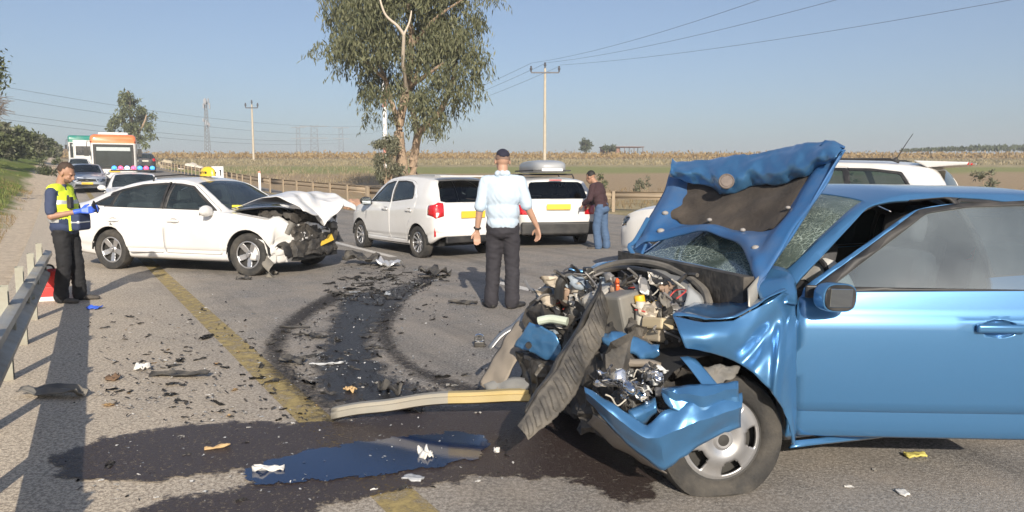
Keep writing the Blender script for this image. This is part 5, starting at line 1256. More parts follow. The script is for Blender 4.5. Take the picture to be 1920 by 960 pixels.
# ================================================================== the wrecked blue car
random.seed(33)
BLUE = mat('blue_metallic', (.068, .200, .395), .30, .50, .9, .03, 60)
SPB = liftback()
SPB['zt'] = [(x, {-2.3: 1.445, -2.75: 1.36, -3.2: 1.17}.get(x, z)) for x, z in SPB['zt']]
for k in ('zt', 'zb', 'z0', 'de'): SPB[k] = [(x, z * .968) for x, z in SPB[k]]
for k in ('fd', 'rd', 'trim'): SPB[k] = [(x, z * .968) for x, z in SPB[k]]
SPB['panes'] = [(n, [(x, z * .968) for x, z in p]) for n, p in SPB['panes']]
SPB['fd'] = [(x, .215 if z < .32 else z) for x, z in SPB['fd']]
SPB['fd'] = [(x - .13 if x < -1.45 else x, z) for x, z in SPB['fd']]; SPB['rd'] = [(x - .13 if x > -1.6 else x, z) for x, z in SPB['rd']]
SPB['panes'] = [(n, [(x - .13 if (n == 'F' and x < -1.4) or (n == 'R' and x > -1.6) else x, z) for x, z in p]) for n, p in SPB['panes']]
SPB['trim'] = shrink(SPB['trim'], -.016); SPB['panes'] = [(n, shrink(p, -.018)) for n, p in SPB['panes']]
SPB.update(hz=.765, hx=(-1.345, -2.40), R=.305, rr=.205, mir=(-.60, .90))
BH = math.atan2(-.309, -.951); BO = Vector((.645, 4.11, 0))
CRACK = glass('shattered_glass', (.55, .72, .63), .05, 1.0, 1.0, 1.7, .15, (.42, .56, .48))  # film colour paints a greenish-white reflection over the cracked screen
DOORG = glass('door_glass_painted_sky', (.42, .50, .52), .03, 1.0, 0., 2.0, .15, (.46, .53, .56))  # film colour paints the pale sky reflection into the door glass
BC = build_car('blue_car', 'wrecked metallic blue car with torn front, raised bonnet and open driver door', BO, BH, SPB, BLUE, 'cover', 0, front=False, skip=('bonnet',), wheels=False)
bc = BC['root']; BM = Matrix.Translation(BO) @ Matrix.Rotation(BH, 4, 'Z'); BI = BM.inverted()
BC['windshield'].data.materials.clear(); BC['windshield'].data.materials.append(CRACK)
# the front of the shell is gone on the near side, driven back on the far side
o = BC['body']; b = bmesh.new(); b.from_mesh(o.data)
bmesh.ops.delete(b, geom=[f for f in b.faces if (f.calc_center_median().x > -.425 and f.calc_center_median().y > .50) or f.calc_center_median().x > .14 or (f.calc_center_median().x > .1 and f.calc_center_median().y > .1) or (f.calc_center_median().x > -.15 and abs(f.calc_center_median().y) < .62)], context='FACES')
for v in b.verts:
    p = v.co.copy()
    if p.x > -.2:
        k = p.x + .2; n = nzv(p, 3.0, 7.); n2 = nzv(p, 9., 7.); v.co.x = -.2 + k * .8; v.co += (n * .14 + n2 * .04) * min(1, k / .35)
b.to_mesh(o.data); b.free()
bmu = [c for c in bc.children if c.name.startswith('underbody')][0]
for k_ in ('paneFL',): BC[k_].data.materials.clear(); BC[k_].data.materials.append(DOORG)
MIR = BC['mirrorL']
for c_ in list(MIR.children): bpy.data.objects.remove(c_)
bpy.data.objects.remove(MIR)
for v in bmu.data.vertices: v.co.x = min(v.co.x, .30)
# the open driver door
o = BC['front_doorL']; hx_, hy_ = -.445, .865
o.matrix_parent_inverse = Matrix.Translation((hx_, hy_, 0)) @ Matrix.Rotation(R(-21.5), 4, 'Z') @ Matrix.Translation((-hx_, -hy_, 0))
# its mirror, knocked round so that the glass shows
def mshape(s, cut):
    b = bmesh.new(); sph(b, (0, 0, 0), 1, 4)
    for v in b.verts:
        p = v.co; v.co = Vector((math.copysign(abs(p.x) ** .75, p.x) * .085 * s, math.copysign(abs(p.y) ** .6, p.y) * .115 * s, math.copysign(abs(p.z) ** .7, p.z) * .078 * s))
        if v.co.x < cut: v.co.x = cut
    return b
mo = from_bm('mirror', mshape(1., -.03), BLUE, BC['front_doorL'], 40); mo.scale = (.84, .84, .84); mo.location = (-.575, .965, .915); mo.rotation_euler = (R(4), 0, R(-66))
b = mshape(.93, -.036); mk_ = from_bm('mirror_surround', b, BLACKP, mo, 40)
b = bmesh.new(); bx(b, (-.0375, 0, 0), (.006, .15, .10)); bevel(from_bm('mirror_glass', b, mat('mirror_silver', (.55, .6, .62), .03, 1., var=.02), mo, 0), .02, 3)
b = bmesh.new(); bx(b, (-.57, .90, .885), (.06, .14, .03)); bevel(from_bm('mirror_arm', b, BLACKP, BC['front_doorL'], 0), .01)
b = bmesh.new(); bx(b, (-.53, .865, .925), (.12, .02, .06)); bevel(from_bm('sail_panel', b, BLACKP, BC['front_doorL'], 0), .008)
# wheels
wl = wheel(bc, -.07, .775, .305, .20, .205, 'cover', 1, -9, True, .252, RIMS); wl.rotation_euler = (R(2), 0, R(-8))
wheel(bc, .0, -.77, .305, .20, .205, 'cover', -1, 6)
for sg in (1, -1): wheel(bc, -2.58, sg * .77, .305, .20, .205, 'cover', sg)
# pieces traced along the car: two edge lines, each point with its own distance
def resample(pts, n):
    P = [Vector(p) for p in pts]; L_ = [0]
    for a, c in zip(P[:-1], P[1:]): L_.append(L_[-1] + (c - a).length)
    out = []
    for i in range(n + 1):
        s = L_[-1] * i / n; k = 0
        while k < len(P) - 2 and L_[k + 1] < s: k += 1
        t = (s - L_[k]) / max(1e-9, L_[k + 1] - L_[k]); out.append(P[k].lerp(P[k + 1], t))
    return out
DD = .11      # all traced pieces sit this much farther than first measured
def W3(pts): return [BI @ at(p[0], p[1], p[2] + DD) for p in pts]
def torn(name, A, Bq, m, nu=18, nv=10, bulge=0., amp=.0, k=7., th=.004, seed=0., smooth=30, fine=0., parent=None, rag=0., fn=None):
    A_ = resample(W3(A), nu); B_ = resample(W3(Bq), nu); v = []
    cam_l = BI @ Vector((0, 0, CAM_H))
    for j in range(nv + 1):
        for i in range(nu + 1):
            t = j / nv; 
            if rag and j == nv: t -= rag * abs(mnoise.noise(Vector((i * .9, seed, 0))))
            p = A_[i].lerp(B_[i], t); d = (cam_l - p).normalized(); p = p + d * bulge * math.sin(math.pi * t)
            if amp: p += nzv(p, k, seed) * amp
            if fine: p += nzv(p, k * 3.3, seed + 2) * fine
            if fn: p = p + d * fn(i / nu, t)
            v.append(p)
    f = [(j * (nu + 1) + i, j * (nu + 1) + i + 1, (j + 1) * (nu + 1) + i + 1, (j + 1) * (nu + 1) + i) for j in range(nv) for i in range(nu)]
    o = from_py(name, v, f, m, parent or bc, smooth); solid(o, th, 0); return o
# left wing: skin down to the wheel arch, and its top inside the engine bay
def crease(u, t): return .045 * math.exp(-((u - .38 - .25 * t) / .05) ** 2) - .05 * math.exp(-((u - .50 + .18 * t) / .07) ** 2) + .03 * math.sin(u * 11 + t * 2) * (1 - u)
torn('front_wing', [(1262, 592, 3.22), (1320, 604, 3.16), (1375, 600, 3.15), (1425, 575, 3.18), (1470, 548, 3.24), (1491, 556, 3.28), (1493, 640, 3.25), (1492, 740, 3.24), (1489, 836, 3.25)],
     [(1283, 652, 3.12), (1330, 662, 3.09), (1375, 678, 3.09), (1412, 700, 3.10), (1445, 728, 3.12), (1467, 765, 3.15), (1479, 800, 3.18), (1481, 815, 3.20), (1483, 834, 3.22)], BLUE, 90, 32, .03, .012, 5., .005, 4., 50, 0.003, None, 0., crease)
torn('wing_top', [(1300, 566, 3.62), (1350, 572, 3.55), (1400, 562, 3.50), (1440, 545, 3.50), (1480, 530, 3.50)], [(1262, 592, 3.22), (1320, 604, 3.16), (1375, 600, 3.15), (1425, 575, 3.18), (1470, 548, 3.24)], BLUE, 24, 6, .01, .02, 6., .005, 5., 30, .006)
torn('pillar_panel', [(1415, 520, 3.50), (1440, 500, 3.56), (1475, 505, 3.50), (1492, 530, 3.40)], [(1428, 585, 3.28), (1450, 578, 3.24), (1480, 565, 3.24), (1496, 570, 3.30)], BLUE, 10, 10, .03, .015, 9., .005, 8.)
torn('bumper', [(1097, 726, 3.10), (1140, 752, 3.03), (1180, 778, 2.98), (1215, 800, 2.93), (1242, 770, 2.92), (1290, 755, 2.93), (1340, 745, 2.95), (1390, 735, 2.99)],
     [(1101, 748, 3.12), (1140, 795, 3.06), (1185, 842, 3.00), (1238, 882, 2.93), (1270, 862, 2.92), (1310, 836, 2.93), (1350, 818, 2.95), (1391, 803, 2.98)], BLUE, 40, 14, .012, .012, 6., .005, 12., 22, .005, None, .05, lambda u, t: .05 * max(0, 1 - abs(t - .42) / .42) + .02 * (abs((u * 4.3 + t) % 1 - .5) - .25))
torn('bumper', [(1242, 727, 2.98), (1290, 722, 2.95), (1340, 722, 2.95), (1386, 716, 2.98)], [(1240, 738, 2.96), (1256, 765, 2.92), (1315, 792, 2.90), (1345, 776, 2.92), (1388, 764, 2.95)], BLUE, 26, 10, .008, .010, 8., .004, 15., 22, .005, None, .12, lambda u, t: .03 * max(0, 1 - abs(t - .3) / .3) + .025 * (abs((u * 2.3 - t * .6) % 1 - .5) - .25))
torn('torn_strip', [(1276, 668, 3.12), (1290, 667, 3.12), (1303, 672, 3.12)], [(1325, 733, 3.00), (1338, 733, 3.00), (1352, 728, 3.00)], BLUE, 6, 8, .0, .008, 9., .004, 1.)
torn('wheel_liner', [(1312, 688, 3.16), (1345, 682, 3.16), (1384, 690, 3.18)], [(1320, 716, 3.10), (1350, 722, 3.10), (1382, 708, 3.12)], GREYPL, 12, 8, .012, .025, 12., .004, 2., 20, .01)
torn('wheel_liner', [(1390, 705, 3.22), (1430, 735, 3.24), (1455, 775, 3.26), (1468, 825, 3.28)], [(1388, 690, 3.45), (1440, 715, 3.45), (1470, 760, 3.45), (1484, 825, 3.45)], BLKPL, 14, 6, 0, .01, 8., .004, 3.)
# corrugated under-tray thrust up like a tongue
def ribs(u, t): return .009 * (math.sin(u * 104 - 7 * t) > .1) * (.16 < t < .86)
TRAY = mat('dusty_black_rubber', (.042, .040, .038), .62, var=.4, vs=6, dirt=.7, dcol=(.22, .195, .16), ds=5)
torn('under_tray', [(1128, 540, 3.62), (1105, 590, 3.48), (1078, 635, 3.34), (1042, 690, 3.22), (1000, 752, 3.12), (970, 796, 3.05)], [(1146, 575, 3.62), (1134, 630, 3.44), (1110, 686, 3.30), (1075, 742, 3.18), (1032, 790, 3.08), (990, 821, 3.02)], TRAY, 220, 16, .02, .022, 5., .006, 5., 40, .006, None, .08, ribs)
torn('under_tray_edge', [(1130, 520, 3.66), (1100, 580, 3.52), (1070, 630, 3.38), (1035, 685, 3.26), (985, 760, 3.14)], [(1128, 545, 3.62), (1100, 600, 3.49), (1074, 648, 3.35), (1040, 700, 3.23), (985, 775, 3.10)], BLKPL, 30, 5, .02, .015, 8., .006, 7.)
# far corner: blue skin scrap, grey bumper plastics, black box, bumper core
torn('bumper_scrap', [(995, 603, 4.08), (1015, 608, 4.03), (1040, 630, 3.98), (1050, 650, 3.96)], [(964, 648, 4.14), (985, 662, 4.08), (1020, 676, 4.02), (1048, 678, 3.98)], BLUE, 18, 12, .012, .02, 7., .004, 3., 22, .008, None, .15)
b = bmesh.new(); p = BI @ at(991, 646, 4.03 + DD); cyl(b, p, p + (BI.to_3x3() @ Vector((0, -.03, 0))), .018, .018, 12); from_bm('tow_hole', b, BLKPL, bc)
torn('bumper_skin', [(1000, 585, 4.62), (975, 600, 4.55), (945, 640, 4.45), (915, 690, 4.38), (906, 722, 4.32)], [(1003, 612, 4.45), (985, 640, 4.38), (965, 680, 4.28), (950, 715, 4.22), (935, 742, 4.2)], mat('dusty_bumper', (.22, .19, .155), .7, var=.35, vs=9, dirt=.5), 24, 10, .008, .03, 5., .006, 3., 30, .01)
torn('bumper_skin', [(905, 718, 4.34), (930, 712, 4.30), (965, 705, 4.22), (1000, 712, 4.12)], [(912, 742, 4.30), (940, 745, 4.24), (970, 738, 4.16), (1003, 735, 4.08)], mat('light_foam', (.24, .235, .22), .8, var=.25), 12, 6, .04, .02, 9., .006, 5.)
lump('grille_housing', (0, 0, 0), (.16, .34, .24), BLKPL, bc, .25, 7, 4).location = BI @ at(1012, 705, 4.15 + DD)
torn('side_moulding', [(985, 585, 4.6), (945, 615, 4.55), (915, 650, 4.5)], [(990, 592, 4.55), (950, 625, 4.5), (918, 656, 4.46)], mat('dull_alloy', (.38, .38, .37), .4, .6), 10, 3, .01, .02, 6., .006, 2.)
# cross-member and slam panel
torn('cross_member', [(1128, 622, 3.46), (1165, 628, 3.40), (1205, 640, 3.34), (1240, 648, 3.28)], [(1132, 645, 3.42), (1165, 662, 3.36), (1205, 672, 3.30), (1240, 668, 3.26)], BLUE, 20, 8, .012, .022, 8., .004, 6., 20, .01)
torn('slam_panel', [(1125, 660, 3.40), (1165, 668, 3.34), (1205, 675, 3.28), (1240, 680, 3.24)], [(1128, 672, 3.38), (1165, 684, 3.32), (1205, 690, 3.26), (1240, 694, 3.22)], mat('bent_bracket', (.36, .31, .25), .55, .4, var=.3, dirt=.5), 14, 4, .02, .02, 9., .004, 2.)
# the crumpled mass behind it all
for i, (x, y, z, sx, sy, sz, m_, am) in enumerate([(.10, .0, .42, .56, 1.25, .50, ENG, .2), (.06, -.15, .68, .42, .55, .24, ENG, .25), (.26, .42, .44, .26, .40, .30, ENG, .3), (.10, .34, .58, .30, .34, .28, ENG, .25), (.20, -.36, .46, .26, .50, .32, ENG, .3)]):
    lump('engine_block', (x, y, z), (sx, sy, sz), m_, bc, am, 6, i * 3.)
bm_ = bmesh.new(); bx(bm_, (-.30, 0, .60), (.06, 1.36, .75)); from_bm('bulkhead', bm_, ENG, bc, 0)
# cowl: black seal arch, grey scuttle panel, plenum
def ptube(name, pts, r, m, n=8, seg=6):
    b = bmesh.new(); tube(b, spline(W3(pts), seg), r, n); return from_bm(name, b, m, bc)
SEAL = mat('dusty_seal', (.13, .12, .105), .75, var=.35, vs=8, dirt=.6, dcol=(.34, .30, .24))
ptube('scuttle_seal', [(1085, 525, 4.7), (1130, 502, 4.65), (1180, 492, 4.5), (1235, 497, 4.2), (1285, 517, 3.95), (1320, 545, 3.72), (1332, 580, 3.55)], .022, SEAL)
ptube('scuttle_seal', [(1120, 512, 4.5), (1170, 503, 4.4), (1225, 512, 4.15), (1262, 535, 3.9), (1268, 565, 3.72), (1280, 592, 3.58)], .018, BLKPL)
torn('scuttle_panel', [(1205, 500, 4.35), (1245, 508, 4.12), (1290, 528, 3.88), (1322, 560, 3.66)], [(1240, 535, 4.0), (1255, 560, 3.8), (1268, 585, 3.62), (1310, 602, 3.50)], mat('grey_scuttle', (.20, .20, .195), .65, var=.2, vs=12, dirt=.5, dcol=(.36, .33, .28)), 18, 10, .02, .015, 8., .004, 6., 30, 0, None, 0., lambda u, t: .006 * math.sin(t * 60))
torn('scuttle_shard', [(1290, 535, 3.72), (1310, 550, 3.66), (1330, 585, 3.56)], [(1278, 590, 3.52), (1295, 600, 3.48), (1318, 606, 3.46)], mat('pale_scuttle', (.33, .345, .35), .6, var=.1, dirt=.3), 8, 8, .01, .015, 9., .004, 9.)
torn('plenum_tray', [(1320, 575, 3.62), (1360, 590, 3.60), (1405, 580, 3.56), (1420, 560, 3.55)], [(1310, 600, 3.46), (1350, 604, 3.40), (1390, 596, 3.34), (1425, 585, 3.30)], mat('plenum_grime', (.24, .215, .17), .8, var=.4, vs=14), 14, 5, 0, .015, 9., .004, 2.)
# named engine-bay pieces
def pbox(name, px, py, d, s, m, rot=(0, 0, 0), bev=.01):
    b = bmesh.new(); bx(b, (0, 0, 0), s); o = bevel(from_bm(name, b, m, bc, 0), bev, 2); o.location = BI @ at(px, py, d + DD); o.rotation_euler = tuple(R(a) for a in rot); return o
def pcyl(name, px, py, d, r, h, m, rot=(0, 0, 0)):
    b = bmesh.new(); lathe(b, [(0, -h / 2), (r * .9, -h / 2), (r, -h / 2 + .006), (r, h / 2 - .006), (r * .9, h / 2), (0, h / 2)], 18, 'z'); o = from_bm(name, b, m, bc, 40); o.location = BI @ at(px, py, d + DD); o.rotation_euler = tuple(R(a) for a in rot); return o
BEIGE = mat('beige_box', (.50, .41, .26), .6, var=.15, dirt=.4); YEL = mat('yellow_cap', (.80, .46, .03), .45, var=.1)
pbox('fuse_box', 1233, 607, 3.42, (.08, .15, .055), BEIGE, (8, -12, 10)); pbox('fuse_box_base', 1232, 628, 3.44, (.09, .15, .07), mat('tan_box', (.40, .34, .25), .65, dirt=.5), (8, -12, 8))
pcyl('yellow_filler_cap', 1200, 563, 3.55, .026, .05, YEL, (5, 10, 0)); pbox('yellow_cover', 1240, 571, 3.55, (.06, .105, .032), YEL, (0, -8, 12))
pcyl('white_reservoir', 1201, 588, 3.52, .024, .12, mat('milky_plastic', (.50, .48, .42), .5, var=.2, dirt=.5)); pbox('battery', 1168, 585, 3.62, (.15, .17, .20), mat('battery_grey', (.17, .165, .15), .6, var=.3, dirt=.6), (6, 10, 14), .015)
pbox('air_box', 1132, 560, 3.85, (.20, .16, .12), mat('pale_plastic', (.42, .40, .36), .6, var=.25, dirt=.5), (15, 20, 30), .03)
b = bmesh.new(); tube(b, [Vector((.03 * math.cos(a), .0, .036 * math.sin(a))) for a in np.linspace(0, 2 * math.pi, 17)], .0095, 6); o = from_bm('orange_ring', b, mat('orange_plastic', (.85, .14, .03), .4), bc); o.location = BI @ at(1157, 537, 3.75 + DD); o.rotation_euler = (0, R(-10), R(70))
b = bmesh.new(); sph(b, (0, 0, 0), .10, 3, (.7, 1, 1)); o = from_bm('intake_dome', b, mat('dusty_brown_cap', (.36, .25, .18), .8, var=.3, vs=14), bc, 50); o.location = BI @ at(1068, 546, 4.2 + DD); 
ptube('intake_surround', [(1048, 560, 4.12), (1052, 530, 4.12), (1068, 518, 4.12), (1090, 530, 4.1), (1098, 556, 4.08), (1090, 580, 4.05)], .03, BLKPL)
torn('black_wing_liner', [(1004, 556, 4.5), (1030, 530, 4.5), (1056, 512, 4.48), (1085, 520, 4.4)], [(1010, 560, 4.42), (1036, 572, 4.3), (1056, 566, 4.25), (1098, 560, 4.2)], BLKPL, 14, 8, .04, .03, 7., .006, 3.)
ptube('silver_bracket', [(985, 526, 4.6), (993, 540, 4.55), (1004, 546, 4.5), (1015, 540, 4.5)], .010, ALU, 6); ptube('bent_rod', [(1056, 512, 4.4), (1060, 505, 4.4), (1072, 500, 4.4), (1082, 501, 4.4)], .007, DKM, 6)
ptube('white_pipe', [(1010, 602, 4.0), (1030, 598, 3.98), (1048, 600, 3.95), (1064, 603, 3.93)], .024, mat('pale_green_pipe', (.50, .56, .46), .5, var=.15, dirt=.4), 10)
pbox('battery_cable_block', 1108, 590, 3.9, (.12, .05, .05), mat('pale_bracket', (.44, .38, .30), .6, .2), (20, 35, 60))
pbox('black_relay', 1102, 510, 4.4, (.05, .06, .06), BLKPL)
for k in range(80):            # hoses, looms, brackets across the torn bay
    px = rnd(1040, 1262); py = rnd(515, 650); d = 3.30 + (1262 - px) * .0034 + rnd(0, .25) + (650 - py) * .0012
    q = [(px, py, d)]; 
    for j in range(3): q.append((q[-1][0] + rnd(-26, 26), q[-1][1] + rnd(-18, 20), q[-1][2] + rnd(-.10, .10)))
    ptube(['hose', 'cable', 'bracket'][k % 3], q, [rnd(.006, .013), rnd(.002, .005), rnd(.004, .008)][k % 3], [BLKPL, [DKM, mat('red_wire', (.45, .06, .05), .5), mat('pale_wire', (.45, .42, .36), .6)][(k // 3) % 3], ALU][k % 3], 6, 4)
for k in range(90):            # broken brackets and castings
    px = rnd(1020, 1262); py = rnd(520, 648); d = 3.26 + (1262 - px) * .0034 + rnd(0, .2) + (650 - py) * .0012; s = rnd(.02, .055)
    m_ = [ALU, GREYPL, mat('dusty_steel', (.50, .47, .42), .5, .4, var=.3), mat('rust_casting', (.26, .18, .13), .8, var=.4), mat('pale_bracket', (.44, .38, .30)), BLKPL, mat('blue_grey_scrap', (.25, .29, .33), .5, var=.3)][k % 7]
    s0 = rnd(0, 60); torn('broken_bracket', [(px - s * 500, py - rnd(4, 12), d), (px, py - rnd(6, 16), d - .02), (px + s * 450, py + rnd(-8, 8), d + .02)], [(px - s * 350, py + rnd(2, 12), d - .03), (px, py + rnd(8, 18), d - .05), (px + s * 420, py + rnd(6, 18), d - .02)], m_, 7, 5, .0, .030, 22., .004, s0, 12, .012)
# broken lamp nest low in the near corner
LAMPS = [REFL, CHROME, BLKPL, mat('clear_plastic', (.55, .56, .55), .2, coat=.8), ALU, GREYPL]
for k in range(64):
    px = rnd(1128, 1252); py = rnd(690, 790)
    if py > 735 + (px - 1120) * .55 or py < 690 + (1180 - px) * .1: continue
    d = 3.12 - (px - 1128) * .0007 + rnd(-.03, .10); s = rnd(5, 15); s0 = rnd(0, 60)
    torn('lamp_fragment', [(px - s, py - rnd(0, s), d), (px, py - rnd(2, s), d - .02), (px + s, py + rnd(-s, s) * .6, d + .01)], [(px - s * .8, py + rnd(2, s * .7), d), (px, py + rnd(3, s), d - .03), (px + s * .9, py + rnd(4, s), d)], LAMPS[k % 6], 6, 4, .0, .022, 28., .003, s0, 14, .008)
for k in range(16):
    px = rnd(1132, 1235); py = rnd(690, 775); q = [(px, py, 3.08)]
    for j in range(3): q.append((q[-1][0] + rnd(-18, 18), q[-1][1] + rnd(-12, 16), 3.06 + rnd(-.05, .05)))
    ptube('lamp_wire', q, rnd(.002, .005), [DKM, BLKPL, mat('pale_wire', (.45, .42, .36))][k % 3], 5, 4)
b = bmesh.new(); sph(b, (0, 0, 0), .055, 3, (.5, 1.2, .6)); o = from_bm('lamp_reflector', b, CHROME, bc, 50); o.location = BI @ at(1176, 727, 3.06 + DD)
lump('lamp_housing', (0, 0, 0), (.20, .30, .22), BLKPL, bc, .3, 7, 4).location = BI @ at(1190, 745, 3.28 + DD)
torn('bent_panel', [(1180, 770, 3.05), (1205, 760, 3.05), (1228, 745, 3.04)], [(1190, 800, 3.03), (1212, 795, 3.02), (1230, 770, 3.02)], BLUE, 8, 5, .02, .015, 12., .004, 3.)
torn('lower_valance', [(1110, 775, 3.20), (1150, 810, 3.12), (1200, 850, 3.05), (1245, 880, 2.98)], [(1100, 790, 3.3), (1150, 835, 3.25), (1200, 870, 3.2), (1250, 890, 3.1)], mat('scuffed_plastic', (.24, .21, .18), .7, var=.4, vs=9), 14, 5, 0, .02, 7., .005, 3.)
# ---- the raised, folded bonnet, its underside towards us
HL, HR, FL, FR = (1412, 556, 3.36), (1192, 474, 4.62), (1578, 292, 3.92), (1264, 318, 5.10)
PHL, PHR, PFL, PFR = [BI @ at(p[0], p[1], p[2] + DD) for p in (HL, HR, FL, FR)]
nrm_h = ((PFL - PHL).cross(PHR - PHL)).normalized(); cl = BI @ Vector((0, 0, CAM_H))
if nrm_h.dot(cl - PHL) < 0: nrm_h = -nrm_h
def hood_p(u, v, off=0.):
    a = PHL.lerp(PHR, u); c = PFL.lerp(PFR, u); p = a.lerp(c, v)
    p = p - nrm_h * .05 * math.sin(math.pi * u) + nrm_h * (.05 * math.sin(v * 5.) * (1 - abs(2 * u - 1)) * .6)
    p += nzv(p, 4., 3.) * .025
    return p + nrm_h * off
def v0(u): return .02 + .33 * (math.sin(math.pi * min(1, max(0, u))) ** .75)
HB = mat('blue_underside', (.035, .13, .31), .45, .2, .3, .08, 5, dirt=.35, dcol=(.20, .20, .21), ds=4)
def hood_in(u, w):
    v = v0(u) + (1 - v0(u)) * w; e = 0.
    e += .018 * (math.exp(-((u - .07) / .04) ** 2) + math.exp(-((u - .93) / .04) ** 2)) + .02 * math.exp(-((v - v0(u) - .05) / .05) ** 2)
    dish = 1 / (1 + math.exp(-(v - .44) * 40)) * (1 / (1 + math.exp(-(u - .13) * 40))) * (1 / (1 + math.exp((u - .87) * 40)))
    return hood_p(u, v, e - .035 * dish)
o = sheet('bonnet', hood_in, 60, 50, HB, bc, .010, 40)
o['label'] = 'raised folded bonnet with its underside showing'
PAD = mat('insulation_felt', (.050, .040, .032), .95, var=.4, vs=5, bump=.5, bs=50, dirt=.35, dcol=(.20, .16, .12))
def pad(u, w):
    uu = .07 + .85 * u; lo = .42 + .05 * math.sin(uu * 9) * .5 + .02 * mnoise.noise(Vector((uu * 20, 0, 0))); hi = .97; return hood_p(uu, lo + (hi - lo) * w, -.012 + .012 * mnoise.noise(Vector((u * 6, w * 5, 0))))
sheet('insulation_pad', pad, 40, 24, PAD, bc, .006, 40)
def lipA(u): return None
torn('bonnet_lip', [(1260, 296, 5.02), (1268, 305, 4.98), (1310, 302, 4.84), (1360, 294, 4.66), (1420, 286, 4.46), (1480, 276, 4.24), (1520, 266, 4.10), (1548, 262, 4.00), (1582, 274, 3.88)],
     [(1258, 330, 4.92), (1290, 341, 4.80), (1330, 350, 4.65), (1350, 362, 4.55), (1376, 362, 4.48), (1402, 350, 4.40), (1460, 346, 4.20), (1508, 332, 4.04), (1560, 300, 3.86)], BLUE, 90, 22, .09, .016, 7., .006, 5., 24, .005, None, 0., lambda u, t: .045 * (abs((u * 5.3 + t * .7) % 1 - .5) - .25) + .03 * (abs((u * 8.7 - t * 1.3) % 1 - .5) - .25) + .012 * math.sin(u * 17 + 2 * t))
torn('bonnet_edge', [(1548, 262, 3.99), (1565, 266, 3.94), (1584, 276, 3.87)], [(1480, 330, 4.15), (1530, 325, 4.02), (1578, 292, 3.85)], HB, 10, 8, .03, .01, 8., .006, 2., 40, 0, None, 0, lambda u, t: .02 * math.sin(t * 18))
torn('bonnet_edge', [(1586, 280, 3.88), (1545, 350, 3.80), (1500, 420, 3.66), (1455, 490, 3.52), (1418, 550, 3.38)], [(1580, 281, 3.87), (1538, 351, 3.79), (1493, 422, 3.65), (1449, 490, 3.51), (1413, 548, 3.37)], HB, 20, 4, .004, .006, 6., .006, 2.)
b = bmesh.new(); lathe(b, [(0, .010), (.030, .010), (.036, .006), (.042, .010), (.047, .004), (.047, -.006)], 24, 'y'); eo = from_bm('emblem', b, mat('dusty_emblem', (.17, .14, .125), .75, .1, var=.35, vs=40), bc, 30); eo.location = BI @ at(1362, 340, 4.40 + DD)
dv = (BI.to_3x3() @ Vector((-.25, -.9, .2))).normalized(); eo.rotation_euler = dv.to_track_quat('Y', 'Z').to_euler()
for (u, v, r) in [(.30, .42, .016), (.55, .47, .016), (.14, .28, .022), (.86, .3, .026), (.90, .46, .022), (.12, .62, .014)]:
    b = bmesh.new(); sph(b, (0, 0, 0), r, 2, (1, 1, .7)); o = from_bm('bonnet_clip', b, mat('dusty_clip', (.30, .28, .26), .7), bc, 40); o.location = hood_p(u, v, .012)
torn('bonnet_hinge', [(1402, 540, 3.36), (1420, 520, 3.42), (1432, 508, 3.48)], [(1404, 590, 3.30), (1415, 570, 3.34), (1428, 545, 3.42)], mat('hinge_steel', (.40, .38, .33), .5, .5, var=.2), 8, 5, .02, .01, 9., .006, 4.)
ptube('bonnet_hinge', [(1188, 478, 4.58), (1180, 462, 4.62), (1192, 450, 4.66), (1215, 410, 4.75)], .015, BLUE, 8)
ptube('bonnet_stay', [(1196, 500, 4.5), (1206, 470, 4.58), (1236, 400, 4.85)], .010, HB, 8)
# cabin touches: pale airbag cloth and a wheel seen through the screen, sill step
b = bmesh.new(); sph(b, (0, 0, 0), .2, 3, (.5, 1, .7))
for v in b.verts: v.co += nzv(v.co, 6, 2) * .05
o = from_bm('airbag', b, mat('airbag_cloth', (.62, .61, .58), .9), bc); o.location = (-.98, .37, .88)
torn('sill', [(1490, 826, 3.30), (1600, 815, 3.45), (1720, 800, 3.62)], [(1480, 840, 3.28), (1600, 826, 3.42), (1720, 812, 3.6)], BLUE, 10, 3, .0, .0, 7., .02)
# ================================================================== people
random.seed(8)
SKIN = mat('skin', (.44, .26, .18), .55, var=.12, vs=14); SKIN2 = mat('skin_tan', (.36, .20, .13), .55, var=.12, vs=14)
def blob(name, prims, vox, m, parent, it=4, fold=None, ffac=.5):
    b = bmesh.new()
    for q in prims:
        if q[0] == 'c':
            _, p, e, r1, r2 = q; p, e = Vector(p), Vector(e)
            sph(b, p, r1, 2); sph(b, e, r2, 2)
            if (e - p).length > 1e-4: cyl(b, p, e, r1, r2, 14)
        else:
            _, c, r, rot = q; sph(b, c, 1, 3, r, rot)
    me = bpy.data.meshes.new(name); b.to_mesh(me); b.free(); o = bpy.data.objects.new(name, me); COL.objects.link(o)
    mo = o.modifiers.new('r', 'REMESH'); mo.mode = 'VOXEL'; mo.voxel_size = vox
    ms = o.modifiers.new('s', 'SMOOTH'); ms.iterations = it; ms.factor = ffac
    dg = bpy.context.evaluated_depsgraph_get(); me2 = bpy.data.meshes.new_from_object(o.evaluated_get(dg)); bpy.data.objects.remove(o)
    if fold:
        n = len(me2.vertices); nr = [v.normal.copy() for v in me2.vertices]
        for i, v in enumerate(me2.vertices): v.co += nr[i] * fold(v.co)
    me2.name = name; me2.shade_smooth(); 
    return link(name, me2, m, parent)
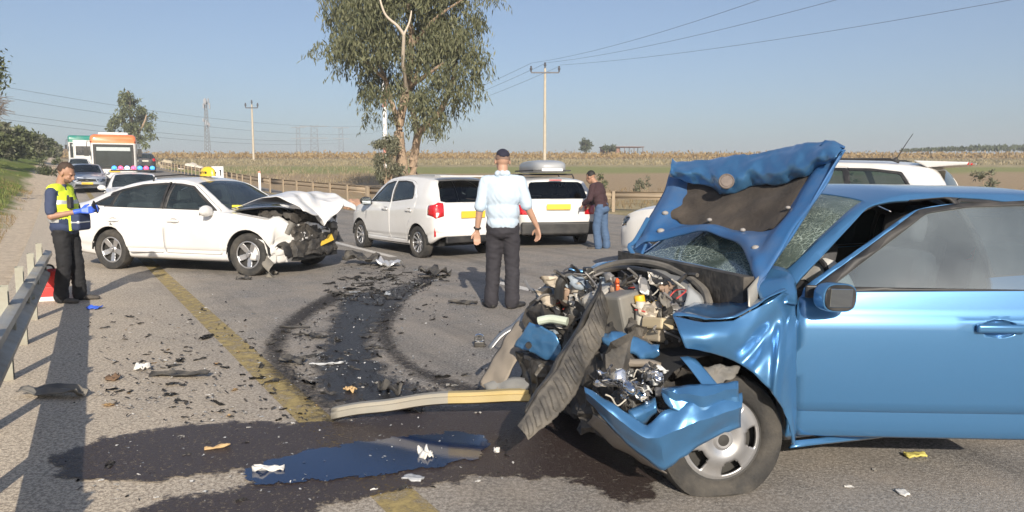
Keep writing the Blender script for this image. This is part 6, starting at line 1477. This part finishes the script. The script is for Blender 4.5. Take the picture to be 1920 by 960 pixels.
def hand(prims, w, d, side_v, palm, curl=.35, s=1.0, spread=.012):
    """palm leaves wrist w along d; side_v runs across the knuckles to the thumb; fingers curl towards palm"""
    d, side_v, palm = Vector(d).normalized(), Vector(side_v).normalized(), Vector(palm).normalized(); w = Vector(w)
    k = w + d * .085 * s
    for i in range(4): q = k + side_v * (.030 - .020 * i) * s; prims.append(('c', w + d * .02 + side_v * (.016 - .010 * i) * s, q, .017 * s, .013 * s))
    for i, ln in enumerate((.072, .082, .076, .058)):
        a = k + side_v * (.031 - .0215 * i) * s; m = a + (d + palm * curl + side_v * spread * (1.5 - i)) .normalized() * ln * .5 * s; e = m + (d + palm * curl * 2.6).normalized() * ln * .5 * s
        prims.append(('c', a, m, .0098 * s, .0092 * s)); prims.append(('c', m, e, .0092 * s, .0080 * s))
    t0 = w + d * .028 * s + side_v * .026 * s; t1 = t0 + (d * .6 + side_v * .75 + palm * .4).normalized() * .042 * s; t2 = t1 + (d * .95 + side_v * .2 + palm * .3).normalized() * .034 * s
    prims.append(('c', t0, t1, .015 * s, .012 * s)); prims.append(('c', t1, t2, .012 * s, .0095 * s))
def face(prims, c, f, r, up, s=1.0):
    """head of centre c looking along f"""
    f, r, up = Vector(f).normalized(), Vector(r).normalized(), Vector(up).normalized(); c = Vector(c); rot = Matrix((r, f, up)).transposed()
    P = lambda x, y, z: c + r * x * s + f * y * s + up * z * s
    prims += [('e', P(0, -.012, .025), (.076 * s, .094 * s, .095 * s), rot), ('e', P(0, .022, -.045), (.060 * s, .070 * s, .072 * s), rot), ('e', P(0, .050, -.088), (.030 * s, .030 * s, .024 * s), rot),
              ('c', P(0, .088, .012), P(0, .104, -.028), .010 * s, .015 * s), ('c', P(-.034, .078, .022), P(.034, .078, .022), .014 * s, .014 * s),
              ('c', P(-.020, .084, -.062), P(.020, .084, -.062), .011 * s, .011 * s), ('e', P(-.034, .064, -.025), (.022 * s, .020 * s, .022 * s), rot), ('e', P(.034, .064, -.025), (.022 * s, .020 * s, .022 * s), rot)]
    for sg in (-1, 1): prims.append(('e', P(sg * .080, -.006, -.012), (.010 * s, .022 * s, .033 * s), rot))
    return P, rot
def folds(amp, sx=7., sz=3., seed=0.):
    def f(p):
        a = mnoise.noise(Vector((p.x * sx + seed, p.y * sx, p.z * sz))); c = mnoise.noise(Vector((p.x * sx * 2.3 + p.z * 9, p.y * sx * 2 + seed, p.z * sz * 2.4)))
        return amp * (a + .6 * (1 - 2 * abs(c)) - .3)
    return f
def build_person(label, loc, heading, J, shirt, trousers, shoe, skin, hair=None, coat_sleeve=.5, scale=1.0, group=None, handcurl=.35, hands=True, belly=0., gloves=None, sleeve_to=1.0):
    t = thing('person', label, 'person', loc, heading, group); t.scale = (scale,) * 3
    V = {k: Vector(v) for k, v in J.items()}
    up = Vector((0, 0, 1)); hip = (V['hipL'] + V['hipR']) / 2; sh = (V['shL'] + V['shR']) / 2
    lat = (V['shR'] - V['shL']).normalized(); fw = up.cross(lat); fw = Vector((-fw.x, -fw.y, 0)).normalized() if False else lat.cross(up) * -1
    fw = up.cross(lat).normalized()      # right x, forward y  ->  z cross x = y
    rotb = Matrix((lat, fw, lat.cross(fw))).transposed()
    skinp = []
    P, hrot = face(skinp, V['head'], V['look'], V['look'].cross(V['headup']), V['headup'])
    skinp += [('c', V['neck'], V['head'] + V['headup'] * -.06 - V['look'] * .02, .058, .056), ('c', sh - up * .06, V['neck'], .05, .056), ('c', hip, sh - up * .08, .08, .09)]
    for s in 'LR':
        skinp += [('c', V['sh' + s], V['el' + s], .042, .038), ('c', V['el' + s], V['wr' + s].lerp(V['el' + s], .55), .041, .036), ('c', V['wr' + s].lerp(V['el' + s], .55), V['wr' + s], .036, .025), ('c', V['hip' + s], V['kn' + s], .06, .045), ('c', V['kn' + s], V['an' + s], .045, .035), ('c', sh - up * .03, V['sh' + s], .045, .042)]
        if not gloves and hands: hand(skinp, V['wr' + s], V['hd' + s], V['th' + s], V['pl' + s], handcurl)
    blob('body', skinp, .0075, skin, t, 3)
    for sg in (-1, 1):
        b = bmesh.new(); sph(b, P(sg * .030, .083, .006), .010, 2, (1.3, .6, .7)); from_bm('eye', b, mat('eye_dark', (.05, .035, .03), .3), t)
    if hair: hair(t, P, hrot)
    # shirt
    sp = [('e', hip.lerp(sh, .08), (.182, .135 + belly * .5, .12), rotb), ('e', hip.lerp(sh, .34) + fw * belly * .5, (.186, .135 + belly, .17), rotb), ('e', hip.lerp(sh, .68), (.200, .138 + belly * .3, .18), rotb), ('e', hip.lerp(sh, .88), (.192, .112, .13), rotb),
          ('c', V['shL'] - lat * -.02, V['shR'] - lat * .02, .070, .070), ('c', sh, V['neck'] - up * .025, .092, .064)]
    for s in 'LR':
        e = V['sh' + s].lerp(V['el' + s], min(1, coat_sleeve * 2)); sp.append(('c', V['sh' + s], e, .068, .060))
        if coat_sleeve > .5: sp.append(('c', V['el' + s], V['el' + s].lerp(V['wr' + s], (coat_sleeve - .5) * 2), .058, .050))
    so2 = blob('shirt', sp, .010, shirt, t, 4, folds(.009, 8, 4.5, 2.))
    # trousers
    tp_ = [('e', hip + up * .02, (.168, .125, .12), rotb), ('e', hip - up * .04 - fw * .02, (.165, .128, .10), rotb)]
    for s in 'LR':
        tp_ += [('c', V['hip' + s], V['kn' + s], .102, .084), ('c', V['kn' + s], V['an' + s] + up * .04, .084, .078), ('c', V['an' + s] + up * .045, V['an' + s] - up * .02, .080, .084)]
    blob('trousers', tp_, .012, trousers, t, 5, folds(.011, 5, 9, 5.))
    for s in 'LR':
        a = V['an' + s]; f = V['ft' + s].normalized(); r = f.cross(up); rot = Matrix((r, f, up)).transposed()
        o = blob('shoe', [('e', a + f * .02 + up * (-.045), (.045, .075, .05), rot), ('e', a + f * .11 - up * .058, (.050, .095, .034), rot), ('e', a + f * .185 - up * .062, (.042, .05, .028), rot), ('e', a - f * .03 - up * .055, (.04, .045, .038), rot)], .008, shoe, t, 3)
        for v in o.data.vertices: v.co.z = max(v.co.z, a.z - .088)
    return t, V, P, hrot, rotb, fw, lat
# ---- man in a pale blue shirt seen from behind
def kippa_hair(t, P, rot):
    b = bmesh.new(); sph(b, (0, 0, 0), 1, 4)
    for v in list(b.verts):
        if v.co.z < -.15 or v.co.y > .45 and v.co.z < .35: b.verts.remove(v)
    for v in b.verts: v.co = P(v.co.x * .0795, -.012 + v.co.y * .098, .022 + v.co.z * .099)
    from_bm('hair', b, mat('cropped_hair', (.20, .13, .10), .8, var=.3, vs=40), t)
    b = bmesh.new(); sph(b, (0, 0, 0), 1, 4)
    for v in list(b.verts):
        if v.co.z < .48: b.verts.remove(v)
    c0 = Matrix.Rotation(R(28), 3, 'X')
    for v in b.verts: q = c0 @ v.co; v.co = P(q.x * .085, -.014 + q.y * .104, .026 + q.z * .106)
    solid(from_bm('skullcap', b, mat('navy_knit', (.018, .018, .035), .9, var=.3, vs=60), t), .006)
ml = gp(943, 577)
J = dict(head=(-.005, .02, 1.60), headup=(.0, .12, 1), look=(-.25, 1, -.10), neck=(0, -.01, 1.455), shL=(-.185, 0, 1.385), shR=(.185, 0, 1.385), hipL=(-.085, 0, .89), hipR=(.085, 0, .89),
         elL=(-.245, -.03, 1.10), elR=(.265, -.05, 1.12), wrL=(-.285, .02, .845), wrR=(.375, .02, .885), hdL=(-.02, .02, -1), hdR=(.12, .10, -1), thL=(-.9, -.3, 0), thR=(-.7, .7, 0), plL=(.3, -1, 0), plR=(-.7, -.7, 0),
         knL=(-.105, .03, .48), knR=(.10, .02, .48), anL=(-.125, -.02, .09), anR=(.105, -.05, .09), ftL=(-.45, .9, 0), ftR=(.55, .85, 0))
SHIRT = mat('pale_blue_cotton', (.46, .55, .64), .85, var=.06, vs=20); TROU = mat('charcoal_trousers', (.028, .026, .032), .85, var=.2, vs=20); SHOEB = mat('black_leather', (.02, .02, .021), .5, var=.2, dirt=.5, dcol=(.14, .12, .10))
man, V, P, hrot, rotb, fw, lat = build_person('man in pale blue shirt and dark trousers with a skullcap, back turned', (ml.x, ml.y, 0), R(-4), J, SHIRT, TROU, SHOEB, SKIN, kippa_hair, .46, 1.02, belly=.012)
b = bmesh.new(); M = Matrix.Translation(V['wrL'].lerp(V['elL'], .12)) ; ax = (V['wrL'] - V['elL']).normalized().to_track_quat('Z', 'Y').to_matrix().to_4x4()
tube(b, [M @ ax @ Vector((.034 * math.cos(a), .034 * math.sin(a), 0)) for a in np.linspace(0, 2 * math.pi, 17)], .010, 6); from_bm('watch', b, BLACKP, man)
o = blob('collar', [('c', V['neck'] + Vector((-.05, -.02, .01)), V['neck'] + Vector((.05, -.02, .01)), .038, .038), ('c', V['neck'] + Vector((0, -.045, .012)), V['neck'] + Vector((0, -.045, .02)), .035, .03)], .008, SHIRT, man, 3)
for s in 'LR':
    a = V['sh' + s].lerp(V['el' + s], .80); e = V['sh' + s].lerp(V['el' + s], .96); blob('cuff', [('c', a, e, .068, .067)], .012, SHIRT, man, 3, folds(.006, 9, 9, 3.))
# ---- paramedic writing on a phone beside the guardrail
def para_hair(t, P, rot):
    b = bmesh.new(); sph(b, (0, 0, 0), 1, 4)
    for v in list(b.verts):
        if v.co.z < -.30 or (v.co.y > .30 and v.co.z < .52) or (abs(v.co.x) > .6 and v.co.y > .02 and v.co.z < .25): b.verts.remove(v)
    for v in b.verts:
        n = mnoise.noise(v.co * 6) * .004; v.co = P(v.co.x * (.082 + n), -.014 + v.co.y * (.103 + n), .026 + v.co.z * (.104 + n))
    from_bm('hair', b, mat('dark_brown_hair', (.055, .035, .024), .75, var=.4, vs=50), t)
    b = bmesh.new(); sph(b, (0, 0, 0), 1, 4)
    for v in list(b.verts):
        if v.co.z > -.05 or v.co.y < .05: b.verts.remove(v)
    for v in b.verts: v.co = P(v.co.x * .0615, .022 + v.co.y * .0712, -.045 + v.co.z * .0735)
    from_bm('stubble', b, mat('stubble', (.17, .10, .075), .8, var=.2, vs=60), t)
pl_ = gp(131, 566)
J = dict(head=(0, .055, 1.575), headup=(0, .42, 1), look=(0, 1, -.52), neck=(0, -.02, 1.44), shL=(-.185, -.03, 1.345), shR=(.185, -.03, 1.345), hipL=(-.09, .0, .88), hipR=(.09, .0, .88),
         elL=(-.235, .02, 1.06), elR=(.235, -.02, 1.06), wrL=(-.085, .28, 1.13), wrR=(.10, .25, 1.12), hdL=(.30, .9, .12), hdR=(-.20, .95, .12), thL=(.2, -.1, .9), thR=(-.2, -.1, .9), plL=(.9, 0, .1), plR=(-.9, 0, .1),
         knL=(-.10, .05, .48), knR=(.10, .02, .48), anL=(-.13, .05, .09), anR=(.10, -.04, .09), ftL=(-.25, 1, 0), ftR=(.15, 1, 0))
NAVY = mat('navy_cotton', (.045, .06, .115), .9, var=.12, vs=20); BLKT = mat('black_trousers', (.014, .014, .016), .85, var=.2, vs=20); SHOEG = mat('dusty_boots', (.06, .055, .05), .8, var=.3, dirt=.6, dcol=(.22, .18, .14))
para, V, P, hrot, rotb, fw, lat = build_person('paramedic in yellow and navy vest and blue gloves looking down at a phone', (pl_.x, pl_.y, 0), R(-90), J, NAVY, BLKT, SHOEG, SKIN2, para_hair, .40, .955, belly=.03, gloves=True)
GLOVE = mat('blue_nitrile', (.05, .13, .62), .45, var=.12, vs=30)
for s in 'LR':
    pr = []; hand(pr, V['wr' + s], V['hd' + s], V['th' + s], V['pl' + s], .8, 1.1); pr.append(('c', V['wr' + s], V['wr' + s].lerp(V['el' + s], .18), .030, .034)); blob('glove', pr, .007, GLOVE, para, 2)
b = bmesh.new(); bx(b, (0, 0, 0), (.014, .075, .15)); ph = bevel(from_bm('phone', b, BLACKP, None, 0), .005); tag(ph, 'black phone held in the paramedic blue gloves', 'phone'); 
PM = Matrix.Translation(pl_) @ Matrix.Rotation(R(-90), 4, 'Z') @ Matrix.Scale(.955, 4); ph.location = PM @ Vector((.0, .385, 1.165)); ph.rotation_euler = (R(50), 0, R(-90) + R(90))
hipc = Vector((0, 0, .88)); shc = Vector((0, -.03, 1.345)); vp = [('e', hipc.lerp(shc, .10) + Vector((0, .01, 0)), (.198, .160, .10), rotb), ('e', hipc.lerp(shc, .36) + Vector((0, .02, 0)), (.203, .182, .17), rotb), ('e', hipc.lerp(shc, .68), (.216, .158, .18), rotb), ('c', (-.13, -.03, 1.365), (.13, -.03, 1.365), .084, .084), ('e', hipc.lerp(shc, .88), (.206, .130, .12), rotb)]
o = blob('vest', vp, .010, None, para, 4, folds(.006, 8, 5, 6.))
HIV = mat('hivis_yellow', (.66, .80, .04), .7, var=.08, vs=10); SILV = mat('reflective_silver', (.55, .57, .58), .35, .3, var=.08); NAVV = mat('vest_navy', (.03, .045, .10), .85, var=.15)
for m_ in (HIV, SILV, NAVV): o.data.materials.append(m_)
for f in o.data.polygons:
    c = f.center; k = 2
    if c.z > 1.12: k = 0
    if abs(c.x) < .13 and c.y > 0 and c.z > 1.02: k = 0
    if 1.205 < c.z < 1.25: k = 1
    if .985 < c.z < 1.03 and c.y < .04: k = 1
    if 1.30 < c.z < 1.36 and abs(c.x) > .16: k = 2
    if abs(c.x) > .145 and 1.03 < c.z < 1.17: k = 2 if c.y < .0 else 0
    f.material_index = k
b = bmesh.new(); bx(b, (0, 0, 0), (.27, .11, .20)); q = bevel(from_bm('pouch', b, NAVV, para, 0), .03, 3); q.location = (.02, .205, .985)
b = bmesh.new(); bx(b, (0, 0, 0), (.275, .03, .205)); r2 = bevel(from_bm('pouch_border', b, HIV, q, 0), .01); r2.location = (0, -.055, 0)
b = bmesh.new(); bx(b, (.0, .0, .0), (.274, .114, .045)); r2 = from_bm('pouch_band', b, SILV, q, 0); r2.location = (0, 0, .0); bevel(r2, .02, 2)
b = bmesh.new(); bx(b, (0, 0, 0), (.07, .05, .14)); q = bevel(from_bm('radio', b, BLACKP, para, 0), .01); q.location = (.11, .145, 1.22)
# ---- person in jeans behind the estate car, and one beyond the hatchback
bl_ = gp(1126, 466)
J2 = dict(head=(0, .24, 1.46), headup=(0, .4, 1), look=(0, 1, -.6), neck=(0, .14, 1.35), shL=(-.18, .10, 1.28), shR=(.18, .10, 1.28), hipL=(-.09, -.02, .86), hipR=(.09, -.02, .86),
          elL=(-.23, .14, 1.02), elR=(.23, .14, 1.02), wrL=(-.16, .32, .92), wrR=(.16, .32, .92), hdL=(0, .5, -.8), hdR=(0, .5, -.8), thL=(.6, .5, 0), thR=(-.6, .5, 0), plL=(.8, 0, 0), plR=(-.8, 0, 0),
          knL=(-.10, .05, .47), knR=(.10, -.02, .47), anL=(-.11, .0, .09), anR=(.11, -.08, .09), ftL=(-.2, 1, 0), ftR=(.2, 1, 0))
def short_hair(t, P, rot):
    b = bmesh.new(); sph(b, (0, 0, 0), 1, 4)
    for v in list(b.verts):
        if v.co.z < -.3 or (v.co.y > .3 and v.co.z < .5): b.verts.remove(v)
    for v in b.verts: v.co = P(v.co.x * .082, -.014 + v.co.y * .103, .026 + v.co.z * .104)
    from_bm('hair', b, mat('black_hair', (.015, .013, .012), .7), t)
build_person('person in dark top and blue jeans leaning behind the estate car', (bl_.x, bl_.y, 0), R(58), J2, mat('dark_maroon_top', (.045, .022, .026), .9, var=.3), mat('blue_denim', (.07, .12, .21), .9, var=.15, vs=20), SHOEG, SKIN2, short_hair, .95)
# ================================================================== loose things and debris on the road
random.seed(77)
def free(name, label, cat, bm, m, loc, rot=(0, 0, 0), group=None, smooth=30):
    o = from_bm(name, bm, m, None, smooth); o.location = loc; o.rotation_euler = rot; return tag(o, label, cat, group)
# ---- red bag behind the paramedic
c = gp(94, 562); t = thing('rescue_bag', 'bright red rescue bag leaning on the guardrail post', 'bag', (c.x, c.y, 0), R(20)); REDB = mat('red_nylon', (.72, .035, .03), .6, var=.12, vs=6, bump=.3, bs=14)
b = bmesh.new(); bmesh.ops.create_cube(b, size=1.0); bmesh.ops.subdivide_edges(b, edges=b.edges[:], cuts=6, use_grid_fill=True)
for v in b.verts:
    p = v.co.copy(); s = 1 - .18 * max(0, p.z); v.co = Vector((p.x * .26 * s, p.y * .20 * s, (p.z + .5) * .36)); v.co += nzv(v.co, 8, 1.) * .022
from_bm('bag_body', b, REDB, t, 50); b = bmesh.new(); bx(b, (0, -.115, .10), (.22, .05, .16)); bevel(from_bm('front_pocket', b, REDB, t, 0), .02, 2)
b = bmesh.new(); bx(b, (0, -.115, .03), (.24, .06, .05)); from_bm('white_band', b, mat('bag_white', (.75, .73, .7), .6), t, 0)
b = bmesh.new(); tube(b, spline([(-.07, 0, .34), (-.04, 0, .41), (.04, 0, .41), (.07, 0, .34)], 5), .012, 6); from_bm('handle', b, BLACKP, t)
# ---- long bumper beam lying out from the wreck
b = bmesh.new(); A = gp(622, 776, .05); B_ = at(1004, 742, 4.20); n = 26; rows = []
for i in range(n + 1):
    k = i / n; p = A.lerp(B_, k); p.z += .03 * math.sin(k * 3.1); rows.append([b.verts.new(p + Vector((0, dy, dz)) + nzv(p, 4, 3) * .010) for dy, dz in ((-.014, -.032), (-.030, -.020), (-.030, .012), (-.016, .014), (-.016, .034), (.020, .034), (.024, -.03))])
for a_, c_ in zip(rows[:-1], rows[1:]):
    for j in range(6): b.faces.new((a_[j], a_[j + 1], c_[j + 1], c_[j]))
o = from_bm('bumper_beam', b, None, None, 30); solid(o, .006, 0); BEAM = mat('beam_zinc', (.45, .43, .37), .45, .5, var=.25, vs=6, dirt=.6); BEAMY = mat('beam_yellowed', (.56, .44, .20), .5, .35, var=.3, vs=6, dirt=.5)
o.data.materials.append(BEAM); o.data.materials.append(BEAMY)
for f in o.data.polygons: f.material_index = 1 if f.center.x > A.x + (B_.x - A.x) * .58 else 0
tag(o, 'long bent metal bumper beam lying out from the blue wreck', 'beam')
# ---- singled out pieces
def shard_bm(seed, w, l, h, nu=7, nv=9):
    b = bmesh.new(); V = []
    for j in range(nv + 1):
        for i in range(nu + 1):
            u, v = i / nu - .5, j / nv - .5; k = 1 - .55 * abs(v) * 1.2 + .35 * mnoise.noise(Vector((v * 4, seed, 0)))
            p = Vector((u * w * k + .3 * w * mnoise.noise(Vector((v * 2.4, seed + 4, 1))), v * l, h * (mnoise.noise(Vector((u * 2.5, v * 3.5, seed))) + .55 + .7 * (abs(u) * 2) ** 2 * mnoise.noise(Vector((seed, 2, v))))))
            V.append(b.verts.new(p))
    for j in range(nv):
        for i in range(nu): b.faces.new((V[j * (nu + 1) + i], V[j * (nu + 1) + i + 1], V[(j + 1) * (nu + 1) + i + 1], V[(j + 1) * (nu + 1) + i]))
    zm = min(v.co.z for v in b.verts)
    for v in b.verts: v.co.z -= zm - .006
    return b
def piece(name, label, cat, px, py, w, l, h, m, rz, seed):
    o = free(name, label, cat, shard_bm(seed, w, l, h), m, gp(px, py), (0, 0, R(rz))); solid(o, .008, 0); return o
TAN = mat('tan_foam', (.50, .34, .17), .9, var=.2); OFFW = mat('offwhite_plastic', (.68, .66, .62), .5, var=.15, dirt=.3); GL = mat('light_grey_plastic', (.40, .41, .42), .5, var=.2); BRN = mat('brown_scrap', (.16, .10, .06), .85, var=.3); BLK2 = mat('scuffed_black', (.035, .034, .034), .6, var=.4, vs=12, dirt=.6, dcol=(.18, .16, .13), ds=9)
piece('trim_strip', 'long ribbed black trim piece lying beside the worn yellow line', 'debris', 338, 707, .10, .44, .03, BLK2, 84, 3.); piece('splash_guard', 'torn grey black splash guard in the guardrail shadow', 'debris', 100, 744, .16, .46, .05, GREYPL, 80, 9.)
piece('tan_scrap', 'brown tan plastic scrap near the guardrail shadow', 'debris', 212, 713, .10, .10, .03, BRN, 20, 4.); piece('plastic_cup', 'crumpled white plastic scrap beside the ribbed black trim', 'debris', 268, 693, .09, .10, .05, OFFW, 50, 5.)
piece('foam_scrap', 'tan foam strip lying in the wet stain', 'debris', 408, 843, .035, .13, .015, TAN, 110, 6.); piece('lamp_lens', 'white lens fragment lying in the oil puddle near its tip', 'debris', 504, 886, .05, .15, .03, OFFW, 95, 7.); piece('white_clip', 'forked white plastic clip in the middle of the oil puddle', 'debris', 798, 858, .07, .10, .04, OFFW, 30, 8.)
piece('pale_chip', 'pale round chip under the oil puddle', 'debris', 775, 900, .07, .10, .01, GL, 70, 10.); piece('white_pebble', 'small white oval plastic bit beside the blue wreck', 'debris', 931, 850, .03, .05, .02, OFFW, 10, 11.); piece('tan_block', 'tan wooden looking block by the bumper beam', 'debris', 657, 736, .06, .09, .04, TAN, 60, 12.)
piece('paper_scrap', 'blank white card lying on the asphalt below the door', 'paper', 1692, 926, .07, .045, .004, OFFW, 90, 13.); piece('face_mask', 'yellow crumpled mask under the open blue door', 'mask', 1716, 858, .07, .10, .02, mat('dull_yellow', (.60, .52, .14), .8), 80, 14.)
piece('cable_strip', 'curved pale trim strip on the oil film', 'debris', 612, 686, .02, .26, .02, GL, 100, 15.); piece('black_bracket', 'angular black bracket between the two skid marks', 'debris', 590, 634, .07, .24, .04, BLK2, 60, 16.); piece('black_bracket', 'black plastic lump on the left skid mark', 'debris', 548, 682, .12, .20, .05, BLK2, 75, 17.); piece('thin_trim', 'thin black trim sliver above the angular bracket', 'debris', 553, 616, .03, .30, .02, BLK2, 85, 18.)
piece('blue_glove', 'discarded blue glove lying by the paramedic', 'glove', 177, 580, .13, .15, .03, GLOVE, 70, 19.)
piece('dark_scrap', 'dark flat scrap standing out of the beam debris', 'debris', 732, 745, .10, .22, .10, BLK2, 40, 20.); piece('grey_plate', 'flat grey plate under the beam middle', 'debris', 770, 770, .10, .18, .03, BLK2, 70, 21.)
piece('silver_sheet', 'crumpled bright foil among the debris by the taxi', 'debris', 728, 500, .30, .42, .12, mat('bright_foil', (.72, .72, .72), .3, .7, var=.2), 75, 22.); piece('black_shell', 'big broken black shell in the debris by the taxi', 'debris', 680, 497, .34, .6, .15, BLK2, 80, 23.); piece('black_shell', 'jagged black shell at the edge of the debris toward the man', 'debris', 815, 519, .28, .44, .14, BLK2, 70, 24.)
piece('flat_trim', 'flat black trim on the clear asphalt left of the man', 'debris', 868, 571, .08, .34, .04, BLK2, 80, 25.); piece('black_trim', 'short black trim under the taxi wheel', 'debris', 458, 525, .10, .22, .06, BLK2, 80, 26.); piece('torn_liner', 'torn grey liner strip under the taxi bumper', 'debris', 505, 516, .10, .30, .06, GREYPL, 60, 27.)
# fog lamp standing on the asphalt
c = gp(899, 650); t = thing('fog_lamp', 'round silver fog lamp lying face up beside the wreck', 'lamp', (c.x, c.y, 0), 0)
b = bmesh.new(); lathe(b, [(0, -.012), (.04, -.012), (.046, .0), (.046, .012), (.041, .014), (.036, .006), (0, -.002)], 22, 'y'); o = from_bm('reflector', b, CHROME, t, 40); o.location = (0, -.03, .085); o.rotation_euler = (R(-30), 0, R(180))
b = bmesh.new(); bx(b, (0, 0, .025), (.09, .07, .05)); bx(b, (.045, .01, .012), (.03, .05, .02)); bevel(from_bm('housing', b, BLKPL, t, 0), .01)
# ---- the scatter
def variants(n, f): return [f(i) for i in range(n)]
def scatter(name, label, cat, group, N, region, meshes, smin, smax, flatz=1.):
    k = 0; tries = 0
    while k < N and tries < N * 60:
        tries += 1; x0, x1, y0, y1 = region['box']; px, py = rnd(x0, x1), rnd(y0, y1)
        if not inpoly(px, py, region['poly']): continue
        me = random.choice(meshes); o = bpy.data.objects.new(name, me); COL.objects.link(o); p = gp(px, py); s = rnd(smin, smax) * (.6 + .8 * random.random() ** 2)
        o.location = (p.x, p.y, .002); o.rotation_euler = (rnd(-.15, .15), rnd(-.15, .15), rnd(0, 6.28)); o.scale = (s, s * rnd(.6, 1.3), s * flatz); tag(o, label, cat, group); k += 1
def mk(nm, m, n, w, l, h, s0):
    out = []
    for i in range(n):
        b = shard_bm(s0 + i * 7.3, w * rnd(.5, 1.2), l, h, 3, 4); 
        r = bmesh.ops.solidify(b, geom=b.faces[:], thickness=.02); me = bpy.data.meshes.new(nm); b.normal_update(); b.to_mesh(me); b.free(); me.materials.append(m); out.append(me)
    return out
SHB = mk('black_shard', BLK2, 7, .5, 1.0, .22, 40); SHG = mk('grey_shard', GREYPL, 4, .5, 1.0, .2, 140); SHW = mk('white_chip', OFFW, 4, .7, 1.0, .25, 240); SHT = mk('tan_chip', TAN, 3, .6, 1.0, .2, 340); SHC = mk('lamp_chip', mat('clear_chip', (.55, .57, .58), .15, .3, .6), 3, .7, 1., .25, 440)
def reg(poly): return dict(poly=poly, box=(min(p[0] for p in poly), max(p[0] for p in poly), min(p[1] for p in poly), max(p[1] for p in poly)))
pile = reg([(635, 500), (700, 490), (790, 505), (840, 515), (830, 535), (760, 560), (700, 575), (640, 570), (610, 545)])
midr = reg([(600, 560), (760, 550), (880, 560), (880, 600), (760, 620), (720, 700), (900, 700), (820, 740), (640, 760), (520, 700), (500, 640)])
left = reg([(190, 600), (440, 570), (520, 700), (620, 780), (560, 800), (300, 790), (180, 760)]); low = reg([(90, 830), (900, 770), (1000, 900), (560, 950), (150, 950)]); wide = reg([(160, 580), (420, 530), (1000, 520), (1000, 600), (900, 740), (640, 780), (300, 800), (130, 760)]); right = reg([(1480, 850), (1900, 850), (1900, 950), (1250, 950)])
scatter('black_shard', 'broken black plastic shard in the dense debris by the taxi', 'debris', 'black shards by the taxi', 170, pile, SHB, .06, .20, .7); scatter('grey_shard', 'broken grey plastic shard in the dense debris by the taxi', 'debris', 'grey shards by the taxi', 40, pile, SHG, .06, .18, .8)
scatter('lamp_chip', 'glinting lamp chip in the dense debris by the taxi', 'debris', 'lamp chips by the taxi', 16, pile, SHC, .06, .14)
scatter('black_shard', 'small black shard strewn over the oil film and skid marks', 'debris', 'black shards on the oil film', 90, midr, SHB, .04, .13); scatter('white_chip', 'tiny white chip strewn over the oil film and skid marks', 'debris', 'white chips on the oil film', 22, midr, SHW, .02, .06)
scatter('black_shard', 'small black shard on the sandy shoulder left of the yellow line', 'debris', 'black shards on the shoulder', 95, left, SHB, .03, .12); scatter('tan_chip', 'tan chip on the sandy shoulder left of the yellow line', 'debris', 'tan chips on the shoulder', 14, left, SHT, .03, .07); scatter('white_chip', 'white chip on the sandy shoulder left of the yellow line', 'debris', 'white chips on the shoulder', 22, left, SHW, .02, .05)
scatter('black_shard', 'small black shard lying in the wet stain', 'debris', 'black shards in the stain', 40, low, SHB, .02, .06); scatter('white_chip', 'pale chip lying in the wet stain', 'debris', 'pale chips in the stain', 34, low, SHW, .015, .045); scatter('lamp_chip', 'tiny glinting crumb spread widely over the road', 'debris', 'glinting crumbs on the road', 110, wide, SHC, .012, .035); scatter('white_chip', 'tiny pale chip near the blue car front wheel', 'debris', 'pale chips by the front wheel', 8, right, SHW, .012, .03)
# ---- grit of crumbled glass and plastic, past counting
def grit(name, label, m, regs, smin, smax):
    C = []
    for rg_, n in regs:
        k = 0; x0, x1, y0, y1 = rg_['box']
        while k < n:
            px, py = rnd(x0, x1), rnd(y0, y1)
            if inpoly(px, py, rg_['poly']) and mnoise.noise(Vector((px * .02, py * .03, 1))) > rnd(-.6, .3): p = gp(px, py); C.append((p.x, p.y, .016)); k += 1
    C = np.array(C); n = len(C); a = rng.uniform(0, 6.28, n); s = rng.uniform(smin, smax, n)[:, None]; u = np.stack([np.cos(a), np.sin(a), rng.normal(size=n) * .3], 1) * s; v = np.stack([-np.sin(a), np.cos(a), rng.normal(size=n) * .3], 1) * s * .6
    Q = np.stack([C - u - v, C + u - v * .7, C + u * .8 + v, C - u * .6 + v], 1); stuff(quads_mesh(name, Q, m), label, 'grit')
grit('dark_grit', 'fine dark grit of crumbled plastic strewn over the road', leafmat('dark_grit', (.02, .02, .02), (.09, .08, .07)), [(pile, 900), (midr, 600), (left, 230), (wide, 350)], .004, .016)
grit('pale_grit', 'fine pale glass grit strewn over the road', leafmat('pale_grit', (.35, .36, .36), (.75, .74, .70), .3), [(pile, 260), (midr, 260), (left, 160), (low, 120), (wide, 140)], .003, .009)
# ================================================================== the hazy air
me = bpy.data.meshes.new('haze'); b = bmesh.new(); bx(b, (0, 380, 12.), (1500, 840, 34.)); b.to_mesh(me); b.free()
hz_ = bpy.data.objects.new('haze', me); COL.objects.link(hz_); hz_['kind'] = 'stuff'
m = bpy.data.materials.new('hazy_air'); m.use_nodes = True; N = m.node_tree.nodes; N.clear(); ou = N.new('ShaderNodeOutputMaterial'); pv_ = N.new('ShaderNodeVolumePrincipled'); pv_.inputs['Color'].default_value = (.90, .94, 1, 1); pv_.inputs['Density'].default_value = .0009; pv_.inputs['Anisotropy'].default_value = 0.; m.node_tree.links.new(pv_.outputs[0], ou.inputs['Volume']); me.materials.append(m)
